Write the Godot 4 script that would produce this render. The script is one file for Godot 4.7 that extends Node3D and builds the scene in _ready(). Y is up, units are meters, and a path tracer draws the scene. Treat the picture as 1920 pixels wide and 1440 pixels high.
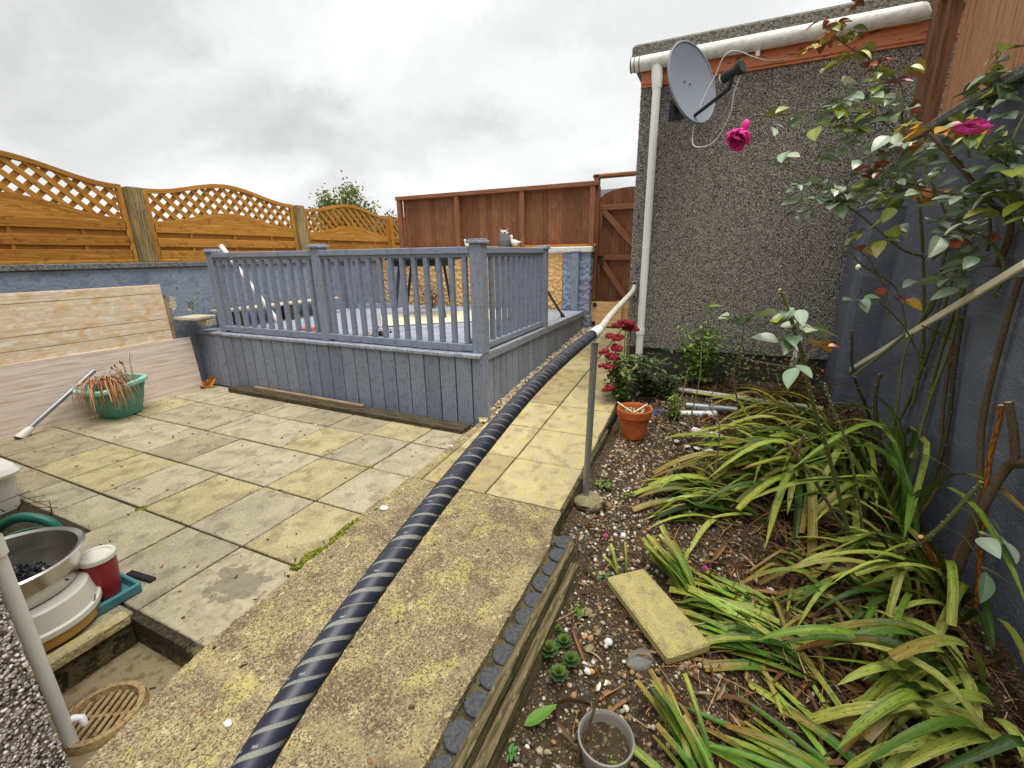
extends Node3D
# A back garden: paved patio, painted deck, sloping path with a padded handrail, garage, flower bed.

class MB:
	var v := PackedVector3Array()
	var n := PackedVector3Array()
	var t := PackedVector2Array()
	var c := PackedColorArray()
	var col := Color.WHITE
	func tri(a: Vector3, b: Vector3, d: Vector3, na: Vector3, nb: Vector3, nd: Vector3, ua := Vector2.ZERO, ub := Vector2.ZERO, ud := Vector2.ZERO) -> void:
		v.push_back(a); n.push_back(na); t.push_back(ua); c.push_back(col)
		if (b - a).cross(d - a).dot(na) > 0.0:
			v.push_back(d); n.push_back(nd); t.push_back(ud); c.push_back(col)
			v.push_back(b); n.push_back(nb); t.push_back(ub); c.push_back(col)
		else:
			v.push_back(b); n.push_back(nb); t.push_back(ub); c.push_back(col)
			v.push_back(d); n.push_back(nd); t.push_back(ud); c.push_back(col)
	func quad(a: Vector3, b: Vector3, d: Vector3, e: Vector3, nn: Vector3, ua := Vector2.ZERO, ub := Vector2.ZERO, ud := Vector2.ZERO, ue := Vector2.ZERO) -> void:
		tri(a, b, d, nn, nn, nn, ua, ub, ud)
		tri(a, d, e, nn, nn, nn, ua, ud, ue)
	func squad(a: Vector3, b: Vector3, d: Vector3, e: Vector3, na: Vector3, nb: Vector3, nd: Vector3, ne: Vector3, ua := Vector2.ZERO, ub := Vector2.ZERO, ud := Vector2.ZERO, ue := Vector2.ZERO) -> void:
		tri(a, b, d, na, nb, nd, ua, ub, ud)
		tri(a, d, e, na, nd, ne, ua, ud, ue)
	func box(xf: Transform3D, s: Vector3, bev := 0.0025, uvo := Vector2.ZERO) -> void:
		var h := s * 0.5
		bev = minf(bev, minf(h.x, minf(h.y, h.z)) * 0.6)
		var la := 0
		if s.y > s.x and s.y >= s.z: la = 1
		elif s.z > s.x and s.z > s.y: la = 2
		for a in 3:
			var b := (a + 1) % 3
			var d := (a + 2) % 3
			for sg in [-1.0, 1.0]:
				var ps := []
				var us := []
				for k in [[-1.0, -1.0], [1.0, -1.0], [1.0, 1.0], [-1.0, 1.0]]:
					var p := Vector3.ZERO
					p[a] = sg * h[a]; p[b] = k[0] * (h[b] - bev); p[d] = k[1] * (h[d] - bev)
					ps.append(xf * p)
					us.append(buv(p, a, la) + uvo + Vector2(0, 0.37 * a))
				var nn := Vector3.ZERO
				nn[a] = sg
				nn = (xf.basis * nn).normalized()
				quad(ps[0], ps[1], ps[2], ps[3], nn, us[0], us[1], us[2], us[3])
			for s1 in [-1.0, 1.0]:
				for s2 in [-1.0, 1.0]:
					var p1 := Vector3.ZERO; var p2 := Vector3.ZERO; var p3 := Vector3.ZERO; var p4 := Vector3.ZERO
					p1[a] = -(h[a] - bev); p2[a] = h[a] - bev; p3[a] = p2[a]; p4[a] = p1[a]
					p1[b] = s1 * h[b]; p2[b] = p1[b]; p3[b] = s1 * (h[b] - bev); p4[b] = p3[b]
					p1[d] = s2 * (h[d] - bev); p2[d] = p1[d]; p3[d] = s2 * h[d]; p4[d] = p3[d]
					var n2 := Vector3.ZERO
					n2[b] = s1; n2[d] = s2
					n2 = (xf.basis * n2).normalized()
					quad(xf * p1, xf * p2, xf * p3, xf * p4, n2, buv(p1, b, la) + uvo, buv(p2, b, la) + uvo, buv(p3, b, la) + uvo, buv(p4, b, la) + uvo)
		for s0 in [-1.0, 1.0]:
			for s1 in [-1.0, 1.0]:
				for s2 in [-1.0, 1.0]:
					var n3 := (xf.basis * Vector3(s0, s1, s2)).normalized()
					tri(xf * Vector3(s0 * h.x, s1 * (h.y - bev), s2 * (h.z - bev)), xf * Vector3(s0 * (h.x - bev), s1 * h.y, s2 * (h.z - bev)), xf * Vector3(s0 * (h.x - bev), s1 * (h.y - bev), s2 * h.z), n3, n3, n3, uvo, uvo, uvo)
	func buv(p: Vector3, a: int, la: int) -> Vector2:
		if a == la:
			return Vector2(p[(a + 1) % 3], p[(a + 2) % 3])
		return Vector2(p[la], p[3 - a - la])
	func tube(pts: Array, rad: Array, sides := 8, caps := true, vs := 1.0) -> void:
		var m := pts.size()
		var prev := Vector3.ZERO
		var rings := []
		var dirs := []
		var len := 0.0
		var lens := []
		for i in m:
			var d: Vector3 = (pts[mini(i + 1, m - 1)] - pts[maxi(i - 1, 0)]).normalized()
			if prev == Vector3.ZERO:
				prev = d.cross(Vector3.UP if absf(d.y) < 0.9 else Vector3.RIGHT).normalized()
			prev = (prev - d * prev.dot(d)).normalized()
			var q := d.cross(prev)
			var ring := []
			for k in sides + 1:
				var a := TAU * k / sides
				ring.append(prev * cos(a) + q * sin(a))
			rings.append(ring); dirs.append(d)
			if i > 0: len += pts[i].distance_to(pts[i - 1])
			lens.append(len)
		for i in m - 1:
			for k in sides:
				var r0: float = rad[i] if i < rad.size() else rad[-1]
				var r1: float = rad[i + 1] if i + 1 < rad.size() else rad[-1]
				var A: Vector3 = rings[i][k]; var B: Vector3 = rings[i][k + 1]; var C: Vector3 = rings[i + 1][k + 1]; var D: Vector3 = rings[i + 1][k]
				var u0 := TAU * r0 * k / sides; var u1 := TAU * r0 * (k + 1) / sides
				squad(pts[i] + A * r0, pts[i] + B * r0, pts[i + 1] + C * r1, pts[i + 1] + D * r1, A, B, C, D, Vector2(lens[i] * vs, u0), Vector2(lens[i] * vs, u1), Vector2(lens[i + 1] * vs, u1), Vector2(lens[i + 1] * vs, u0))
		if caps:
			for e in [0, m - 1]:
				var nn: Vector3 = -dirs[e] if e == 0 else dirs[e]
				var r: float = rad[e] if e < rad.size() else rad[-1]
				for k in sides:
					tri(pts[e], pts[e] + rings[e][k] * r, pts[e] + rings[e][k + 1] * r, nn, nn, nn, Vector2.ZERO, Vector2(r, 0), Vector2(0, r))
	func lathe(prof: Array, sides: int, xf := Transform3D.IDENTITY, squash := 1.0) -> void:
		var len := 0.0
		for i in prof.size() - 1:
			var p: Vector2 = prof[i]; var q: Vector2 = prof[i + 1]
			var d := q - p
			var nn := Vector2(d.y, -d.x).normalized()
			for k in sides:
				var a0 := TAU * k / sides; var a1 := TAU * (k + 1) / sides
				var e0 := Vector3(cos(a0), 0, sin(a0) * squash); var e1 := Vector3(cos(a1), 0, sin(a1) * squash)
				var n0 := (xf.basis * (Vector3(cos(a0), 0, sin(a0) / squash).normalized() * nn.x + Vector3.UP * nn.y)).normalized()
				var n1 := (xf.basis * (Vector3(cos(a1), 0, sin(a1) / squash).normalized() * nn.x + Vector3.UP * nn.y)).normalized()
				squad(xf * (e0 * p.x + Vector3.UP * p.y), xf * (e1 * p.x + Vector3.UP * p.y), xf * (e1 * q.x + Vector3.UP * q.y), xf * (e0 * q.x + Vector3.UP * q.y), n0, n1, n1, n0, Vector2(a0 * 0.15, len), Vector2(a1 * 0.15, len), Vector2(a1 * 0.15, len + d.length()), Vector2(a0 * 0.15, len + d.length()))
			len += d.length()
	func loft(rings: Array, sides: int, xf := Transform3D.IDENTITY, pw := 4.0) -> void:
		for i in rings.size() - 1:
			var A: Array = rings[i]; var B: Array = rings[i + 1]
			for k in sides:
				var q := []
				for e in [[A, k], [A, k + 1], [B, k + 1], [B, k]]:
					var a: float = TAU * e[1] / sides
					q.append(Vector3(e[0][1] * signf(cos(a)) * pow(absf(cos(a)), 2.0 / pw), e[0][0], e[0][2] * signf(sin(a)) * pow(absf(sin(a)), 2.0 / pw)))
				var f: Vector3 = (q[2] - q[0]).cross(q[3] - q[1])
				if f.length() < 1e-12: continue
				f = f.normalized()
				var mid: Vector3 = (q[0] + q[2]) * 0.5
				var want := Vector3(mid.x, 0, mid.z)
				if A.size() > 3: want = -want
				if absf(f.y) > 0.95: want = Vector3.UP if (A.size() > 3 or B[0] >= A[0]) else Vector3.DOWN
				if f.dot(want) < 0.0: f = -f
				f = xf.basis * f
				quad(xf * q[0], xf * q[1], xf * q[2], xf * q[3], f.normalized(), Vector2(k * 0.03, A[0]), Vector2(k * 0.03 + 0.03, A[0]), Vector2(k * 0.03 + 0.03, B[0]), Vector2(k * 0.03, B[0]))
	func prism(poly: PackedVector2Array, depth: float, xf := Transform3D.IDENTITY) -> void:
		var ix := Geometry2D.triangulate_polygon(poly)
		for s in [0.5, -0.5]:
			var nn := (xf.basis * Vector3(0, 0, signf(s))).normalized()
			for i in range(0, ix.size(), 3):
				var a := poly[ix[i]]; var b := poly[ix[i + 1]]; var d := poly[ix[i + 2]]
				tri(xf * Vector3(a.x, a.y, s * depth), xf * Vector3(b.x, b.y, s * depth), xf * Vector3(d.x, d.y, s * depth), nn, nn, nn, a, b, d)
		var area := 0.0
		for i in poly.size():
			area += poly[i].cross(poly[(i + 1) % poly.size()])
		for i in poly.size():
			var a := poly[i]; var b := poly[(i + 1) % poly.size()]
			var e := b - a
			var o := Vector3(e.y, -e.x, 0) * signf(area)
			var nn := (xf.basis * o).normalized()
			quad(xf * Vector3(a.x, a.y, depth * 0.5), xf * Vector3(b.x, b.y, depth * 0.5), xf * Vector3(b.x, b.y, -depth * 0.5), xf * Vector3(a.x, a.y, -depth * 0.5), nn, Vector2(i * 0.1, 0), Vector2(i * 0.1 + e.length(), 0), Vector2(i * 0.1 + e.length(), depth), Vector2(i * 0.1, depth))
	func blob(r: Vector3, seed: int, rough: float, rings := 5, sides := 8, xf := Transform3D.IDENTITY) -> void:
		var g := RandomNumberGenerator.new()
		g.seed = seed
		var P := []
		for i in rings + 1:
			var row := []
			var th := PI * i / rings
			var j0 := 1.0 + g.randf_range(-rough, rough)
			for k in sides:
				var a := TAU * k / sides
				var j := j0 if (i == 0 or i == rings) else 1.0 + g.randf_range(-rough, rough)
				row.append(Vector3(sin(th) * cos(a), cos(th), sin(th) * sin(a)) * r * j)
			row.append(row[0])
			P.append(row)
		for i in rings:
			for k in sides:
				var a: Vector3 = P[i][k]; var b: Vector3 = P[i][k + 1]; var d: Vector3 = P[i + 1][k + 1]; var e: Vector3 = P[i + 1][k]
				squad(xf * a, xf * b, xf * d, xf * e, (xf.basis * (a / r / r)).normalized(), (xf.basis * (b / r / r)).normalized(), (xf.basis * (d / r / r)).normalized(), (xf.basis * (e / r / r)).normalized(), Vector2(k * 0.1, i * 0.1), Vector2(k * 0.1 + 0.1, i * 0.1), Vector2(k * 0.1 + 0.1, i * 0.1 + 0.1), Vector2(k * 0.1, i * 0.1 + 0.1))
	func mesh() -> ArrayMesh:
		var arr := []
		arr.resize(Mesh.ARRAY_MAX)
		arr[Mesh.ARRAY_VERTEX] = v; arr[Mesh.ARRAY_NORMAL] = n; arr[Mesh.ARRAY_TEX_UV] = t; arr[Mesh.ARRAY_COLOR] = c
		var m := ArrayMesh.new()
		m.add_surface_from_arrays(Mesh.PRIMITIVE_TRIANGLES, arr)
		return m

var M := {}
var used := {}
var rng := RandomNumberGenerator.new()

func R(a: float, b: float) -> float:
	return rng.randf_range(a, b)

func numbered(s: String) -> String:
	if not used.has(s):
		used[s] = 0
		return s
	used[s] += 1
	return "%s_%03d" % [s, used[s]]

func meta(o: Node, label: String, category: String, group := "") -> void:
	o.set_meta("label", label)
	o.set_meta("category", category)
	if group: o.set_meta("group", group)

func thing(called: String, label: String, category: String, at := Vector3.ZERO, group := "") -> Node3D:
	var o := Node3D.new()
	o.name = numbered(called)
	add_child(o)
	o.position = at
	meta(o, label, category, group)
	return o

func part(called: String, mesh: Mesh, m: Material, parent: Node3D, xf := Transform3D.IDENTITY) -> MeshInstance3D:
	var o := MeshInstance3D.new()
	o.name = called
	o.mesh = mesh
	o.material_override = m
	o.transform = xf
	parent.add_child(o, true)
	return o

func single(called: String, mesh: Mesh, m: Material, label: String, category: String, xf := Transform3D.IDENTITY, group := "") -> MeshInstance3D:
	var o := part(numbered(called), mesh, m, self, xf)
	meta(o, label, category, group)
	return o

func struct(called: String, mesh: Mesh, m: Material, parent: Node3D = null, kind := "structure") -> MeshInstance3D:
	var o := part(numbered(called) if parent == null else called, mesh, m, parent if parent else self)
	o.set_meta("kind", kind)
	return o

func folder(called: String) -> Node3D:
	var o := Node3D.new()
	o.name = numbered(called)
	o.set_meta("kind", "structure")
	add_child(o)
	return o

func bx(called: String, m: Material, parent: Node3D, at: Vector3, size: Vector3, bev := 0.003, b := Basis.IDENTITY) -> MeshInstance3D:
	var q := MB.new()
	q.box(Transform3D.IDENTITY, size, bev, Vector2(R(0, 5), R(0, 5)))
	return part(called, q.mesh(), m, parent, Transform3D(b, at))

func tb(called: String, m: Material, parent: Node3D, pts: Array, rad: Array, sides := 8) -> MeshInstance3D:
	var q := MB.new()
	q.tube(pts, rad, sides)
	return part(called, q.mesh(), m, parent)

func lt(called: String, m: Material, parent: Node3D, prof: Array, sides := 28, xf := Transform3D.IDENTITY) -> MeshInstance3D:
	var q := MB.new()
	q.lathe(prof, sides)
	return part(called, q.mesh(), m, parent, xf)

func many(called: String, mesh: Mesh, m: Material, where: Array, cols: Array, parent: Node3D = null, label := "", category := "") -> MultiMeshInstance3D:
	var mm := MultiMesh.new()
	mm.transform_format = MultiMesh.TRANSFORM_3D
	mm.use_colors = true
	mm.mesh = mesh
	mm.instance_count = where.size()
	for i in where.size():
		mm.set_instance_transform(i, where[i])
		mm.set_instance_color(i, cols[i])
	var o := MultiMeshInstance3D.new()
	o.multimesh = mm
	o.material_override = m
	o.set_meta("kind", "stuff")
	if parent:
		o.name = called
		parent.add_child(o, true)
	else:
		o.name = numbered(called)
		add_child(o)
		if label: o.set_meta("label", label)
		if category: o.set_meta("category", category)
	return o

func lin(r: float, g: float, b: float) -> Color:
	return Color8(int(r), int(g), int(b)).srgb_to_linear()

func rbasis(scale := 1.0) -> Basis:
	return Basis(Vector3(R(-1, 1), R(-1, 1), R(-1, 1)).normalized(), R(0, TAU)).scaled(Vector3.ONE * scale)

# ---- textures -------------------------------------------------------------
func nz(size: int, kind: int, seed: int, freq: float, oct := 3, sx := 1, sy := 1, cell := FastNoiseLite.RETURN_CELL_VALUE) -> Image:
	var f := FastNoiseLite.new()
	f.noise_type = kind
	f.seed = seed
	f.frequency = freq
	f.fractal_octaves = oct
	if kind == FastNoiseLite.TYPE_CELLULAR:
		f.cellular_return_type = cell
		f.fractal_type = FastNoiseLite.FRACTAL_NONE
	var im := f.get_seamless_image(size / sx, size / sy)
	im.convert(Image.FORMAT_L8)
	if sx != 1 or sy != 1:
		im.resize(size, size, Image.INTERPOLATE_CUBIC)
	return im

const SX := FastNoiseLite.TYPE_SIMPLEX_SMOOTH
const CE := FastNoiseLite.TYPE_CELLULAR

# layers: [kind, seed, frequency, octaves, stretch x, stretch y, low, high, colour, strength]
func tex(size: int, base: Color, layers: Array) -> Image:
	var N := size * size
	var d := PackedByteArray()
	d.resize(N * 3)
	var b0 := int(base.r * 255); var b1 := int(base.g * 255); var b2 := int(base.b * 255)
	for i in N:
		d[i * 3] = b0; d[i * 3 + 1] = b1; d[i * 3 + 2] = b2
	for L in layers:
		var nb := nz(size, L[0], L[1], L[2], L[3], L[4], L[5]).get_data()
		var lut := PackedFloat32Array()
		lut.resize(256)
		for i in 256:
			lut[i] = smoothstep(L[6], L[7], i / 255.0) * L[9] if L[7] > L[6] else (1.0 - smoothstep(L[7], L[6], i / 255.0)) * L[9]
		var cr: float = L[8].r * 255; var cg: float = L[8].g * 255; var cb: float = L[8].b * 255
		var j := 0
		for i in N:
			var a := lut[nb[i]]
			if a > 0.004:
				d[j] = int(d[j] + (cr - d[j]) * a)
				d[j + 1] = int(d[j + 1] + (cg - d[j + 1]) * a)
				d[j + 2] = int(d[j + 2] + (cb - d[j + 2]) * a)
			j += 3
	return Image.create_from_data(size, size, false, Image.FORMAT_RGB8, d)

func itex(im: Image) -> ImageTexture:
	return ImageTexture.create_from_image(im)

func nrm(im: Image, k := 4.0) -> ImageTexture:
	var c: Image = im.duplicate()
	c.convert(Image.FORMAT_RGBA8)
	c.bump_map_to_normal_map(k)
	return ImageTexture.create_from_image(c)

func mat(called: String, im: Image, rough: float, metres := 1.0, mode := "uv", normal: Texture2D = null, ns := 1.0, spec := 0.4, tint := Color.WHITE) -> StandardMaterial3D:
	var m := StandardMaterial3D.new()
	m.resource_name = called
	m.albedo_color = tint
	if im: m.albedo_texture = itex(im)
	m.roughness = rough
	m.metallic_specular = spec
	m.uv1_scale = Vector3.ONE / metres
	if mode == "world" or mode == "local":
		m.uv1_triplanar = true
		m.uv1_world_triplanar = mode == "world"
		m.uv1_triplanar_sharpness = 4.0
	if normal:
		m.normal_enabled = true
		m.normal_texture = normal
		m.normal_scale = ns
	M[called] = m
	return m

func plain(called: String, col: Color, rough: float, spec := 0.4, metal := 0.0, vc := false) -> StandardMaterial3D:
	var m := StandardMaterial3D.new()
	m.resource_name = called
	m.albedo_color = col
	m.roughness = rough
	m.metallic = metal
	m.metallic_specular = spec
	m.vertex_color_use_as_albedo = vc
	M[called] = m
	return m

func tinted(from: String, called: String, tint: Color) -> StandardMaterial3D:
	var m: StandardMaterial3D = M[from].duplicate()
	m.resource_name = called
	m.albedo_color = tint
	M[called] = m
	return m
const CANES := [
	["g",0.0085,0.006,0,[0.74,-0.04,-2.34,0.55,0.47,-2.25,0.43,0.75,-2.17,0.33,1.02,-2.09,0.25,1.19,-2.02,0.22,1.25,-2.00]],
	["g",0.006,0.004,0,[0.78,-0.01,-2.34,0.71,0.27,-2.37,0.63,0.52,-2.39,0.54,0.70,-2.39,0.50,0.80,-2.39]],
	["b",0.008,0.005,0,[0.81,-0.13,-2.23,0.72,0.03,-2.30,0.56,0.27,-2.36,0.46,0.40,-2.41,0.40,0.46,-2.46]],
	["b",0.007,0.006,0,[0.43,0.41,-2.38,0.46,0.53,-2.40]],
	["g",0.0085,0.008,0,[0.77,0.01,-2.26,0.86,0.16,-2.17,0.93,0.31,-2.14,1.00,0.53,-2.13]],
	["o",0.011,0.01,0,[1.12,-0.13,-2.26,0.99,0.07,-2.21,0.88,0.24,-2.15]],
	["d",0.01,0.006,0,[1.06,0.13,-3.40,0.96,0.40,-3.38,0.84,0.64,-3.35,0.79,0.91,-3.36]],
	["g",0.009,0.007,1,[1.05,0.25,-3.32,1.18,0.43,-3.32,1.21,0.75,-3.21,1.27,1.03,-3.15,1.32,1.35,-3.11,1.36,1.50,-3.06]],
	["g",0.008,0.006,1,[0.81,0.65,-3.23,0.99,0.87,-3.26,1.17,1.06,-3.29,1.27,1.27,-3.29,1.29,1.48,-3.26,1.20,1.64,-3.20]],
	["g",0.0085,0.005,1,[1.15,0.51,-3.22,1.13,0.82,-3.26,1.07,1.12,-3.27,1.01,1.41,-3.27,0.95,1.63,-3.26,0.88,1.86,-3.30,0.82,2.06,-3.34]],
	["g",0.006,0.003,1,[1.03,1.35,-3.26,0.91,1.39,-3.22,0.82,1.48,-3.27,0.67,1.61,-3.30,0.51,1.74,-3.32,0.38,1.84,-3.35,0.29,1.90,-3.39]],
	["g",0.005,0.003,0,[0.94,0.99,-3.28,0.90,1.16,-3.32,0.80,1.33,-3.32,0.69,1.43,-3.36]],
	["b",0.012,0.007,1,[1.27,1.31,-2.73,1.13,1.49,-2.72,1.02,1.60,-2.73,0.89,1.77,-2.76,0.80,1.89,-2.81]],
	["d",0.006,0.003,1,[1.22,1.38,-2.85,1.15,1.52,-2.91,1.08,1.60,-2.96,0.98,1.64,-2.99,0.90,1.68,-3.02,0.77,1.73,-3.04]],
	["g",0.004,0.003,0,[1.00,1.64,-2.94,0.88,1.66,-2.95,0.74,1.72,-2.96]],
	["g",0.004,0.002,1,[0.88,1.86,-3.30,0.78,2.04,-3.37,0.63,2.13,-3.38,0.47,2.16,-3.38,0.31,2.17,-3.37,0.17,2.16,-3.36]],
	["r",0.004,0.002,0,[0.82,2.02,-3.33,0.80,2.24,-3.39,0.68,2.34,-3.36,0.59,2.41,-3.35,0.48,2.47,-3.31,0.38,2.57,-3.30]],
	["g",0.005,0.003,1,[1.13,1.67,-2.67,1.01,1.74,-2.69,0.96,1.82,-2.75,0.91,1.87,-2.74]],
	["b",0.016,0.013,0,[1.14,0.66,-2.12,1.09,0.62,-2.14,1.08,0.58,-2.18,1.04,0.39,-2.16,1.03,0.08,-2.17,1.00,-0.04,-2.18]],
	["b",0.012,0.011,0,[1.08,0.62,-2.14,1.06,0.73,-2.16,1.03,0.84,-2.18]],
	["o",0.009,0.008,0,[1.12,-0.05,-2.17,1.10,0.14,-2.19,1.07,0.37,-2.20,1.05,0.59,-2.23,1.05,0.73,-2.24,1.04,0.81,-2.24]],
	["g",0.01,0.008,1,[1.00,0.09,-3.02,1.20,0.45,-3.05,1.32,0.79,-3.05,1.33,1.05,-3.02,1.37,1.21,-2.97]],
	["b",0.009,0.006,1,[0.98,0.04,-2.54,1.17,0.29,-2.70,1.29,0.54,-2.84,1.28,0.85,-2.93,1.22,1.15,-3.00]],
	["g",0.006,0.004,1,[1.13,1.38,-2.46,1.04,1.52,-2.52,1.01,1.67,-2.61,1.04,1.84,-2.68,1.09,1.96,-2.74]],
	["b",0.005,0.003,1,[1.08,2.01,-3.09,1.14,2.11,-3.15,1.20,2.23,-3.22,1.25,2.30,-3.27]],
	["d",0.011,0.008,0,[0.97,0.20,-2.93,0.88,0.55,-3.00,0.89,0.72,-3.05]],
	["b",0.004,0.002,0,[0.18,0.54,-2.79,0.14,0.71,-2.82,0.16,0.87,-2.83,0.16,1.02,-2.82]],
	["b",0.004,0.002,0,[0.10,0.14,-2.62,0.10,0.37,-2.81,0.03,0.48,-2.87,0.06,0.59,-2.98]],
	["g",0.004,0.003,0,[-0.19,0.19,-3.19,-0.15,0.41,-3.28,-0.13,0.59,-3.35]],
	["g",0.004,0.003,0,[-0.09,0.18,-3.24,-0.05,0.48,-3.35,-0.06,0.77,-3.44]],
	["g",0.008,0.005,1,[0.89,-0.13,-2.55,1.00,0.24,-2.72,1.06,0.61,-2.87,1.12,0.99,-2.96,1.09,1.31,-2.99,0.97,1.56,-2.96,0.88,1.73,-2.97]],
	["b",0.012,0.009,1,[1.00,-0.02,-2.18,1.11,0.31,-2.34,1.22,0.65,-2.50,1.20,0.99,-2.54,1.12,1.28,-2.54]],
	["g",0.007,0.005,1,[0.87,-0.17,-2.65,0.97,0.20,-2.93,0.99,0.55,-3.04,1.01,0.86,-3.16,1.17,1.18,-3.27,1.35,1.43,-3.32]],
	["d",0.01,0.008,1,[0.99,-0.04,-2.52,1.18,0.44,-2.76,1.28,0.81,-2.86,1.36,1.06,-2.92]],
	["g",0.005,0.003,1,[1.04,0.93,-3.31,0.96,1.17,-3.35,0.77,1.30,-3.30,0.68,1.39,-3.29]],
	["g",0.006,0.004,1,[1.26,1.15,-3.02,1.13,1.36,-3.03,1.06,1.56,-3.06,1.09,1.74,-3.13]],
	["g",0.007,0.004,1,[1.27,1.18,-2.69,1.15,1.31,-2.68,1.06,1.43,-2.73,0.95,1.48,-2.75]],
	["g",0.005,0.003,0,[1.12,0.72,-3.16,1.00,0.95,-3.18,0.85,1.10,-3.16,0.73,1.17,-3.13]],
	["b",0.006,0.003,0,[1.26,0.82,-2.91,1.13,0.94,-2.95,0.99,1.01,-2.97]],
	["g",0.006,0.003,1,[1.18,1.52,-2.65,1.08,1.68,-2.70,0.99,1.78,-2.75,0.91,1.87,-2.86,0.86,1.91,-2.96]],
	["d",0.006,0.004,0,[0.42,0.83,-2.53,0.28,0.83,-2.58,0.17,0.85,-2.59,0.14,0.91,-2.60]]]
const SPRAYS := [["y",0.25,2.19,-3.35],["g",0.34,2.16,-3.38],["g",0.20,2.09,-3.29],["g",0.28,1.94,-3.23],["g",0.27,1.89,-3.37],["y",0.42,2.07,-3.33],["y",0.55,2.13,-3.35],["y",0.50,2.03,-3.29],["y",0.61,2.15,-3.33],["y",0.60,2.03,-3.28],["g",0.67,2.05,-3.33],["g",0.59,1.94,-3.31],["g",0.59,1.87,-3.28],["g",0.65,1.89,-3.20],["g",0.72,1.94,-3.26],["g",0.73,1.96,-3.15],["g",0.66,2.19,-3.31],["g",0.71,2.19,-3.33],["y",0.68,2.25,-3.33],["g",0.81,2.11,-3.35],["y",0.81,2.02,-3.21],["o",0.82,1.97,-3.08],["o",0.86,1.97,-3.10],["o",0.88,1.93,-2.86],["y",0.90,1.92,-2.81],["g",0.80,1.89,-3.16],["g",0.84,1.84,-3.05],["g",0.85,1.78,-2.92],["g",0.87,1.84,-2.95],["g",0.89,1.81,-2.83],["g",0.38,1.75,-3.27],["g",0.47,1.77,-3.31],["g",0.53,1.74,-3.27],["g",0.36,1.60,-3.21],["g",0.56,1.74,-3.23],["y",0.72,1.73,-3.19],["g",0.67,1.71,-3.16],["y",0.77,1.76,-3.22],["y",0.82,1.65,-3.09],["y",0.78,1.57,-3.05],["o",0.86,1.65,-3.00],["g",0.93,1.69,-2.81],["g",0.88,1.75,-2.81],["g",0.95,1.80,-2.74],["y",0.98,1.81,-2.70],["g",1.00,1.77,-2.64],["g",1.04,1.80,-2.66],["g",0.99,1.69,-2.61],["g",1.03,1.64,-2.61],["g",0.98,1.66,-2.65],["g",0.97,1.65,-2.70],["g",1.04,1.70,-2.58],["g",0.87,1.58,-2.75],["g",0.90,1.52,-2.69],["g",0.84,1.51,-2.65],["g",0.85,1.44,-2.58],["y",1.01,1.61,-2.65],["y",0.97,1.53,-2.61],["y",1.03,1.58,-2.54],["g",0.98,1.56,-2.68],["g",1.05,1.39,-2.77],["g",1.09,1.36,-2.78],["g",1.01,1.31,-2.73],["r",1.01,1.33,-2.79],["r",1.05,1.45,-2.67],["g",0.90,1.24,-2.88],["g",1.00,1.27,-2.82],["g",1.02,1.25,-2.77],["g",0.96,1.23,-2.79],["y",0.82,1.50,-3.16],["g",0.87,1.52,-3.19],["y",0.79,1.44,-3.13],["o",0.75,1.40,-3.21],["r",0.80,1.19,-3.05],["g",0.73,1.14,-3.00],["g",0.68,1.13,-2.97],["r",0.89,1.16,-3.08],["o",0.94,1.13,-3.10],["g",0.28,1.18,-2.03],["g",0.31,1.10,-2.05],["g",0.23,1.15,-2.03],["y",0.21,1.13,-2.02],["g",0.38,1.10,-2.14],["g",0.25,1.04,-2.06],["g",0.29,1.07,-2.09],["g",0.35,1.10,-2.07],["g",0.31,0.95,-2.00],["r",0.41,2.57,-3.31],["r",0.35,2.58,-3.29],["o",0.45,2.57,-3.33],["y",0.43,2.50,-3.30],["y",0.48,2.49,-3.32],["o",0.38,2.46,-3.26],["y",0.61,2.48,-3.38],["y",0.59,2.46,-3.36],["r",0.66,2.33,-3.35],["r",0.71,2.33,-3.37],["r",0.62,2.34,-3.33],["y",0.69,2.26,-3.34],["o",0.82,2.30,-3.41],["y",0.85,2.37,-3.45],["g",1.09,2.13,-3.14],["g",1.13,2.16,-3.17],["y",1.17,2.25,-3.21],["g",1.07,2.08,-3.12],["g",1.14,2.07,-3.03],["g",1.16,2.11,-3.05],["y",1.04,2.11,-3.11],["g",0.08,1.02,-2.89],["y",0.01,1.11,-2.89],["g",0.14,1.04,-2.87],["g",0.19,1.06,-2.84],["g",0.96,0.39,-1.95],["g",1.00,0.41,-1.92],["g",0.96,0.30,-1.87],["y",0.99,1.68,-2.49],["g",1.03,1.62,-2.49],["g",0.85,1.77,-3.14],["y",0.87,1.74,-3.03],["g",0.51,1.69,-3.25],["g",0.58,1.64,-3.21],["y",0.63,1.74,-3.20],["g",0.78,1.81,-3.13],["g",0.93,1.72,-2.71],["r",0.73,1.84,-3.11],["r",0.67,1.80,-3.19],["r",0.83,2.10,-3.24],["r",0.57,0.93,-2.75],["o",0.53,0.94,-2.73],["g",0.52,2.27,-3.32],["g",0.56,2.22,-3.33]]

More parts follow.
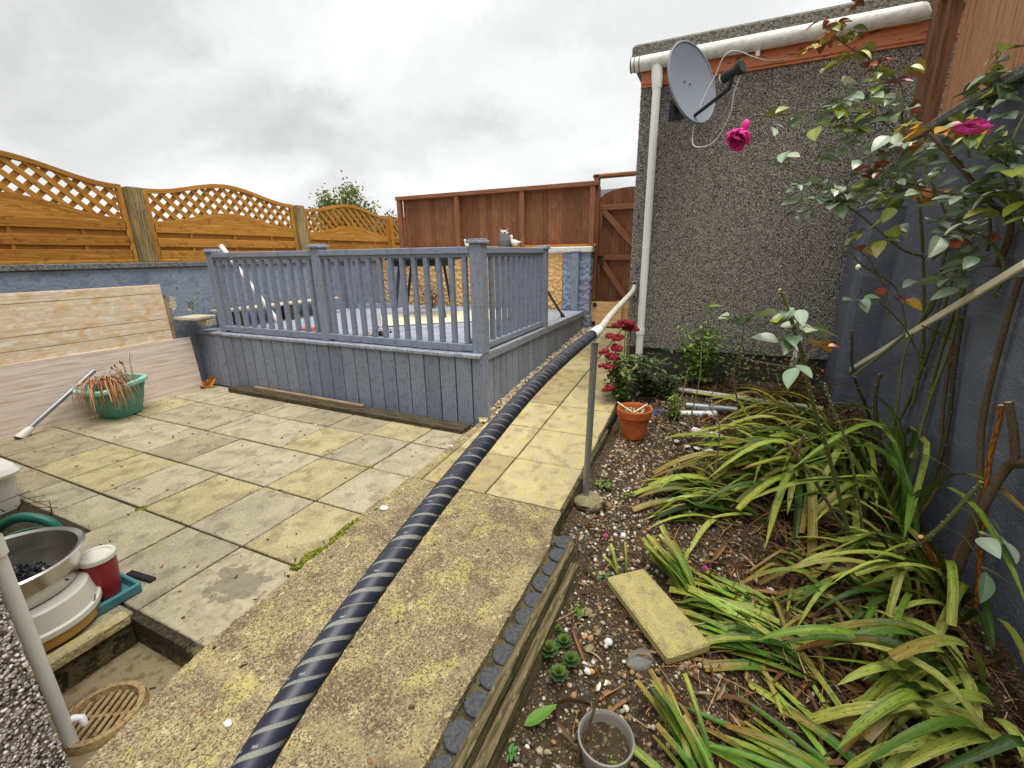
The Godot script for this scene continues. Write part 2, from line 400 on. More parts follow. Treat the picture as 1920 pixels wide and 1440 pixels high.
func _ready() -> void:
	rng.seed = 20240
	var cam := Camera3D.new()
	cam.name = "camera"
	cam.position = Vector3(0, 1.391, 0)
	cam.basis = Basis(Vector3.UP, 0.42898) * Basis(Vector3.RIGHT, -0.28283) * Basis(Vector3.BACK, -0.01467)
	cam.fov = 81.83
	cam.near = 0.02
	cam.far = 500.0
	add_child(cam)
	cam.current = true
	var sky := Sky.new()
	var sm := PanoramaSkyMaterial.new()
	sm.panorama = ImageTexture.create_from_image(make_sky())
	sky.sky_material = sm
	var env := Environment.new()
	env.background_mode = Environment.BG_SKY
	env.sky = sky
	env.tonemap_mode = Environment.TONE_MAPPER_LINEAR
	env.tonemap_exposure = 2.4
	env.sdfgi_enabled = true
	env.ssao_enabled = true
	env.ssil_enabled = true
	var we := WorldEnvironment.new()
	we.name = "environment"
	we.environment = env
	add_child(we)
	var sun := DirectionalLight3D.new()
	sun.name = "sun"
	sun.light_energy = 0.5
	sun.light_angular_distance = 45.0
	sun.light_color = Color(1.0, 0.985, 0.96)
	sun.shadow_enabled = true
	sun.sky_mode = DirectionalLight3D.SKY_MODE_LIGHT_ONLY
	add_child(sun)
	sun.look_at_from_position(Vector3(1.2, 5.0, 0.8), Vector3.ZERO)
	make_materials()
	setting()
	buildings()
	deck_things()
	left_things()
	handrail()
	bed_things()

func c8(r: int, g: int, b: int) -> Color:
	return Color8(r, g, b)

func make_materials() -> void:
	var fine := nz(512, SX, 3, 0.12, 4)
	var finen := nrm(fine, 3.0)
	var grain := nz(512, SX, 5, 0.045, 4, 16, 1)
	var grainn := nrm(grain, 2.0)
	var pits := nz(512, CE, 9, 0.09, 1, 1, 1, FastNoiseLite.RETURN_DISTANCE)
	var pitsn := nrm(pits, 5.0)
	# paving: grey concrete worn to buff, lichen film in clouds, dark specks
	var slab := tex(1024, c8(168, 157, 132), [
		[SX, 11, 0.006, 6, 1, 1, 0.35, 0.72, c8(188, 178, 148), 0.8],
		[SX, 12, 0.008, 6, 1, 1, 0.52, 0.80, c8(128, 117, 98), 0.6],
		[SX, 13, 0.03, 5, 2, 1, 0.52, 0.82, c8(186, 178, 150), 0.5],
		[SX, 14, 0.012, 6, 1, 1, 0.60, 0.86, c8(182, 173, 122), 0.5],
		[SX, 17, 0.09, 3, 1, 1, 0.56, 0.82, c8(112, 104, 86), 0.45],
		[SX, 15, 0.33, 2, 1, 1, 0.56, 0.85, c8(92, 86, 70), 0.6],
		[SX, 16, 0.30, 2, 1, 1, 0.58, 0.85, c8(216, 208, 178), 0.6]])
	mat("slab", slab, 0.93, 1.55, "uv", finen, 0.7)
	tinted("slab", "slab_b", Color(0.95, 0.95, 0.96))
	tinted("slab", "slab_c", Color(1.0, 0.99, 0.90))
	tinted("slab", "slab_d", Color(0.90, 0.89, 0.88))
	var pslab := tex(1024, c8(190, 176, 136), [
		[SX, 21, 0.006, 6, 1, 1, 0.38, 0.75, c8(204, 190, 136), 0.8],
		[SX, 22, 0.008, 6, 1, 1, 0.54, 0.82, c8(150, 132, 98), 0.6],
		[SX, 23, 0.010, 6, 1, 1, 0.62, 0.84, c8(200, 186, 92), 0.6],
		[SX, 26, 0.08, 3, 1, 1, 0.56, 0.8, c8(160, 142, 98), 0.45],
		[SX, 24, 0.33, 2, 1, 1, 0.62, 0.85, c8(96, 84, 58), 0.6],
		[SX, 25, 0.3, 2, 1, 1, 0.62, 0.85, c8(226, 214, 170), 0.55]])
	mat("path_slab", pslab, 0.93, 1.3, "uv", finen, 0.8)
	tinted("path_slab", "path_slab_b", Color(0.9, 0.88, 0.86))
	mat("lichen_slab", tex(512, c8(184, 170, 116), [
		[SX, 221, 0.012, 5, 1, 1, 0.45, 0.75, c8(200, 188, 112), 0.7], [SX, 222, 0.014, 5, 1, 1, 0.56, 0.8, c8(156, 140, 104), 0.7], [SX, 223, 0.16, 3, 1, 1, 0.58, 0.78, c8(104, 96, 48), 0.75], [SX, 224, 0.25, 2, 1, 1, 0.6, 0.85, c8(224, 214, 160), 0.5]]), 0.95, 0.6, "uv", finen, 1.0)
	var ramp := tex(1024, c8(160, 144, 108), [
		[SX, 31, 0.005, 6, 1, 1, 0.40, 0.72, c8(182, 166, 114), 0.85],
		[SX, 32, 0.005, 6, 1, 1, 0.50, 0.74, c8(120, 104, 80), 0.7],
		[SX, 33, 0.006, 6, 1, 1, 0.54, 0.76, c8(206, 192, 112), 0.75],
		[SX, 37, 0.02, 5, 1, 1, 0.70, 0.80, c8(214, 200, 150), 0.85],
		[CE, 34, 0.24, 1, 1, 1, 0.60, 0.85, c8(208, 194, 156), 0.6],
		[CE, 35, 0.30, 1, 1, 1, 0.34, 0.12, c8(66, 56, 44), 0.6],
		[SX, 38, 0.06, 4, 1, 1, 0.55, 0.8, c8(112, 98, 74), 0.45],
		[SX, 36, 0.3, 2, 1, 1, 0.62, 0.85, c8(52, 44, 34), 0.5]])
	var rm := mat("ramp", ramp, 0.95, 1.5, "world", nrm(nz(1024, CE, 34, 0.24, 1, 1, 1, FastNoiseLite.RETURN_DISTANCE), 4.0), 1.0)
	var dampc := tex(512, c8(98, 88, 62), [
		[SX, 41, 0.02, 4, 1, 1, 0.4, 0.7, c8(62, 58, 36), 0.9], [SX, 42, 0.2, 2, 1, 1, 0.6, 0.85, c8(150, 140, 100), 0.5],
		[SX, 43, 0.03, 3, 1, 1, 0.62, 0.75, c8(40, 40, 26), 0.9]])
	mat("damp", dampc, 0.9, 0.9, "world", finen, 1.0)
	var pitfloor := tex(512, c8(148, 135, 106), [[SX, 46, 0.02, 4, 1, 1, 0.5, 0.7, c8(118, 100, 70), 0.8], [SX, 47, 0.2, 2, 1, 1, 0.6, 0.85, c8(90, 80, 50), 0.5]])
	mat("pit_floor", pitfloor, 0.9, 0.8, "world", finen, 0.8)
	var joint := tex(512, c8(48, 42, 32), [[SX, 51, 0.05, 3, 1, 1, 0.5, 0.7, c8(86, 80, 40), 0.7], [SX, 52, 0.2, 2, 1, 1, 0.6, 0.8, c8(110, 98, 76), 0.5]])
	mat("joint", joint, 0.95, 0.6, "world", finen, 1.0)
	var soil := tex(1024, c8(78, 62, 47), [
		[SX, 55, 0.02, 4, 1, 1, 0.45, 0.7, c8(58, 46, 36), 0.8], [SX, 56, 0.12, 3, 1, 1, 0.56, 0.75, c8(124, 104, 78), 0.7],
		[CE, 57, 0.11, 1, 1, 1, 0.80, 0.9, c8(150, 132, 102), 0.8], [SX, 58, 0.02, 4, 1, 1, 0.64, 0.8, c8(84, 84, 40), 0.5]])
	mat("soil", soil, 0.95, 0.8, "world", nrm(nz(1024, SX, 59, 0.14, 4), 9.0), 1.0)
	var earth := tex(512, c8(74, 78, 48), [[SX, 61, 0.03, 4, 1, 1, 0.4, 0.7, c8(96, 88, 62), 0.8]])
	mat("earth", earth, 0.95, 6.0, "world")
	# pebbledash ground coat
	var dash := tex(512, c8(122, 114, 107), [
		[CE, 63, 0.10, 1, 1, 1, 0.55, 0.8, c8(150, 142, 132), 0.8], [CE, 64, 0.12, 1, 1, 1, 0.4, 0.15, c8(50, 46, 44), 0.9], [SX, 65, 0.01, 3, 1, 1, 0.5, 0.7, c8(66, 60, 56), 0.4]])
	mat("dash", dash, 0.92, 0.45, "world", pitsn, 1.0)
	mat("dash_edge", tex(512, c8(116, 112, 104), [[SX, 66, 0.03, 4, 1, 1, 0.45, 0.65, c8(84, 80, 72), 0.8], [CE, 67, 0.1, 1, 1, 1, 0.65, 0.85, c8(168, 162, 150), 0.6], [SX, 68, 0.02, 4, 1, 1, 0.62, 0.74, c8(132, 136, 90), 0.5]]), 0.93, 0.5, "world", pitsn, 1.0)
	mat("plinth", tex(512, c8(70, 66, 60), [[SX, 69, 0.02, 4, 1, 1, 0.45, 0.7, c8(92, 86, 78), 0.7], [SX, 70, 0.2, 2, 1, 1, 0.6, 0.85, c8(48, 45, 42), 0.6]]), 0.93, 0.8, "world", finen, 0.8)
	plain("stones", Color.WHITE, 0.75, 0.4, 0.0, true)
	# paint
	var gw := tex(512, c8(140, 149, 166), [
		[SX, 71, 0.05, 4, 16, 1, 0.5, 0.75, c8(128, 137, 154), 0.5], [SX, 72, 0.06, 4, 12, 1, 0.58, 0.8, c8(154, 162, 177), 0.5],
		[SX, 73, 0.02, 4, 1, 1, 0.66, 0.76, c8(108, 114, 124), 0.5], [SX, 74, 0.12, 3, 2, 1, 0.76, 0.84, c8(186, 190, 198), 0.3]])
	mat("paint_wood", gw, 0.62, 0.7, "uv", grainn, 0.5)
	tinted("paint_wood", "paint_wood_b", Color(0.97, 0.97, 0.98))
	tinted("paint_wood", "paint_wood_c", Color(0.93, 0.93, 0.94))
	var gt := tex(512, c8(162, 168, 180), [[SX, 75, 0.05, 4, 16, 1, 0.5, 0.72, c8(118, 123, 136), 0.7], [SX, 76, 0.03, 4, 1, 1, 0.55, 0.75, c8(186, 188, 198), 0.6], [SX, 77, 0.05, 3, 1, 1, 0.66, 0.76, c8(92, 94, 100), 0.7]])
	mat("deck_top", gt, 0.7, 0.7, "uv", grainn, 0.6)
	var gwall := tex(1024, c8(134, 145, 164), [
		[SX, 78, 0.006, 4, 1, 1, 0.45, 0.7, c8(144, 155, 174), 0.7], [SX, 79, 0.012, 4, 1, 1, 0.60, 0.75, c8(108, 117, 134), 0.5],
		[SX, 80, 0.03, 4, 1, 1, 0.72, 0.78, c8(170, 174, 172), 0.35], [SX, 81, 0.018, 4, 1, 1, 0.74, 0.8, c8(92, 96, 98), 0.4]])
	mat("grey_wall", gwall, 0.85, 2.4, "world", nrm(nz(512, SX, 82, 0.10, 4), 1.8), 0.5)
	mat("rough_grey", gwall, 0.8, 1.6, "world", nrm(nz(512, CE, 83, 0.045, 1, 1, 1, FastNoiseLite.RETURN_DISTANCE), 9.0), 1.0, 0.4, Color(1.08, 1.08, 1.1))
	mat("navy_wall", tex(512, c8(106, 112, 127), [[SX, 84, 0.008, 4, 1, 1, 0.45, 0.7, c8(116, 122, 136), 0.7], [SX, 85, 0.2, 3, 1, 1, 0.6, 0.8, c8(86, 91, 104), 0.6], [SX, 86, 0.03, 3, 4, 1, 0.72, 0.8, c8(138, 142, 150), 0.5]]), 0.7, 1.2, "world", nrm(nz(512, SX, 87, 0.12, 4), 2.5), 0.6)
	mat("peach", tex(512, c8(226, 182, 122), [[SX, 88, 0.02, 4, 1, 1, 0.45, 0.7, c8(236, 198, 146), 0.8], [SX, 89, 0.02, 4, 1, 1, 0.66, 0.78, c8(196, 152, 104), 0.5]]), 0.9, 1.2, "world", nrm(nz(512, CE, 83, 0.045, 1, 1, 1, FastNoiseLite.RETURN_DISTANCE), 9.0), 1.0)
	mat("white_paint", tex(512, c8(228, 228, 224), [[SX, 90, 0.02, 4, 1, 1, 0.6, 0.75, c8(196, 194, 186), 0.5]]), 0.7, 1.0, "world", finen, 0.4)
	mat("coping", tex(512, c8(118, 120, 118), [[SX, 91, 0.03, 4, 1, 1, 0.45, 0.65, c8(86, 88, 88), 0.8], [SX, 92, 0.05, 4, 1, 1, 0.64, 0.72, c8(168, 168, 158), 0.8]]), 0.92, 0.6, "world", finen, 1.0)
	# stained timber
	var orange := tex(512, c8(184, 130, 52), [
		[SX, 93, 0.05, 5, 16, 1, 0.45, 0.75, c8(176, 116, 40), 0.65], [SX, 94, 0.05, 4, 12, 1, 0.58, 0.8, c8(216, 160, 70), 0.6], [SX, 95, 0.02, 4, 2, 1, 0.68, 0.8, c8(128, 84, 30), 0.55]])
	mat("orange_wood", orange, 0.7, 0.8, "uv", grainn, 0.7)
	tinted("orange_wood", "orange_wood_b", Color(0.9, 0.87, 0.82))
	mat("post_wood", tex(512, c8(172, 148, 108), [[SX, 96, 0.05, 5, 16, 1, 0.4, 0.7, c8(110, 92, 64), 0.8], [SX, 97, 0.03, 4, 8, 1, 0.6, 0.75, c8(120, 130, 80), 0.5]]), 0.85, 0.6, "uv", grainn, 1.0)
	var brown := tex(512, c8(140, 94, 66), [
		[SX, 98, 0.05, 5, 16, 1, 0.45, 0.75, c8(116, 74, 50), 0.7], [SX, 99, 0.05, 4, 10, 1, 0.6, 0.82, c8(160, 114, 84), 0.6], [SX, 100, 0.02, 4, 3, 1, 0.66, 0.8, c8(108, 66, 46), 0.3], [SX, 101, 0.15, 2, 1, 1, 0.80, 0.86, c8(190, 140, 100), 0.6]])
	mat("brown_wood", brown, 0.72, 0.7, "uv", grainn, 0.8)
	tinted("brown_wood", "brown_wood_b", Color(0.93, 0.9, 0.88))
	tinted("brown_wood", "brown_wood_c", Color(1.06, 1.05, 1.04))
	mat("tan_wood", tex(512, c8(198, 148, 112), [[SX, 102, 0.05, 5, 16, 1, 0.45, 0.75, c8(158, 108, 78), 0.7], [SX, 103, 0.05, 4, 10, 1, 0.6, 0.82, c8(202, 158, 124), 0.6], [SX, 104, 0.1, 3, 2, 1, 0.74, 0.82, c8(110, 74, 54), 0.6]]), 0.78, 0.8, "uv", grainn, 0.8)
	mat("fascia", tex(512, c8(220, 140, 100), [[SX, 105, 0.05, 5, 16, 1, 0.45, 0.75, c8(190, 106, 72), 0.5], [SX, 106, 0.02, 4, 2, 1, 0.62, 0.75, c8(212, 140, 104), 0.6], [SX, 107, 0.03, 4, 3, 1, 0.68, 0.76, c8(130, 70, 54), 0.7]]), 0.7, 0.8, "uv", grainn, 0.5)
	tinted("tan_wood", "post_brown", Color(0.72, 0.70, 0.70))
	mat("flaky", tex(1024, c8(226, 200, 164), [
		[SX, 108, 0.01, 4, 2, 1, 0.4, 0.7, c8(232, 212, 182), 0.8], [SX, 109, 0.010, 6, 2, 1, 0.52, 0.60, c8(226, 208, 184), 0.75], [SX, 110, 0.022, 6, 2, 1, 0.60, 0.68, c8(236, 226, 210), 0.8], [SX, 111, 0.014, 6, 2, 1, 0.62, 0.76, c8(212, 170, 118), 0.55]]), 0.8, 1.4, "uv", grainn, 0.5)
	mat("ply_grey", tex(512, c8(222, 206, 192), [[SX, 112, 0.03, 5, 8, 1, 0.42, 0.7, c8(206, 186, 170), 0.6], [SX, 113, 0.05, 5, 16, 1, 0.6, 0.8, c8(176, 154, 138), 0.4], [SX, 114, 0.02, 4, 4, 1, 0.70, 0.76, c8(214, 200, 186), 0.7]]), 0.82, 1.0, "uv", grainn, 0.5)
	mat("ply_new", tex(512, c8(224, 182, 128), [[SX, 115, 0.02, 4, 6, 1, 0.45, 0.62, c8(206, 160, 104), 0.7], [SX, 116, 0.05, 5, 16, 1, 0.6, 0.8, c8(196, 146, 92), 0.4]]), 0.6, 0.9, "uv", grainn, 0.3)
	mat("cream_ply", tex(512, c8(232, 222, 190), [[SX, 117, 0.02, 4, 4, 1, 0.5, 0.7, c8(214, 198, 160), 0.6]]), 0.7, 0.9, "uv")
	mat("wet_plank", tex(512, c8(78, 70, 54), [[SX, 118, 0.03, 4, 6, 1, 0.45, 0.7, c8(52, 46, 36), 0.8], [SX, 119, 0.05, 4, 2, 1, 0.64, 0.74, c8(128, 104, 66), 0.7], [SX, 120, 0.03, 4, 2, 1, 0.66, 0.78, c8(84, 88, 48), 0.6]]), 0.85, 0.6, "uv", grainn, 1.0)
	mat("lath", tex(512, c8(168, 140, 110), [[SX, 121, 0.05, 5, 16, 1, 0.45, 0.75, c8(128, 100, 74), 0.7]]), 0.85, 0.6, "uv", grainn, 0.8)
	mat("old_timber", tex(512, c8(120, 106, 76), [[SX, 122, 0.03, 5, 10, 1, 0.42, 0.66, c8(76, 66, 44), 0.85], [SX, 123, 0.03, 4, 6, 1, 0.6, 0.74, c8(88, 86, 42), 0.7], [SX, 124, 0.06, 4, 6, 1, 0.70, 0.78, c8(172, 156, 120), 0.6]]), 0.9, 0.5, "uv", grainn, 1.2)
	mat("ledge_wood", tex(512, c8(206, 198, 176), [[SX, 125, 0.04, 5, 10, 1, 0.45, 0.7, c8(160, 150, 124), 0.8]]), 0.9, 0.5, "uv", grainn, 1.0)
	mat("log_end", tex(256, c8(84, 87, 90), [[SX, 126, 0.06, 4, 1, 1, 0.45, 0.7, c8(64, 66, 70), 0.7], [SX, 127, 0.1, 3, 1, 1, 0.7, 0.8, c8(128, 124, 116), 0.5]]), 0.85, 0.3, "world", finen, 1.0)
	# plastics, metals
	plain("upvc", c8(242, 242, 238), 0.35, 0.5)
	mat("gutter", tex(512, c8(236, 234, 228), [[SX, 128, 0.02, 6, 2, 1, 0.5, 0.8, c8(190, 186, 174), 0.5], [SX, 129, 0.10, 4, 3, 1, 0.66, 0.85, c8(140, 134, 120), 0.5]]), 0.5, 0.5, "world")
	plain("dish_grey", c8(124, 132, 142), 0.55, 0.4)
	plain("dark_plastic", c8(40, 44, 50), 0.5, 0.4)
	plain("black", c8(26, 26, 28), 0.6, 0.4)
	plain("galv", c8(150, 154, 156), 0.45, 0.5, 0.6)
	mat("cream_pipe", tex(256, c8(206, 202, 188), [[SX, 131, 0.05, 4, 1, 1, 0.5, 0.66, c8(170, 164, 148), 0.6], [SX, 132, 0.08, 3, 1, 1, 0.68, 0.76, c8(128, 124, 112), 0.7]]), 0.5, 0.4, "world")
	plain("tape", c8(43, 46, 60), 0.42, 0.5)
	mat("foam", tex(256, c8(138, 138, 128), [[SX, 133, 0.2, 2, 1, 1, 0.5, 0.7, c8(116, 116, 106), 0.8], [SX, 134, 0.22, 2, 1, 1, 0.66, 0.8, c8(196, 196, 186), 0.7]]), 0.7, 0.12, "world", finen, 0.8)
	plain("print", c8(206, 208, 214), 0.5)
	mat("teal", tex(256, c8(84, 152, 134), [[SX, 135, 0.03, 4, 1, 1, 0.5, 0.75, c8(70, 132, 116), 0.5], [SX, 136, 0.06, 4, 6, 1, 0.70, 0.8, c8(150, 186, 172), 0.4]]), 0.45, 0.4, "local", null, 1.0, 0.5)
	plain("teal_rim", c8(142, 206, 188), 0.4, 0.5)
	plain("can_green", c8(40, 112, 92), 0.38, 0.5)
	plain("tray_blue", c8(70, 132, 140), 0.45, 0.5)
	plain("bucket_white", c8(224, 222, 208), 0.4, 0.5)
	plain("ochre", c8(204, 158, 84), 0.45, 0.5)
	plain("steel", c8(196, 192, 184), 0.28, 0.5, 0.95)
	plain("red_tub", c8(148, 34, 46), 0.35, 0.5)
	plain("bin_white", c8(222, 220, 214), 0.45, 0.5)
	plain("bag_black", c8(22, 22, 26), 0.3, 0.6)
	mat("terracotta", tex(256, c8(196, 104, 52), [[SX, 137, 0.02, 4, 1, 1, 0.5, 0.7, c8(170, 84, 40), 0.6], [SX, 138, 0.06, 4, 1, 1, 0.68, 0.78, c8(120, 66, 36), 0.5]]), 0.8, 0.4, "local", null, 1.0, 0.4)
	plain("grey_pot", c8(150, 146, 136), 0.6, 0.4)
	mat("grate", tex(256, c8(168, 144, 100), [[SX, 139, 0.05, 4, 1, 1, 0.5, 0.7, c8(126, 88, 54), 0.7], [SX, 140, 0.12, 3, 1, 1, 0.62, 0.74, c8(196, 178, 132), 0.7]]), 0.7, 0.3, "world", finen, 0.6)
	plain("rust", c8(134, 74, 40), 0.85)
	mat("leaf", tex(512, c8(236, 236, 232), [[SX, 231, 0.05, 4, 24, 1, 0.5, 0.8, c8(186, 192, 168), 0.8], [SX, 232, 0.06, 4, 24, 1, 0.62, 0.8, c8(255, 255, 236), 0.9], [SX, 233, 0.05, 4, 3, 1, 0.72, 0.8, c8(176, 132, 84), 0.8], [SX, 234, 0.12, 3, 2, 1, 0.80, 0.86, c8(120, 84, 54), 0.8]]), 0.45, 0.25, "uv", null, 1.0, 0.4)
	M.leaf.vertex_color_use_as_albedo = true
	M.leaf.backlight_enabled = true
	M.leaf.backlight = Color(0.35, 0.35, 0.3)
	plain("rose_leaf", Color.WHITE, 0.30, 0.7, 0.0, true)
	M.rose_leaf.backlight_enabled = true
	M.rose_leaf.backlight = Color(0.22, 0.22, 0.2)
	plain("petal", Color.WHITE, 0.55, 0.3, 0.0, true)
	M.petal.backlight_enabled = true
	M.petal.backlight = Color(0.4, 0.4, 0.4)
	plain("litter", Color.WHITE, 0.8, 0.3, 0.0, true)
	mat("cane_green", tex(256, c8(96, 106, 58), [[SX, 141, 0.05, 4, 1, 1, 0.5, 0.7, c8(122, 112, 70), 0.7], [SX, 142, 0.12, 3, 1, 1, 0.7, 0.8, c8(70, 66, 44), 0.7]]), 0.6, 0.1, "uv")
	mat("cane_brown", tex(256, c8(104, 84, 60), [[SX, 143, 0.05, 4, 4, 1, 0.45, 0.7, c8(72, 58, 44), 0.8], [SX, 144, 0.1, 3, 1, 1, 0.68, 0.78, c8(150, 134, 104), 0.6]]), 0.85, 0.1, "uv", finen, 0.8)
	mat("cane_orange", tex(256, c8(176, 112, 40), [[SX, 145, 0.05, 4, 4, 1, 0.45, 0.65, c8(96, 56, 26), 0.85], [SX, 146, 0.1, 3, 1, 1, 0.66, 0.76, c8(206, 150, 60), 0.7]]), 0.85, 0.12, "uv", finen, 0.8)
	mat("cane_dark", tex(256, c8(74, 68, 46), [[SX, 147, 0.05, 4, 4, 1, 0.45, 0.7, c8(54, 46, 34), 0.8], [SX, 148, 0.1, 3, 1, 1, 0.68, 0.78, c8(104, 106, 66), 0.6]]), 0.8, 0.1, "uv")
	plain("thorn", c8(196, 180, 150), 0.6)
	plain("cut_wood", c8(214, 190, 142), 0.8)
	mat("roof_tile", tex(256, c8(84, 82, 82), [[SX, 149, 0.05, 4, 1, 1, 0.45, 0.7, c8(76, 74, 72), 0.7]]), 0.8, 1.5, "world")
	mat("far_wall", tex(256, c8(214, 210, 200), [[SX, 150, 0.02, 4, 1, 1, 0.5, 0.7, c8(196, 190, 178), 0.6]]), 0.9, 3.0, "world")
	plain("pane", c8(60, 70, 78), 0.1, 0.6)
	mat("stone", tex(256, c8(122, 122, 112), [[SX, 151, 0.03, 4, 1, 1, 0.5, 0.7, c8(150, 148, 134), 0.6]]), 0.8, 0.3, "world", finen, 0.6)
	mat("rubble", tex(256, c8(150, 140, 104), [[SX, 152, 0.05, 4, 1, 1, 0.5, 0.7, c8(118, 110, 78), 0.8], [SX, 153, 0.15, 3, 1, 1, 0.66, 0.8, c8(180, 172, 136), 0.6]]), 0.95, 0.3, "world", pitsn, 1.2)
	plain("blue_tin", c8(58, 88, 140), 0.4, 0.5)
	plain("white_chip", c8(226, 226, 224), 0.7)
	plain("owl_grey", c8(112, 110, 108), 0.85)
	plain("owl_pale", c8(190, 190, 188), 0.85)
	plain("duck_white", c8(236, 234, 226), 0.6)
	plain("bill", c8(214, 150, 60), 0.6)
	plain("table_dark", c8(50, 52, 58), 0.6)
	plain("strut_green", c8(62, 68, 64), 0.6)
	plain("batten", c8(240, 230, 202), 0.7)
	plain("moss", Color.WHITE, 0.9, 0.2, 0.0, true)
	plain("cable", c8(206, 206, 202), 0.5)
	plain("cable_dull", c8(120, 104, 92), 0.7)
	plain("iron", c8(66, 62, 58), 0.6, 0.4, 0.4)
	# one slab with a dried damp stain
	var st := slab.duplicate() as Image
	st.resize(512, 512)
	var fn := FastNoiseLite.new()
	fn.seed = 5; fn.frequency = 0.012; fn.fractal_octaves = 4
	for y in 512:
		for x in 512:
			var d := Vector2((x - 250) / 150.0, (y - 215) / 105.0).length() + fn.get_noise_2d(x, y) * 0.7
			var a := clampf((1.0 - d) * 9.0, 0.0, 1.0) * 0.5
			if a > 0.0: st.set_pixel(x, y, st.get_pixel(x, y).lerp(c8(104, 97, 82), a))
	mat("slab_stain", st, 0.9, 0.5, "uv", finen, 0.7)

func path_y(z: float) -> float:
	return maxf(0.0, 0.09 * (-z - 2.25)) + 0.012

func soil_y(x: float, z: float) -> float:
	var y := -0.15
	if z < -3.2: y = lerpf(0.0, 0.235, clampf((-z - 3.2) / 1.3, 0, 1))
	elif z < -1.2: y = lerpf(-0.15, 0.0, (-z - 1.2) / 2.0)
	return y + 0.012 * sin(x * 9.0 + z * 4.0) + 0.01 * sin(x * 5.0 - z * 11.0)

func make_sky() -> Image:
	var w := 1024
	var h := 512
	var f := FastNoiseLite.new()
	f.seed = 77; f.noise_type = SX; f.frequency = 1.3; f.fractal_octaves = 4; f.fractal_gain = 0.38
	f.domain_warp_enabled = true; f.domain_warp_amplitude = 0.35; f.domain_warp_frequency = 1.2
	var d := PackedFloat32Array()
	d.resize(w * h * 3)
	var j := 0
	for y in h:
		var el := PI * (0.5 - (y + 0.5) / h)
		for x in w:
			var l := 0.6
			if el > -0.06:
				var az := TAU * (x + 0.5) / w
				var k := 1.0 / (sin(maxf(el, 0.0)) + 0.32)
				var q := Vector3(sin(az) * cos(el) * k, 0.0, -cos(az) * cos(el) * k)
				var n := f.get_noise_3d(q.x * 0.62, 3.0, q.z * 0.8) * 0.5 + 0.5
				l = lerpf(SKY_DARK, SKY_LIGHT, smoothstep(0.12, 0.70, n))
			d[j] = l * 0.985; d[j + 1] = l; d[j + 2] = l * 1.003
			j += 3
	return Image.create_from_data(w, h, false, Image.FORMAT_RGBF, d.to_byte_array())

const SKY_DARK := 0.28
const SKY_LIGHT := 0.43

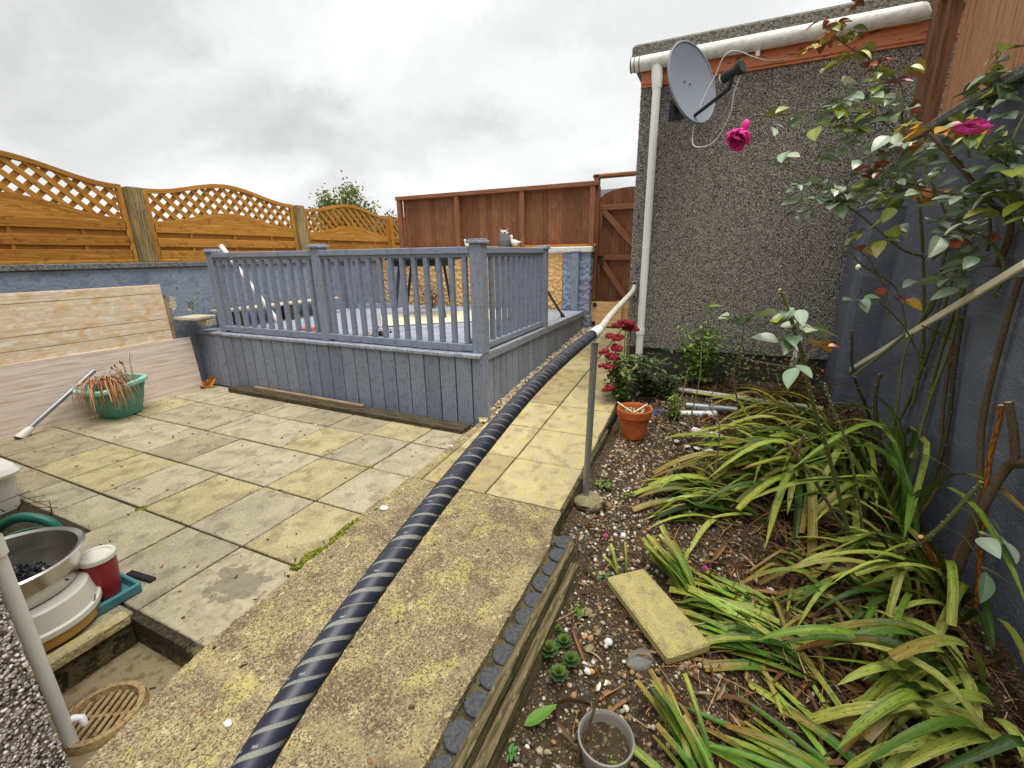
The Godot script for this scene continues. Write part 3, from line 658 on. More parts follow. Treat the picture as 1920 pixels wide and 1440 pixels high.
func setting() -> void:
	var q := MB.new()
	q.quad(Vector3(-150, -0.42, 150), Vector3(150, -0.42, 150), Vector3(150, -0.42, -150), Vector3(-150, -0.42, -150), Vector3.UP)
	struct("ground", q.mesh(), M.earth)
	# paving
	var patio := folder("patio")
	q = MB.new()
	q.box(Transform3D(Basis.IDENTITY, Vector3(-3.5, -0.047, -1.99)), Vector3(3.62, 0.07, 2.6), 0.002)
	part("bedding", q.mesh(), M.joint, patio)
	q = MB.new()
	q.box(Transform3D(Basis.IDENTITY, Vector3(-2.5, -0.047, -0.49)), Vector3(0.87, 0.07, 0.4), 0.002)
	part("bedding", q.mesh(), M.joint, patio)
	var mats := ["slab", "slab_b", "slab_c", "slab", "slab_d", "slab"]
	var xs := [-1.70, -2.054, -2.495, -2.936, -3.378, -3.819, -4.26, -4.70, -5.14, -5.33]
	for i in 6:
		var z0 := -3.043 + 0.4655 * i
		var z1 := z0 + 0.4655
		if i == 0: z0 = -3.05
		for k in xs.size() - 1:
			var x1: float = xs[k]
			if k == 0 and i >= 2: x1 = -1.58
			var x0: float = xs[k + 1]
			var zz := z1
			if i == 4 and k >= 3: zz = -0.94
			if i == 5:
				if k != 1 and k != 2: continue
				zz = -0.31
			var s := Vector3(x1 - x0 - R(0.011, 0.015), 0.045, zz - z0 - R(0.011, 0.016))
			var tilt := Basis(Vector3.RIGHT, R(-0.005, 0.005)) * Basis(Vector3.BACK, R(-0.005, 0.005))
			var mm: String = mats[rng.randi() % 6]
			if i == 4 and k == 1: mm = "slab_b"
			if i == 4 and k == 0:
				var sb := MB.new()
				sb.box(Transform3D.IDENTITY, Vector3(0.462, 0.045, 0.452), 0.004, Vector2(0.25, -0.12))
				part("slab", sb.mesh(), M.slab_stain, patio, Transform3D(Basis.IDENTITY, Vector3((x0 + x1) / 2, -0.0225, (z0 + zz) / 2)))
				continue
			bx("slab", M[mm], patio, Vector3((x0 + x1) / 2, -0.0225 + R(-0.002, 0.002), (z0 + zz) / 2), s, 0.004, tilt)
	var bw := []
	var bc := []
	for i in 420:
		var x := R(-5.1, -0.7)
		var z := R(-3.0, -0.2)
		if x < -1.6 and z > -0.7: continue
		if x > -1.6 and z < -2.0: continue
		var L := R(0.006, 0.022)
		bw.append(Transform3D(Basis(Vector3.UP, R(0, TAU)) * Basis(Vector3.RIGHT, R(-0.3, 0.3)) * Basis.from_scale(Vector3(L * R(0.3, 0.6), L * 0.25, L)), Vector3(x, 0.006 if x < -1.7 else 0.017, z)))
		bc.append([lin(52, 44, 36), lin(96, 72, 50), lin(70, 60, 44), lin(150, 110, 70), lin(196, 188, 168)][rng.randi() % 5])
	var bq := MB.new()
	bq.blob(Vector3(0.5, 0.5, 0.5), 33, 0.35, 4, 6)
	many("paving_crumbs", bq.mesh(), M.litter, bw, bc, null, "tiny dark leaf crumbs scattered over the paving and ramp", "crumbs")
	# strip of gravel beside the slabs
	gravel("gravel_strip", patio, 4200, func(): return Vector3(R(-4.6, -2.94), -0.03, R(-0.93, -0.33)), 0.006, 0.014)
	var gb := MB.new()
	gb.box(Transform3D(Basis.IDENTITY, Vector3(-3.9, -0.08, -0.62)), Vector3(1.93, 0.08, 0.64), 0.002)
	part("bedding", gb.mesh(), M.joint, patio)
	# drain pit
	var pit := folder("drain_pit")
	bx("pit_floor", M.pit_floor, pit, Vector3(-1.8, -0.16, -0.48), Vector3(0.5, 0.05, 0.44), 0.004)
	bx("pit_wall", M.damp, pit, Vector3(-1.8, -0.10, -0.715), Vector3(0.52, 0.16, 0.045), 0.006)
	bx("pit_wall", M.damp, pit, Vector3(-2.06, -0.10, -0.49), Vector3(0.04, 0.17, 0.40), 0.006)
	bx("kerb", M.path_slab, pit, Vector3(-2.052, 0.0, -0.50), Vector3(0.055, 0.05, 0.37), 0.008)
	# concrete ramp nearest the camera
	var P := PackedVector2Array()
	var lx := [[-1.505, 1.2], [-1.50, -0.30], [-1.545, -0.5], [-1.575, -0.62], [-1.60, -0.72], [-1.615, -0.95], [-1.625, -1.16], [-1.655, -1.4], [-1.685, -1.64], [-1.69, -1.9], [-1.70, -2.09]]
	for i in lx.size() - 1:
		for k in 6:
			var t := k / 6.0
			P.append(Vector2(lerpf(lx[i][0], lx[i + 1][0], t) + R(-0.006, 0.006), -lerpf(lx[i][1], lx[i + 1][1], t)))
	P.append(Vector2(-1.70, 2.09)); P.append(Vector2(-0.665, 2.09))
	for k in 26:
		P.append(Vector2((-0.655 if k < 2 else -0.622) + 0.0005 * k + R(-0.005, 0.005), 2.05 - k * 0.13))
	P.append(Vector2(-0.61, -1.2))
	q = MB.new()
	q.prism(P, 0.2, Transform3D(Basis(Vector3(1, 0, 0), Vector3(0, 0, -1), Vector3(0, 1, 0)), Vector3(0, -0.088, 0)))
	struct("ramp", q.mesh(), M.ramp)
	# path slabs climbing to the gate
	var path := folder("path")
	var zs := -2.10
	var pm := ["path_slab", "path_slab", "path_slab_b"]
	var ang := atan(0.09)
	q = MB.new()
	q.box(Transform3D(Basis(Vector3.RIGHT, ang), Vector3(-1.2, path_y(-4.3) - 0.075, -4.3)), Vector3(1.04, 0.08, 4.48), 0.002)
	part("bedding", q.mesh(), M.joint, path)
	while zs > -6.5:
		var zn := zs - 0.468
		for c in [[-1.612, -1.155], [-1.148, -0.675]]:
			var y := (path_y(zs) + path_y(zn)) / 2
			var xo := -0.035 * clampf((-zs - 2.1) / 2.4, 0, 1.1) if c[0] > -1.4 else 0.0
			bx("slab", M[pm[rng.randi() % 3]], path, Vector3((c[0] + c[1] + xo) / 2, y - 0.0225 + R(-0.001, 0.001), (zs + zn) / 2), Vector3(c[1] - c[0] + xo - 0.006, 0.045, 0.461), 0.004, Basis(Vector3.RIGHT, atan((path_y(zn) - path_y(zs)) / 0.468)))
		zs = zn
	bx("kerb", M.ramp, path, Vector3(-1.655, -0.01, -2.55), Vector3(0.07, 0.10, 0.92), 0.008, Basis(Vector3.RIGHT, 0.055))
	bx("edging", M.damp, path, Vector3(-0.665, -0.06, -2.6), Vector3(0.02, 0.2, 1.3), 0.004, Basis(Vector3.RIGHT, ang * 0.6))
	gravel("gravel_strip", path, 1500, func():
		var z := R(-6.3, -3.0)
		return Vector3(R(-1.705, -1.6 + 0.03 * (z + 3.0) / -3.3), path_y(z) + R(-0.012, 0.004), z), 0.008, 0.02)
	q = MB.new()
	q.box(Transform3D(Basis.IDENTITY, Vector3(-0.61, -0.072, -0.6)), Vector3(0.13, 0.11, 2.62), 0.004)
	part("edge_fill", q.mesh(), M.damp, path)
	# soil of the bed
	q = MB.new()
	var nx := 60
	var nzv := 150
	var f := FastNoiseLite.new()
	f.seed = 4; f.frequency = 7.0
	var H := []
	for i in nx + 1:
		var row := []
		for k in nzv + 1:
			var x := -0.66 + 1.85 * i / nx
			var z := 0.9 - 5.45 * k / nzv
			row.append(Vector3(x, soil_y(x, z) + f.get_noise_2d(x, z) * 0.018, z))
		H.append(row)
	for i in nx:
		for k in nzv:
			var a: Vector3 = H[i][k]; var b: Vector3 = H[i + 1][k]; var c: Vector3 = H[i + 1][k + 1]; var e: Vector3 = H[i][k + 1]
			var nn := (b - a).cross(e - a).normalized()
			if nn.y < 0: nn = -nn
			q.quad(a, b, c, e, nn)
	struct("soil", q.mesh(), M.soil)
	var pebs := []
	var pc := []
	var sh := [lin(226, 218, 200), lin(178, 160, 130), lin(140, 128, 112), lin(200, 186, 156), lin(104, 98, 92), lin(190, 150, 100)]
	for i in 15000:
		var x := R(-0.6, 1.1)
		var z := -pow(R(0.02, 1.0), 0.8) * 4.6 + 0.1
		if z > -1.9 and x < -0.48: continue
		if rng.randf() < smoothstep(-0.1, 0.5, x) * 0.8: continue
		var s := R(0.002, 0.0055) if rng.randf() < 0.8 else R(0.006, 0.012)
		pebs.append(Transform3D(rbasis(s) * Basis.from_scale(Vector3(1, R(0.6, 1), R(0.6, 1))), Vector3(x, soil_y(x, z) + R(0.0, 0.008), z)))
		pc.append(sh[rng.randi() % 6] * R(0.6, 1.1))
	for i in 2600:
		var x := -0.58 + 1.5 * pow(rng.randf(), 1.7)
		var z := R(-3.9, -0.6)
		if z > -1.9 and x < -0.44: continue
		pebs.append(Transform3D(rbasis(R(0.006, 0.015)) * Basis.from_scale(Vector3(1, R(0.5, 0.9), R(0.5, 0.9))), Vector3(x, soil_y(x, z) + R(0.0, 0.012), z)))
		pc.append(sh[rng.randi() % 6] * R(0.6, 1.05))
	q = MB.new()
	q.blob(Vector3.ONE, 5, 0.2, 4, 6)
	many("soil_pebbles", q.mesh(), M.stones, pebs, pc, null, "small pale pebbles scattered over the dark soil of the bed", "pebbles")
	# dead leaf litter
	var lw := []
	var lc := []
	var dc := [lin(170, 124, 82), lin(124, 88, 60), lin(194, 152, 106), lin(100, 72, 52), lin(208, 178, 136), lin(150, 104, 74), lin(84, 62, 46)]
	for i in 9500:
		var x := R(-0.55, 1.1)
		var z := R(-4.35, -0.55)
		var dens := smoothstep(-0.1, 0.5, x) * 0.8 + 0.16 + smoothstep(-3.0, -3.8, z) * 0.5
		if rng.randf() > dens: continue
		if z > -1.9 and x < -0.42: continue
		var L := R(0.015, 0.075) * (1.0 + 1.3 * float(rng.randf() < 0.18))
		var b := Basis(Vector3.UP, R(0, TAU)) * Basis(Vector3.RIGHT, R(-0.4, 0.4)) * Basis(Vector3.BACK, R(-0.5, 0.5)) * Basis.from_scale(Vector3(L * R(0.05, 0.20), L * R(0.3, 1.2), L))
		lw.append(Transform3D(b, Vector3(x, soil_y(x, z) + R(0.006, 0.03), z)))
		lc.append(dc[rng.randi() % 7] * R(0.5, 1.1))
	q = MB.new()
	for i in 5:
		for s in [-1.0, 1.0]:
			var z0 := -0.5 + i * 0.2; var z1 := z0 + 0.2
			var w0: float = 0.5 * sqrt(maxf(0.0, 1.0 - 4 * z0 * z0)) * s; var w1: float = 0.5 * sqrt(maxf(0.0, 1.0 - 4 * z1 * z1)) * s
			var y0 := 0.12 * cos(z0 * 4); var y1 := 0.12 * cos(z1 * 4)
			var nn := Vector3(-s * 0.4, 1, 0).normalized()
			q.quad(Vector3(0, y0 - 0.06, z0), Vector3(w0, y0, z0), Vector3(w1, y1, z1), Vector3(0, y1 - 0.06, z1), nn)
	many("leaf_litter", q.mesh(), M.litter, lw, lc, null, "brown dead leaves and strips littering the flower bed", "dead leaves")
	var tw := []
	var tc := []
	for i in 1300:
		var x := R(-0.5, 1.1)
		var z := R(-4.3, -0.6)
		if rng.randf() > smoothstep(-0.4, 0.6, x) + 0.2: continue
		var L := R(0.05, 0.2)
		var b := Basis(Vector3.UP, R(0, TAU)) * Basis(Vector3.RIGHT, R(-0.25, 0.25)) * Basis.from_scale(Vector3(R(0.7, 1.6), R(0.7, 1.6), L))
		tw.append(Transform3D(b, Vector3(x, soil_y(x, z) + R(0.008, 0.05), z)))
		tc.append(dc[rng.randi() % 7] * R(0.5, 1.2))
	q = MB.new()
	q.tube([Vector3(0, 0, -0.5), Vector3(0.002, 0.003, 0), Vector3(0, 0, 0.5)], [0.0012, 0.0014, 0.0008], 5)
	many("twig_litter", q.mesh(), M.litter, tw, tc, null, "thin dry stalks strewn between the plants in the bed", "stalks")
	# moss cushions where ramp meets paving
	var mw := []
	var mc := []
	for i in 900:
		var pick := rng.randi() % 5
		var at := [Vector3(-1.665, 0.012, -1.50), Vector3(-1.655, 0.012, -1.23), Vector3(-1.64, 0.012, -1.35), Vector3(-2.054, -0.004, -2.112), Vector3(-2.936, -0.004, -1.18)][pick] as Vector3
		var sp: Vector3 = [Vector3(0.014, 0, 0.09), Vector3(0.018, 0, 0.08), Vector3(0.006, 0, 0.14), Vector3(0.02, 0, 0.02), Vector3(0.02, 0, 0.02)][pick]
		var p := at + Vector3(rng.randfn() * sp.x * 0.6, R(-0.006, 0.004), rng.randfn() * sp.z * 0.5)
		mw.append(Transform3D(rbasis(R(0.003, 0.008)), p))
		mc.append([lin(96, 108, 26), lin(120, 126, 40), lin(74, 90, 22), lin(136, 130, 60)][rng.randi() % 4])
	q = MB.new()
	q.blob(Vector3.ONE, 8, 0.35, 4, 6)
	many("moss", q.mesh(), M.moss, mw, mc, null, "green moss cushions along the joint between ramp and slabs", "moss")

func gravel(called: String, parent: Node3D, count: int, where: Callable, s0: float, s1: float) -> void:
	var w := []
	var c := []
	var sh := [lin(216, 200, 160), lin(190, 172, 130), lin(230, 222, 196), lin(150, 138, 108), lin(200, 176, 120), lin(120, 112, 96)]
	for i in count:
		var p: Vector3 = where.call()
		w.append(Transform3D(rbasis(R(s0, s1)) * Basis.from_scale(Vector3(1, R(0.55, 0.9), R(0.6, 1))), p))
		c.append(sh[rng.randi() % 6] * R(0.7, 1.05))
	var q := MB.new()
	q.blob(Vector3.ONE, 15, 0.16, 5, 7)
	many(called, q.mesh(), M.stones, w, c, parent)

func dash_wall(parent: Node3D, o: Vector3, u: Vector3, vdir: Vector3, nrm_: Vector3, w: float, h: float, per_m2: float, s0: float, s1: float, dark := 1.0) -> void:
	var ws := []
	var cs := []
	var sh := [lin(206, 198, 190), lin(168, 161, 154), lin(148, 141, 136), lin(186, 178, 170), lin(216, 210, 202), lin(158, 149, 140), lin(128, 121, 118), lin(174, 167, 159)]
	var count := int(w * h * per_m2)
	for i in count:
		var p := o + u * R(0, w) + vdir * R(0, h) + nrm_ * R(-0.001, 0.003)
		ws.append(Transform3D(rbasis(R(s0, s1)) * Basis.from_scale(Vector3(1, R(0.5, 0.9), R(0.6, 1))), p))
		cs.append(sh[rng.randi() % 8] * R(0.75, 1.25) * dark)
	var q := MB.new()
	q.blob(Vector3.ONE, 21, 0.22, 4, 5)
	many("pebbledash", q.mesh(), M.stones, ws, cs, parent)

func buildings() -> void:
	# garage
	var g := thing("garage", "pebbledashed garage with white gutter and orange fascia at the right of the path", "garage", Vector3(0.2, 0, -4.5))
	bx("wall", M.dash, g, Vector3(0.52, 1.71, -1.75), Vector3(3.0, 2.44, 3.5), 0.01)
	bx("plinth", M.plinth, g, Vector3(0.52, 0.23, -1.76), Vector3(2.96, 0.56, 3.48), 0.008)
	bx("roof_slab", M.dash_edge, g, Vector3(0.50, 3.0, -1.72), Vector3(3.12, 0.15, 3.62), 0.02)
	bx("fascia", M.fascia, g, Vector3(0.2, 2.855, 0.017), Vector3(2.36, 0.14, 0.03), 0.004)
	bx("fascia", M.fascia, g, Vector3(0.2, 2.775, 0.012), Vector3(2.36, 0.02, 0.02), 0.003)
	dash_wall(g, Vector3(-0.98, 0.49, 0.0), Vector3.RIGHT, Vector3.UP, Vector3.BACK, 2.1, 2.28, 25000, 0.0027, 0.0050)
	dash_wall(g, Vector3(-0.98, 0.25, 0.0), Vector3.FORWARD, Vector3.UP, Vector3.LEFT, 2.2, 2.52, 12000, 0.0027, 0.0050)
	var q := MB.new()
	var gx := [-1.065, -0.95, -0.3, 0.3, 0.86]
	var gp := []
	for x in gx:
		gp.append(Vector3(x, 2.925 + 0.006 * (x + 1.0), 0.085))
	q.tube(gp, [0.056], 18)
	var gut := part("gutter", q.mesh(), M.gutter, g)
	tb("gutter_end", M.gutter, g, [Vector3(0.855, 2.936, 0.085), Vector3(0.875, 2.93, 0.085), Vector3(0.93, 2.905, 0.075)], [0.056, 0.05, 0.012], 16)
	for x in [-1.06, -1.03, -0.99]:
		tb("cable_tie", M.black, g, [Vector3(x, 2.925, 0.085), Vector3(x + 0.005, 2.925, 0.085)], [0.059], 16)
	for x in [-0.1, 0.5]:
		bx("gutter_bracket", M.upvc, g, Vector3(x, 2.86, 0.06), Vector3(0.03, 0.05, 0.07), 0.004)
	var dp := [Vector3(-0.845, 2.90, 0.085), Vector3(-0.84, 2.80, 0.08), Vector3(-0.838, 2.74, 0.075)]
	tb("downpipe", M.upvc, g, dp, [0.046, 0.046, 0.04], 16)
	tb("downpipe", M.upvc, g, [Vector3(-0.838, 2.76, 0.075), Vector3(-0.838, 1.5, 0.072), Vector3(-0.838, 0.28, 0.072)], [0.034], 18)
	for y in [2.755, 0.66]:
		tb("pipe_collar", M.upvc, g, [Vector3(-0.838, y - 0.03, 0.073), Vector3(-0.838, y - 0.024, 0.073), Vector3(-0.838, y + 0.024, 0.073), Vector3(-0.838, y + 0.03, 0.073)], [0.038, 0.041, 0.041, 0.038], 18)
	# satellite dish
	var d := thing("satellite_dish", "dark grey oval satellite dish fixed under the garage gutter", "satellite dish", Vector3(-0.37, 2.615, -4.12))
	var nn := Vector3(0.80, 0.24, 0.55).normalized()
	var right := Vector3.UP.cross(nn).normalized()
	var up := nn.cross(right)
	var B := Basis(right, up, nn)
	q = MB.new()
	var K := 36
	for s in [0.0, -0.012]:
		for i in 8:
			for k in K:
				var ps := []
				var ns := []
				for e in [[i, k], [i, k + 1], [i + 1, k + 1], [i + 1, k]]:
					var r: float = e[0] / 8.0
					var a: float = TAU * e[1] / K
					var z: float = 0.055 * r * r + s
					ps.append(B * Vector3(cos(a) * 0.26 * r, sin(a) * 0.292 * r, z))
					var nv := Vector3(-cos(a) * 0.40 * r, -sin(a) * 0.36 * r, 1.0).normalized()
					ns.append(B * (nv if s == 0.0 else -nv))
				q.squad(ps[0], ps[1], ps[2], ps[3], ns[0], ns[1], ns[2], ns[3])
	part("reflector", q.mesh(), M.dish_grey, d)
	var rimp := []
	for k in K + 1:
		var a := TAU * k / K
		rimp.append(B * Vector3(cos(a) * 0.262, sin(a) * 0.294, 0.050))
	q = MB.new()
	q.tube(rimp, [0.010], 8, false)
	part("rim", q.mesh(), M.dish_grey, d)
	for p in [[-0.03, 0.03], [0.03, 0.02], [-0.02, -0.2], [0.03, -0.2]]:
		var o: Vector3 = B * Vector3(p[0], p[1], 0.006)
		tb("bolt", M.black, d, [o, o + nn * 0.006], [0.006], 8)
	var a0: Vector3 = B * Vector3(0, -0.235, 0.04)
	var a1: Vector3 = B * Vector3(0, -0.20, 0.33)
	q = MB.new()
	q.box(Transform3D(Basis(right, nn.cross(right), nn).orthonormalized(), Vector3.ZERO), Vector3(0.03, 0.016, 0.02))
	tb("arm", M.dark_plastic, d, [a0, a1, a1 + up * 0.07 + nn * 0.03], [0.013, 0.013, 0.013], 6)
	var h0 := a1 + up * 0.09 + nn * 0.02
	tb("receiver", M.dark_plastic, d, [h0 - nn * 0.06, h0 - nn * 0.055, h0 - nn * 0.02, h0 + nn * 0.05], [0.032, 0.036, 0.036, 0.022], 16)
	tb("receiver_cap", M.bucket_white, d, [h0 - nn * 0.07, h0 - nn * 0.058], [0.030, 0.033], 16)
	tb("receiver_body", M.dark_plastic, d, [h0 + nn * 0.05, h0 + nn * 0.055, h0 + nn * 0.085, h0 + nn * 0.09], [0.04, 0.046, 0.046, 0.04], 16)
	tb("mount", M.dark_plastic, d, [Vector3(-0.05, -0.02, -0.01), Vector3(-0.10, -0.05, -0.2), Vector3(-0.10, -0.05, -0.37)], [0.02], 10)
	bx("mount_plate", M.dark_plastic, d, Vector3(-0.10, -0.05, -0.372), Vector3(0.12, 0.16, 0.012), 0.003)
	var hb: Vector3 = d.position + h0 + nn * 0.07 - up * 0.05
	q = MB.new()
	var cp := []
	for t in [hb, hb + Vector3(-0.03, -0.1, -0.02), hb + Vector3(-0.04, -0.22, -0.05), hb + Vector3(-0.12, -0.37, -0.1), hb + Vector3(-0.22, -0.40, -0.14), hb + Vector3(-0.29, -0.34, -0.2), hb + Vector3(-0.27, -0.1, -0.3), hb + Vector3(-0.18, 0.12, -0.34), hb + Vector3(-0.08, 0.27, -0.34), Vector3(0.25, 2.80, -4.46), Vector3(0.85, 2.90, -4.455)]:
		cp.append(t)
	q.tube(smooth(cp, 6), [0.0042], 7)
	single("aerial_cable", q.mesh(), M.cable, "thin white cable looping down from the satellite dish receiver", "cable")
	q = MB.new()
	q.tube(smooth([Vector3(1.04, 2.87, -4.40), Vector3(1.12, 2.84, -4.30), Vector3(1.135, 2.74, -4.285), Vector3(1.13, 2.45, -4.275), Vector3(1.10, 2.15, -4.262), Vector3(1.06, 1.95, -4.26)], 5), [0.006], 7)
	single("hanging_cable", q.mesh(), M.cable_dull, "grey cable hanging down the fence post beside the gutter end", "cable")
	# house corner at the lower left
	var hw := thing("house", "pebbledashed house corner at the bottom left of the photo", "house", Vector3(-1.56, 0, -0.30))
	bx("wall", M.dash, hw, Vector3(-1.9, 1.2, 2.0), Vector3(3.8, 3.2, 4.0), 0.008)
	dash_wall(hw, Vector3(0, -0.25, 0), Vector3.BACK, Vector3.UP, Vector3.RIGHT, 0.6, 1.0, 16000, 0.0036, 0.0068)
	dash_wall(hw, Vector3(0, -0.25, 0), Vector3.LEFT, Vector3.UP, Vector3.FORWARD, 0.35, 1.0, 16000, 0.0036, 0.0068)
	q = MB.new()
	q.tube([Vector3(-1.760, 0.62, -0.364), Vector3(-1.760, 0.2, -0.364), Vector3(-1.760, -0.13, -0.364)], [0.0185], 16)
	q.tube([Vector3(-1.760, 0.60, -0.364), Vector3(-1.760, 0.605, -0.364), Vector3(-1.760, 0.66, -0.364), Vector3(-1.760, 0.665, -0.364)], [0.019, 0.024, 0.024, 0.019], 16)
	q.tube([Vector3(-1.765, -0.035, -0.385), Vector3(-1.74, -0.035, -0.40), Vector3(-1.735, -0.06, -0.40)], [0.012, 0.012, 0.01], 8)
	single("waste_pipe", q.mesh(), M.upvc, "white plastic waste pipe running down the house corner to the drain", "pipe")
	# left garden wall with coping
	var lw := thing("garden_wall", "long grey painted garden wall on the left under the lattice fence", "wall", Vector3(-5.36, 0, -3.5))
	bx("wall", M.grey_wall, lw, Vector3(-0.07, 0.5, 0.2), Vector3(0.14, 1.64, 9.0), 0.006)
	var z := 4.6
	while z > -4.4:
		bx("coping_stone", M.coping, lw, Vector3(-0.075, 1.347, z - 0.3), Vector3(0.21, 0.052, 0.594), 0.006)
		z -= 0.6
	for i in 7:
		var fp := PackedVector2Array()
		var fr := [0.05, 0.022, 0.03, 0.016, 0.018, 0.04, 0.014][i] as float
		for k in 11:
			fp.append(Vector2(cos(TAU * k / 11.0), sin(TAU * k / 11.0) * [1.9, 1.0, 0.8, 1.3, 0.7, 1.6, 1.0][i]) * fr * R(0.45, 1.15))
		var fm := MB.new()
		fm.prism(fp, 0.002, Transform3D(Basis(Vector3(0, 0, -1), Vector3.UP, Vector3.RIGHT), Vector3(0.0012, [0.93, 1.02, 0.86, 1.10, 0.98, 0.90, 1.06][i], [0.60, 0.66, 0.44, 0.52, 0.36, 0.42, 0.30][i])))
		part("peeled_patch", fm.mesh(), M.coping if i % 2 else M.ledge_wood, lw)
	# back wall
	var bw := thing("back_wall", "peach rendered back wall with white coping behind the deck", "wall", Vector3(-3.5, 0, -6.2))
	bx("wall", M.peach, bw, Vector3(-0.25, 0.8, -0.08), Vector3(3.45, 1.22, 0.16), 0.004)
	bx("painted_end", M.rough_grey, bw, Vector3(1.68, 0.75, -0.08), Vector3(0.402, 1.33, 0.164), 0.012)
	bx("wall_foot", M.rough_grey, bw, Vector3(1.86, 0.25, -0.10), Vector3(0.07, 0.6, 0.21), 0.01)
	bx("coping", M.white_paint, bw, Vector3(0.03, 1.455, -0.07), Vector3(3.74, 0.075, 0.22), 0.012)
	bx("trunking", M.paint_wood, bw, Vector3(1.675, 1.02, 0.03), Vector3(0.105, 0.8, 0.06), 0.006)
	bx("trunking_cap", M.paint_wood_c, bw, Vector3(1.675, 1.425, 0.035), Vector3(0.13, 0.022, 0.07), 0.006)
	# right wall
	var rw := thing("boundary_wall", "dark slate painted boundary wall behind the rose bush on the right", "wall", Vector3(1.15, 0, -2.0))
	bx("wall", M.navy_wall, rw, Vector3(0.09, 0.9, 0.6), Vector3(0.18, 2.42, 6.2), 0.01)
	bx("coping", M.coping, rw, Vector3(0.07, 2.13, 0.6), Vector3(0.24, 0.05, 6.2), 0.01)
	q = MB.new()
	var pp := PackedVector2Array([Vector2(0, 0), Vector2(-0.175, 0), Vector2(-0.205, 0.012), Vector2(-0.222, 0.04), Vector2(-0.225, 0.07), Vector2(-0.225, 0.34), Vector2(0, 0.34)])
	q.prism(pp, 1.75, Transform3D(Basis(Vector3(1, 0, 0), Vector3(0, 0, -1), Vector3(0, 1, 0)), Vector3(0.002, 0.80, -2.16)))
	part("pilaster", q.mesh(), M.navy_wall, rw)
	bx("pilaster_cap", M.navy_wall, rw, Vector3(-0.11, 1.685, -2.335), Vector3(0.24, 0.03, 0.37), 0.012)
	# timber fence on the right wall
	var rf := thing("tall_fence", "tall reddish brown board fence standing on the dark boundary wall", "fence", Vector3(1.2, 2.155, -2.0))
	var zz := -2.17
	while zz < 2.6:
		bx("board", M[["tan_wood", "tan_wood", "tan_wood"][rng.randi() % 3]], rf, Vector3(0.03 + R(0, 0.004), 0.55, zz + 0.07), Vector3(0.018, 1.1, 0.143), 0.003)
		zz += 0.145
	bx("post", M.post_brown, rf, Vector3(-0.045, 0.52, -2.32), Vector3(0.09, 1.2, 0.10), 0.004)
	bx("post", M.post_brown, rf, Vector3(-0.015, 0.52, -2.215), Vector3(0.07, 1.2, 0.06), 0.004)
	bx("top_rail", M.post_brown, rf, Vector3(-0.03, 0.80, 0.2), Vector3(0.10, 0.05, 5.1), 0.004)
	bx("bottom_rail", M.tan_wood, rf, Vector3(0.0, 0.03, 0.2), Vector3(0.05, 0.05, 4.7), 0.004)
	# brown board fence on the back wall
	var bf := thing("board_fence", "reddish brown close board fence above the peach back wall", "fence", Vector3(-3.22, 1.49, -6.25))
	var xx := -1.56
	while xx < 1.56:
		var bb := Basis(Vector3.UP, 0.06)
		bx("board", M[["brown_wood", "brown_wood_b", "brown_wood_c"][rng.randi() % 3]], bf, Vector3(xx + 0.052, 0.40, -0.075), Vector3(0.112, 0.78, 0.014), 0.002, bb)
		xx += 0.1
	for x in [-1.60, -0.52, 0.56, 1.585]:
		bx("post", M.brown_wood_c, bf, Vector3(x, 0.395, -0.02), Vector3(0.072, 0.79, 0.075), 0.004)
	bx("post", M.brown_wood_b, bf, Vector3(1.628, 0.02, -0.12), Vector3(0.05, 1.5, 0.08), 0.004)
	bx("top_rail", M.brown_wood_c, bf, Vector3(0, 0.80, -0.03), Vector3(3.30, 0.055, 0.12), 0.004)
	bx("bottom_rail", M.orange_wood, bf, Vector3(0.1, 0.02, -0.02), Vector3(3.1, 0.035, 0.06), 0.004)
	# gate frame and gate
	var gf := thing("gateway", "brown timber gateway with a high cross beam beside the garage", "gateway", Vector3(-1.6, 0.37, -6.5))
	bx("post", M.brown_wood_c, gf, Vector3(-0.045, 1.03, 0), Vector3(0.07, 2.06, 0.09), 0.004)
	bx("post", M.brown_wood_b, gf, Vector3(0.74, 1.03, 0), Vector3(0.07, 2.06, 0.09), 0.004)
	bx("cross_beam", M.brown_wood_c, gf, Vector3(0.35, 2.035, 0), Vector3(0.9, 0.055, 0.09), 0.02)
	var gt := thing("gate", "brown arched timber gate with diagonal braces at the path end", "gate", Vector3(-1.607, 0.40, -6.5))
	for i in 7:
		var x0 := 0.0 + i * 0.096
		var gb := PackedVector2Array([Vector2(x0 + 0.001, 0), Vector2(x0 + 0.095, 0)])
		for e in 5:
			var xe := x0 + 0.095 - 0.0235 * e
			gb.append(Vector2(xe, 1.66 + 0.19 * sqrt(maxf(0.0, 1.0 - pow((xe - 0.42) / 0.44, 2.0)))))
		var gq := MB.new()
		gq.prism(gb, 0.016, Transform3D(Basis.IDENTITY, Vector3(0, 0, -0.02)))
		for e in gq.t.size(): gq.t[e] = Vector2(gq.v[e].y, gq.v[e].x + i * 0.3)
		part("board", gq.mesh(), M[["brown_wood", "brown_wood_b"][i % 2]], gt)
	bx("stile", M.brown_wood_c, gt, Vector3(0.03, 0.83, 0.015), Vector3(0.06, 1.64, 0.04), 0.004)
	for y in [1.60, 0.94, 0.10]:
		bx("rail", M.brown_wood_c, gt, Vector3(0.35, y, 0.018), Vector3(0.66, 0.07, 0.04), 0.004)
	for y in [[1.56, 0.98], [0.90, 0.14]]:
		var p0 := Vector3(0.07, y[0], 0.02); var p1 := Vector3(0.62, y[1], 0.02)
		var an := atan2(p1.y - p0.y, p1.x - p0.x)
		bx("brace", M.brown_wood_c, gt, (p0 + p1) / 2, Vector3(p0.distance_to(p1), 0.075, 0.034), 0.004, Basis(Vector3.BACK, an))
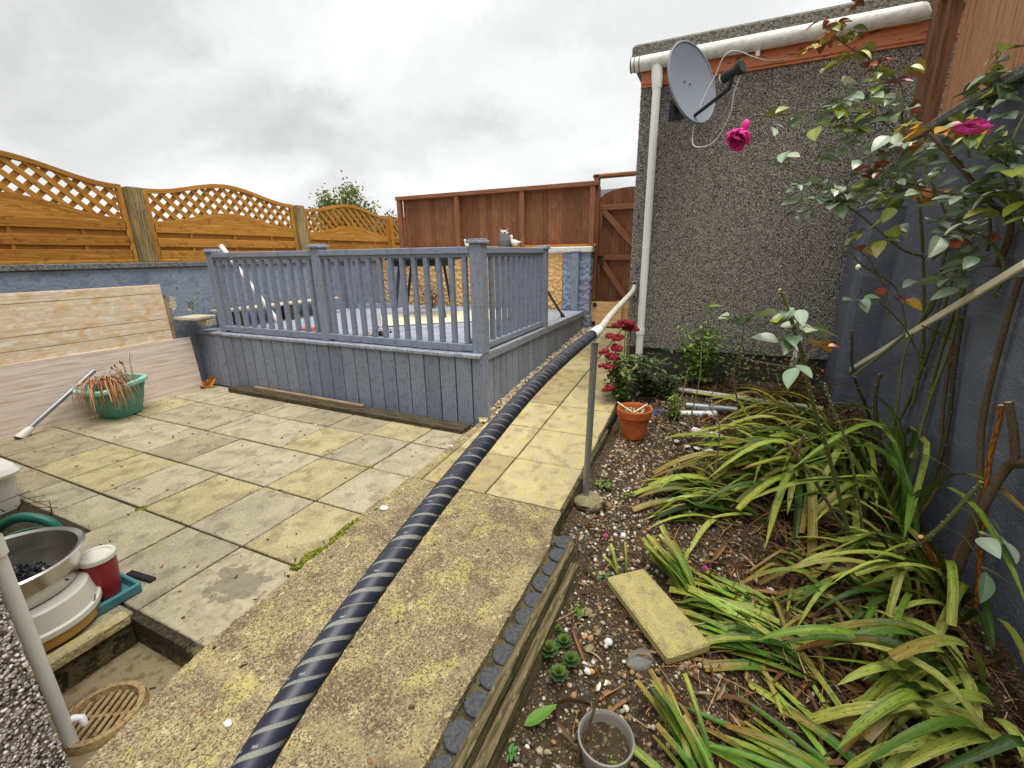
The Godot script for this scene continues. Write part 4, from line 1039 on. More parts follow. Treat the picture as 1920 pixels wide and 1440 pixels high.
	for y in [0.965, 0.90]:
		bx("bolt", M.iron, gt, Vector3(0.02, y, 0.05), Vector3(0.20, 0.016, 0.016), 0.004)
	bx("bolt_plate", M.iron, gt, Vector3(0.05, 0.93, 0.042), Vector3(0.06, 0.085, 0.008), 0.002)
	tb("padlock", M.iron, gt, [Vector3(0.075, 0.87, 0.05), Vector3(0.075, 0.83, 0.05)], [0.018], 10)
	lattice_fences()
	deck()
	far_things()

func smooth(pts: Array, k: int) -> Array:
	var c := Curve3D.new()
	for i in pts.size():
		var t: Vector3 = (pts[mini(i + 1, pts.size() - 1)] - pts[maxi(i - 1, 0)]) / 6.0
		c.add_point(pts[i], -t, t)
	var out := []
	for i in pts.size() - 1:
		for s in k:
			out.append(c.sample(i, float(s) / k))
	out.append(pts[-1])
	return out

func hump(t: float) -> float:
	return pow(0.5 - 0.5 * cos(TAU * t), 1.1)

func lattice_fences() -> void:
	var names := ["tallest orange lattice topped fence panel at the left edge", "orange lattice topped fence panel between the two bare posts", "orange lattice topped fence panel in front of the tree", "narrow end of orange lattice fence beside the brown fence"]
	var zs := [[-0.94, -2.70], [-2.88, -4.68], [-4.86, -6.66], [-6.74, -8.5]]
	var tops := [[2.085, 2.25], [2.075, 2.215], [2.04, 2.17], [2.03, 2.16]]
	for i in 4:
		var L: float = zs[i][0] - zs[i][1]
		var p := thing("lattice_fence_panel", names[i], "fence panel", Vector3(-5.42, 0, zs[i][0]), "lattice topped fence panels on the left wall")
		var t0: float = tops[i][0]
		var amp: float = tops[i][1] - t0
		var topf := func(s: float) -> float: return t0 + amp * hump(s / L)
		var lowf := func(s: float) -> float: return t0 - 0.315 + amp * 0.95 * hump(s / L)
		for e in [[topf, 0.042, "top_rail"], [lowf, 0.046, "middle_rail"]]:
			var q := MB.new()
			var f: Callable = e[0]
			var N := 28
			for k in N:
				var s0 := L * k / N; var s1 := L * (k + 1) / N
				var y0: float = f.call(s0); var y1: float = f.call(s1)
				var hh: float = e[1] / 2
				var c := [Vector3(0.024, y0 - hh, -s0), Vector3(0.024, y0 + hh, -s0), Vector3(-0.024, y0 + hh, -s0), Vector3(-0.024, y0 - hh, -s0)]
				var d := [Vector3(0.024, y1 - hh, -s1), Vector3(0.024, y1 + hh, -s1), Vector3(-0.024, y1 + hh, -s1), Vector3(-0.024, y1 - hh, -s1)]
				var nt := Vector3(0, (s1 - s0), (y1 - y0)).normalized()
				var ns := [Vector3.RIGHT, nt, Vector3.LEFT, -nt]
				for j in 4:
					q.quad(c[j], c[(j + 1) % 4], d[(j + 1) % 4], d[j], ns[j], Vector2(s0, j * 0.05), Vector2(s0, j * 0.05 + 0.05), Vector2(s1, j * 0.05 + 0.05), Vector2(s1, j * 0.05))
			part(e[2], q.mesh(), M.orange_wood_b if i < 1 else M.orange_wood, p)
		for s in [0.02, L - 0.02]:
			bx("stile", M.orange_wood, p, Vector3(0.004, (1.38 + t0) / 2, -s), Vector3(0.042, t0 - 1.38, 0.045), 0.003)
		# crossed lattice slats, clipped between the two curved rails
		for dir in [1.0, -1.0]:
			var s := -0.55
			while s < L + 0.55:
				var y_base := t0 - 0.36
				var lo := -1.0
				var hi := -1.0
				for k in 130:
					var h := k * 0.005
					var sx: float = s + dir * h
					if sx < 0.045 or sx > L - 0.045: continue
					var y := y_base + h
					if y < lowf.call(sx) - 0.01 or y > topf.call(sx) + 0.01: continue
					if lo < 0: lo = h
					hi = h
				if hi - lo > 0.03:
					var m := (lo + hi) / 2
					bx("lattice_slat", M.orange_wood if dir < 0 else M.orange_wood_b, p, Vector3(-0.006 * dir, y_base + m, -(s + dir * m)), Vector3(0.010, (hi - lo) * 1.414, 0.045), 0.002, Basis(Vector3.RIGHT, -dir * PI / 4))
				s += 0.134
		# boards below
		var rows := [[1.66, 1.745, 0.018, true], [1.585, 1.675, -0.004, false], [1.515, 1.605, 0.018, true], [1.455, 1.53, -0.004, false], [1.375, 1.478, 0.018, true]]
		for r in rows:
			bx("board", M[["orange_wood", "orange_wood_b"][rng.randi() % 2]] if r[3] else M.orange_wood_b, p, Vector3(r[2], (r[0] + r[1]) / 2 + (t0 - 2.06) * 0.8, -L / 2), Vector3(0.014, r[1] - r[0], L - 0.06), 0.003)
		var poly := PackedVector2Array()
		poly.append(Vector2(0.05, t0 - 0.34)); poly.append(Vector2(L - 0.05, t0 - 0.34))
		for k in 21:
			var ss := L - 0.05 - (L - 0.1) * k / 20.0
			poly.append(Vector2(ss, maxf(t0 - 0.335, lowf.call(ss))))
		var ab := MB.new()
		ab.prism(poly, 0.013, Transform3D(Basis(Vector3(0, 0, -1), Vector3(0, 1, 0), Vector3(1, 0, 0)), Vector3(0.016, 0, 0)))
		part("arched_board", ab.mesh(), M.orange_wood, p)
		for k in 3:
			bx("batten", M.orange_wood_b, p, Vector3(0.008, 1.55, -L * (0.22 + 0.28 * k)), Vector3(0.02, 0.28, 0.03), 0.003)
		bx("bottom_rail", M.orange_wood, p, Vector3(0.004, 1.387, -L / 2), Vector3(0.05, 0.026, L), 0.003)
	var pl := ["ribbed weathered fence post nearest the camera on the left wall", "plain weathered fence post between the second and third lattice panels", "orange fence post beside the brown board fence"]
	var pz := [-2.79, -4.77, -6.70]
	for i in 3:
		var fp := thing("fence_post", pl[i], "fence post", Vector3(-5.40, 1.373, pz[i]), "posts of the lattice fence")
		var q := MB.new()
		q.box(Transform3D(Basis.IDENTITY, Vector3(0, 0.36, 0)), Vector3(0.10, 0.72, 0.135 if i < 2 else 0.07), 0.006)
		part("shaft", q.mesh(), M.post_wood if i < 2 else M.orange_wood, fp)
		if i == 0:
			for k in 5:
				bx("rib", M.post_wood, fp, Vector3(0.052, 0.36, -0.05 + 0.025 * k), Vector3(0.010, 0.71, 0.013), 0.003)

func groove_board(w: float, h: float, th: float, uvo: Vector2) -> ArrayMesh:
	# a board of width w (x) and height h (y) whose front face (z) carries seven grooves
	var q := MB.new()
	var P := PackedVector2Array([Vector2(-w / 2, -th / 2)])
	P.append(Vector2(w / 2, -th / 2)); P.append(Vector2(w / 2, th / 2 - 0.004))
	var n := 7
	var st := (w - 0.012) / n
	P.append(Vector2(w / 2 - 0.004, th / 2))
	for k in n:
		var x := w / 2 - 0.006 - st * k
		P.append(Vector2(x - st * 0.28, th / 2)); P.append(Vector2(x - st * 0.36, th / 2 - 0.004)); P.append(Vector2(x - st * 0.64, th / 2 - 0.004)); P.append(Vector2(x - st * 0.72, th / 2))
	P.append(Vector2(-w / 2 + 0.004, th / 2)); P.append(Vector2(-w / 2, th / 2 - 0.004))
	for i in P.size():
		var a := P[i]; var b := P[(i + 1) % P.size()]
		var e := b - a
		var nn := Vector3(e.y, 0, -e.x).normalized()
		q.quad(Vector3(a.x, 0, a.y), Vector3(b.x, 0, b.y), Vector3(b.x, h, b.y), Vector3(a.x, h, a.y), nn, Vector2(0, a.x) + uvo, Vector2(0, b.x) + uvo, Vector2(h, b.x) + uvo, Vector2(h, a.x) + uvo)
	return q.mesh()

func deck() -> void:
	var d := thing("deck", "raised blue grey painted timber deck with grooved skirting boards", "deck", Vector3(-3.5, 0, -4.6))
	var x := -5.34
	var pm := ["paint_wood", "paint_wood_b", "paint_wood_c"]
	bx("frame", M.joint, d, Vector3(0.02, 0.28, 0.02), Vector3(3.40, 0.55, 2.86), 0.002)
	while x < -1.80:
		bx("deck_board", M.deck_top, d, Vector3(x + 0.0765 + 3.5, 0.605 + R(-0.002, 0.002), 0.0), Vector3(0.150, 0.028, 3.10 + R(-0.006, 0.006)), 0.004)
		x += 0.1555
	bx("deck_board", M.deck_top, d, Vector3(-1.755 + 3.5, 0.606, -0.01), Vector3(0.150, 0.030, 3.13), 0.005)
	bx("edge_board", M.paint_wood, d, Vector3(-1.694 + 3.5, 0.575, -0.02), Vector3(0.026, 0.05, 3.08), 0.004)
	# front skirting: smooth boards on the left, grooved on the right
	x = -5.365
	var i := 0
	while x < -1.72:
		var w := 0.143
		var bot := 0.0 if x < -2.7 else -0.0
		if x > -3.9:
			part("skirt_board", groove_board(w, 0.588, 0.022, Vector2(R(0, 4), R(0, 4))), M[pm[rng.randi() % 3]], d, Transform3D(Basis.IDENTITY, Vector3(x + 0.078 + 3.5, bot + 0.001, 1.525 + R(-0.002, 0.002))))
		else:
			bx("skirt_board", M[pm[rng.randi() % 3]], d, Vector3(x + 0.078 + 3.5, 0.295, 1.525 + R(-0.002, 0.002)), Vector3(w, 0.586, 0.02), 0.003)
		x += 0.1565
		i += 1
	# side skirting above the rising path
	var z := -3.075
	while z > -6.15:
		var w := 0.134 if z > -4.9 else 0.15
		var b0 := path_y(z) - 0.02
		bx("skirt_board", M[pm[rng.randi() % 3]], d, Vector3(-1.712 + 3.5 + R(-0.002, 0.002), (b0 + 0.58) / 2, z - w / 2 + 4.6), Vector3(0.02, 0.58 - b0, w - 0.014), 0.003)
		z -= w
	railings()

func post_at(parent: Node3D, at: Vector3, w: float, h: float) -> void:
	bx("post", M.paint_wood, parent, at + Vector3(0, h / 2, 0), Vector3(w, h, w), 0.004)
	var q := MB.new()
	q.box(Transform3D(Basis.IDENTITY, Vector3(0, 0.011, 0)), Vector3(w + 0.035, 0.022, w + 0.035), 0.004, Vector2(R(0, 3), R(0, 3)))
	q.box(Transform3D(Basis.IDENTITY, Vector3(0, 0.028, 0)), Vector3(w + 0.012, 0.012, w + 0.012), 0.005, Vector2(R(0, 3), R(0, 3)))
	part("post_cap", q.mesh(), M.deck_top, parent, Transform3D(Basis.IDENTITY, at + Vector3(0, h, 0)))

func bay(parent: Node3D, a: Vector3, b: Vector3, count: int) -> void:
	var along := (b - a).normalized()
	var B := Basis(along, Vector3.UP, along.cross(Vector3.UP)).orthonormalized()
	var L := a.distance_to(b)
	var mid := (a + b) / 2
	bx("top_rail", M.paint_wood, parent, mid + Vector3(0, 0.815, 0), Vector3(L, 0.05, 0.068), 0.004, B)
	bx("under_rail", M.paint_wood_b, parent, mid + Vector3(0, 0.776, 0), Vector3(L, 0.026, 0.04), 0.003, B)
	bx("bottom_rail", M.paint_wood, parent, mid + Vector3(0, 0.044, 0), Vector3(L, 0.052, 0.06), 0.004, B)
	for k in count:
		var p := a.lerp(b, (k + 0.5) / count)
		bx("spindle", M.paint_wood_b, parent, p + Vector3(0, 0.4165, 0), Vector3(0.040, 0.693, 0.040), 0.003, B)

func railings() -> void:
	var r := thing("deck_railing", "blue grey timber railing along the front edge of the deck", "railing", Vector3(-3.4, 0.62, -3.17), "painted railings of the deck")
	post_at(r, Vector3(-1.54, 0, 0), 0.098, 0.845)
	post_at(r, Vector3(-0.005, 0, 0), 0.105, 0.862)
	post_at(r, Vector3(1.675, 0, 0), 0.105, 0.862)
	bay(r, Vector3(-1.49, 0, 0.02), Vector3(-0.058, 0, 0.02), 11)
	bay(r, Vector3(0.048, 0, 0.02), Vector3(1.622, 0, 0.02), 13)
	for x in [-1.44, 0.075]:
		bx("bracket", M.galv, r, Vector3(x, 0.765, -0.012), Vector3(0.04, 0.03, 0.03), 0.003)
	var s := thing("deck_railing", "short blue grey timber railing along the path side of the deck", "railing", Vector3(-1.735, 0.62, -3.9), "painted railings of the deck")
	post_at(s, Vector3(0.01, 0, -0.72), 0.09, 0.83)
	bay(s, Vector3(0.0, 0, 0.675), Vector3(0.0, 0, -0.675), 11)
	var t := thing("deck_railing", "blue grey timber railing at the far end of the deck by the back wall", "railing", Vector3(-4.75, 0.62, -5.5), "painted railings of the deck")
	bay(t, Vector3(-0.36, 0, 0.10), Vector3(0.12, 0, -0.22), 4)
	post_at(t, Vector3(0.17, 0, -0.25), 0.09, 0.80)
	post_at(t, Vector3(-0.42, 0, 0.14), 0.09, 0.80)

func far_things() -> void:
	# bungalow beyond the gate
	var h := thing("bungalow", "white bungalow with grey tiled roof seen over the gate", "house", Vector3(-4.0, 0, -24.0))
	bx("wall", M.far_wall, h, Vector3(0, 1.5, 0), Vector3(12, 3.9, 7.6), 0.01)
	var q := MB.new()
	for k in 16:
		var t0 := k / 16.0
		var z0 := 4.1 - 4.1 * t0
		var y0 := 3.5 + 1.02 * t0
		q.box(Transform3D(Basis(Vector3.RIGHT, 0.245), Vector3(0, y0, z0 - 0.13)), Vector3(12.6, 0.05, 0.34), 0.01)
	q.prism(PackedVector2Array([Vector2(-4.1, 3.46), Vector2(4.1, 3.46), Vector2(0, 4.48)]), 12.4, Transform3D(Basis(Vector3(0, 0, 1), Vector3.UP, Vector3(-1, 0, 0)), Vector3.ZERO))
	part("roof", q.mesh(), M.roof_tile, h)
	bx("gutter", M.upvc, h, Vector3(0, 3.42, 4.2), Vector3(12.6, 0.12, 0.12), 0.03)
	bx("verge", M.upvc, h, Vector3(1.0, 4.22, 1.72), Vector3(0.12, 0.10, 1.9), 0.02, Basis(Vector3.RIGHT, 0.245))
	tb("roof_pipe", M.black, h, [Vector3(0.15, 4.2, 1.3), Vector3(0.15, 4.85, 1.3)], [0.05], 8)
	bx("roof", M.roof_tile, h, Vector3(3.8, 4.55, 0.4), Vector3(5.0, 0.9, 4.0), 0.05)
	# houses beyond the lattice fence
	var names := ["pale house with grey blue roof seen through the leftmost lattice", "low house with a light roof behind the brown fence end", "white rendered house beyond the middle lattice panel"]
	var at := [Vector3(-34, -0.6, -12), Vector3(-19.5, 0, -24.5), Vector3(-34, 0, -24)]
	var sz := [Vector3(6, 2.6, 7), Vector3(7, 2.3, 7), Vector3(8, 2.6, 9)]
	var rh := [1.6, 1.5, 1.4]
	for i in 3:
		var o := thing("house", names[i], "house", at[i])
		bx("wall", M.far_wall, o, Vector3(0, sz[i].y / 2 - 0.2, 0), Vector3(sz[i].x, sz[i].y + 0.4, sz[i].z), 0.01)
		q = MB.new()
		q.prism(PackedVector2Array([Vector2(-sz[i].x / 2 - 0.3, sz[i].y), Vector2(sz[i].x / 2 + 0.3, sz[i].y), Vector2(0, sz[i].y + rh[i])]), sz[i].z + 0.6)
		part("roof", q.mesh(), M.roof_tile, o)
		for k in 3:
			bx("window", M.pane, o, Vector3(sz[i].x / 2 + 0.01, sz[i].y - 0.9, -sz[i].z * 0.3 + k * sz[i].z * 0.3), Vector3(0.04, 0.9, 1.1), 0.01)
		bx("ridge", M.roof_tile, o, Vector3(0, sz[i].y + rh[i] + 0.01, 0), Vector3(0.22, 0.10, sz[i].z + 0.6), 0.04)
	# tree
	var t := thing("tree", "bushy yellow green tree standing beyond the lattice fence", "tree", Vector3(-13.5, 0.0, -14.0))
	tb("trunk", M.cane_brown, t, [Vector3(0, 0, 0), Vector3(0.05, 1.0, 0), Vector3(0, 2.0, 0.05), Vector3(0.1, 3.0, 0)], [0.16, 0.13, 0.10, 0.05], 9)
	var ws := []
	var cs := []
	var lc := [lin(150, 160, 84), lin(170, 176, 106), lin(128, 142, 74), lin(190, 190, 124), lin(112, 124, 70)]
	for k in 60:
		var dirv := Vector3(rng.randfn(), rng.randfn() * 0.8, rng.randfn()).normalized()
		var c := Vector3(0.15, 2.75, 0) + dirv * Vector3(1.25, 1.15, 1.2) * R(0.35, 1.0)
		if k < 12: tb("limb", M.cane_brown, t, [Vector3(0.02, 1.6 + R(0, 0.8), 0), c.lerp(Vector3(0, 2, 0), 0.4) + Vector3(R(-0.1, 0.1), 0, R(-0.1, 0.1)), c], [0.045, 0.025, 0.008], 6)
		for m in 85:
			ws.append(Transform3D(rbasis(R(0.6, 1.2)), c + Vector3(rng.randfn(), rng.randfn(), rng.randfn()) * 0.17))
			cs.append(lc[rng.randi() % 5] * R(0.7, 1.1))
	q = MB.new()
	leaf_shape(q, 0.12, 0.075, 4, 0.1, 0.1)
	many("crown", q.mesh(), M.leaf, ws, cs, t)
	var t2 := thing("tree", "small dark bush top showing right of the yellow green tree", "tree", Vector3(-12.3, -0.1, -15.4))
	tb("trunk", M.cane_brown, t2, [Vector3(0, 0, 0), Vector3(0.05, 1.2, 0), Vector3(0, 2.4, 0.05)], [0.1, 0.08, 0.03], 9)
	ws = []
	cs = []
	for k in 22:
		var c := Vector3(R(-0.9, 1.4), 2.6 + R(-0.6, 0.55), R(-0.5, 0.5))
		for m in 45:
			ws.append(Transform3D(rbasis(R(0.6, 1.1)), c + Vector3(rng.randfn(), rng.randfn(), rng.randfn()) * 0.13))
			cs.append(lin(74, 88, 50) * R(0.7, 1.2))
	many("crown", q.mesh(), M.leaf, ws, cs, t2)

func leaf_shape(q: MB, L: float, W: float, seg: int, fold: float, curl: float, tip := 1.0) -> void:
	# ovate leaf from the origin along -z, folded along its midrib and curling down
	for i in seg:
		for s in [-1.0, 1.0]:
			var P := []
			for e in [i, i + 1]:
				var t := float(e) / seg
				var w := W * 0.5 * pow(sin(PI * pow(t, 0.75)), 0.85) if t < 1.0 else 0.0
				if tip < 1.0 and e == seg: w = W * 0.3
				var y := -curl * L * t * t
				P.append(Vector3(0, y, -L * t))
				P.append(Vector3(s * w, y + w * fold, -L * t))
			var nn := Vector3(-s * fold, 1, -curl * 2.0 * (i + 0.5) / seg).normalized()
			q.quad(P[0], P[1], P[3], P[2], nn, Vector2(0, i * 0.1), Vector2(0.5, i * 0.1), Vector2(0.5, i * 0.1 + 0.1), Vector2(0, i * 0.1 + 0.1))

func deck_things() -> void:
	# table
	var t := thing("garden_table", "dark wooden table with splayed legs standing on the deck", "table", Vector3(-3.52, 0.62, -4.98))
	bx("table_top", M.table_dark, t, Vector3(0.02, 0.745, 0), Vector3(0.80, 0.03, 0.62), 0.005, Basis(Vector3.UP, 0.18))
	bx("apron", M.table_dark, t, Vector3(0.02, 0.69, 0), Vector3(0.66, 0.075, 0.46), 0.004, Basis(Vector3.UP, 0.18))
	for e in [[-0.24, 0.37, -0.20, 0.24], [0.39, 0.16, 0.27, 0.13], [0.19, -0.35, 0.16, -0.22], [-0.35, 0.0, -0.26, -0.1]]:
		tb("leg", M.table_dark, t, [Vector3(e[0], 0.0, e[1]), Vector3(e[2], 0.70, e[3])], [0.019], 8)
	var q := MB.new()
	q.box(Transform3D.IDENTITY, Vector3(1.95, 0.012, 1.02), 0.003)
	single("cream_sheet", q.mesh(), M.cream_ply, "cream plywood sheet lying flat on the deck boards under the table", "board", Transform3D(Basis(Vector3.UP, 0.72), Vector3(-3.06, 0.632, -5.02)))
	q = MB.new()
	q.tube([Vector3(-1.765, 1.11, -4.66), Vector3(-1.765, 0.645, -5.44)], [0.014], 8)
	q.tube([Vector3(-1.765, 0.66, -5.42), Vector3(-1.765, 0.621, -5.46)], [0.025, 0.03], 8)
	single("brace_pole", q.mesh(), M.strut_green, "dark metal pole bracing the end post of the deck railing", "pole")
	# white plastic tube leaning in the railing corner
	q = MB.new()
	q.tube([Vector3(-4.93, 1.535, -3.27), Vector3(-4.34, 0.66, -3.40)], [0.026], 12)
	single("white_tube", q.mesh(), M.upvc, "white plastic tube leaning in the left corner behind the deck railing", "tube")
	# low bench of planks along the left wall
	var b := thing("plank_bench", "low bench of bare planks along the left wall on the deck", "bench", Vector3(-5.14, 0.62, -4.1))
	for k in 3:
		bx("plank", M.ledge_wood, b, Vector3(-0.12 + 0.11 * k, 0.20 + 0.004 * k, 0), Vector3(0.10, 0.024, 1.7), 0.004)
	for z in [-0.7, 0.0, 0.7]:
		bx("leg", M.wet_plank, b, Vector3(0, 0.095, z), Vector3(0.28, 0.19, 0.05), 0.004)
	# scattered offcuts near the rail
	var wl := ["brick coloured block behind the mid post of the railing", "pale offcut block behind the front railing spindles", "dark log piece by the foot of the railing corner post"]
	var spots := [[Vector3(-4.0, 0.65, -3.42), Vector3(0.16, 0.06, 0.09), "fascia"], [Vector3(-3.1, 0.645, -3.40), Vector3(0.20, 0.05, 0.08), "ledge_wood"], [Vector3(-1.86, 0.665, -3.27), Vector3(0.06, 0.09, 0.12), "post_wood"]]
	for i in 3:
		q = MB.new()
		q.box(Transform3D.IDENTITY, spots[i][1], 0.01)
		single("offcut", q.mesh(), M[spots[i][2]], wl[i], "wood offcut", Transform3D(Basis(Vector3.UP, 0.4 + i) * Basis(Vector3.BACK, 0.3 * float(i == 2)), spots[i][0]), "")
	leafy("potted_shrub", "dull green and red leaved shrub in the corner of the deck by the peach wall", Vector3(-4.05, 0.62, -5.9), 0.34, 0.42, [lin(92, 98, 62), lin(120, 86, 60), lin(70, 80, 52), lin(150, 84, 60)], 340, 0.05, 9)
	leafy("weed", "small bright green sprig on the cream sheet by the table", Vector3(-3.52, 0.64, -4.72), 0.05, 0.07, [lin(90, 190, 90), lin(70, 160, 80)], 24, 0.03, 5)
	leafy("dead_plant", "dried brown plant remains behind the front railing spindles", Vector3(-2.95, 0.63, -3.38), 0.14, 0.09, [lin(110, 84, 52), lin(140, 116, 70), lin(84, 66, 44)], 90, 0.05, 6)
	# owl and ducks on the coping
	var o := thing("owl_ornament", "grey owl ornament perched on the white coping of the back wall", "owl ornament", Vector3(-2.90, 1.49, -6.16))
	lt("body", M.owl_grey, o, [Vector2(0, 0), Vector2(0.075, 0.0), Vector2(0.092, 0.05), Vector2(0.09, 0.11), Vector2(0.07, 0.17), Vector2(0.045, 0.20), Vector2(0, 0.205)], 18)
	q = MB.new()
	q.blob(Vector3(0.068, 0.05, 0.056), 3, 0.04, 8, 14)
	var hd := part("head", q.mesh(), M.owl_pale, o, Transform3D(Basis.IDENTITY, Vector3(0, 0.205, 0.01)))
	for s in [-1.0, 1.0]:
		tb("ear_tuft", M.owl_pale, o, [Vector3(0.04 * s, 0.235, 0.015), Vector3(0.066 * s, 0.275, 0.015)], [0.02, 0.002], 6)
		tb("eye", M.black, o, [Vector3(0.026 * s, 0.213, 0.055), Vector3(0.026 * s, 0.213, 0.066)], [0.013, 0.011], 10)
		q = MB.new()
		q.blob(Vector3(0.02, 0.08, 0.06), 4, 0.05, 6, 8)
		part("wing", q.mesh(), M.owl_grey, o, Transform3D(Basis(Vector3.BACK, 0.12 * s), Vector3(0.085 * s, 0.10, 0)))
	tb("beak", M.black, o, [Vector3(0, 0.205, 0.06), Vector3(0, 0.19, 0.072)], [0.010, 0.002], 6)
	for i in 2:
		var dk := thing("duck_ornament", ["white duck ornament beside the owl on the back wall coping", "small white duck ornament left of the railing corner post on the coping"][i], "duck ornament", [Vector3(-2.735, 1.49, -6.15), Vector3(-3.52, 1.49, -6.15)][i])
		var k := 1.0 if i == 0 else 0.8
		q = MB.new()
		q.blob(Vector3(0.062, 0.042, 0.04) * k, 6, 0.03, 8, 12)
		part("body", q.mesh(), M.duck_white, dk, Transform3D(Basis(Vector3.BACK, -0.25), Vector3(0, 0.075, 0) * k))
		tb("tail", M.duck_white, dk, [Vector3(0.04, 0.075, 0) * k, Vector3(0.10, 0.085, 0) * k], [0.028 * k, 0.004], 8)
		tb("neck", M.duck_white, dk, [Vector3(-0.035, 0.085, 0) * k, Vector3(-0.05, 0.13, 0) * k, Vector3(-0.05, 0.155, 0) * k], [0.026 * k, 0.017 * k, 0.02 * k], 8)
		q = MB.new()
		q.blob(Vector3(0.024, 0.022, 0.02) * k, 7, 0.02, 7, 10)
		part("head", q.mesh(), M.duck_white, dk, Transform3D(Basis.IDENTITY, Vector3(-0.053, 0.162, 0) * k))
		tb("bill", M.bill, dk, [Vector3(-0.07, 0.16, 0) * k, Vector3(-0.10, 0.152, 0) * k], [0.009 * k, 0.005 * k], 6)
		tb("leg", M.bill, dk, [Vector3(0.0, 0.04, 0) * k, Vector3(0.0, 0.0, 0) * k, Vector3(-0.03, 0.003, 0) * k], [0.006, 0.007, 0.008], 6)
	# plywood by the gate
	for i in 2:
		var p := thing("plywood_board", ["new plywood board with two black rubber feet leaning on the gate", "second plywood board leaning behind the one with black feet"][i], "board", [Vector3(-1.405, 0.395, -6.30), Vector3(-1.1, 0.40, -6.36)][i])
		bx("panel", M.ply_new, p, Vector3(0, 0.175, -0.02 - 0.0), Vector3(0.44, 0.345, 0.018) if i == 0 else Vector3(0.36, 0.35, 0.018), 0.003, Basis(Vector3.RIGHT, -0.16))
		if i == 0:
			for y in [0.045, 0.30]:
				bx("foot", M.black, p, Vector3(-0.165, y, 0.03 - y * 0.16), Vector3(0.05, 0.05, 0.03), 0.008, Basis(Vector3.RIGHT, -0.16))

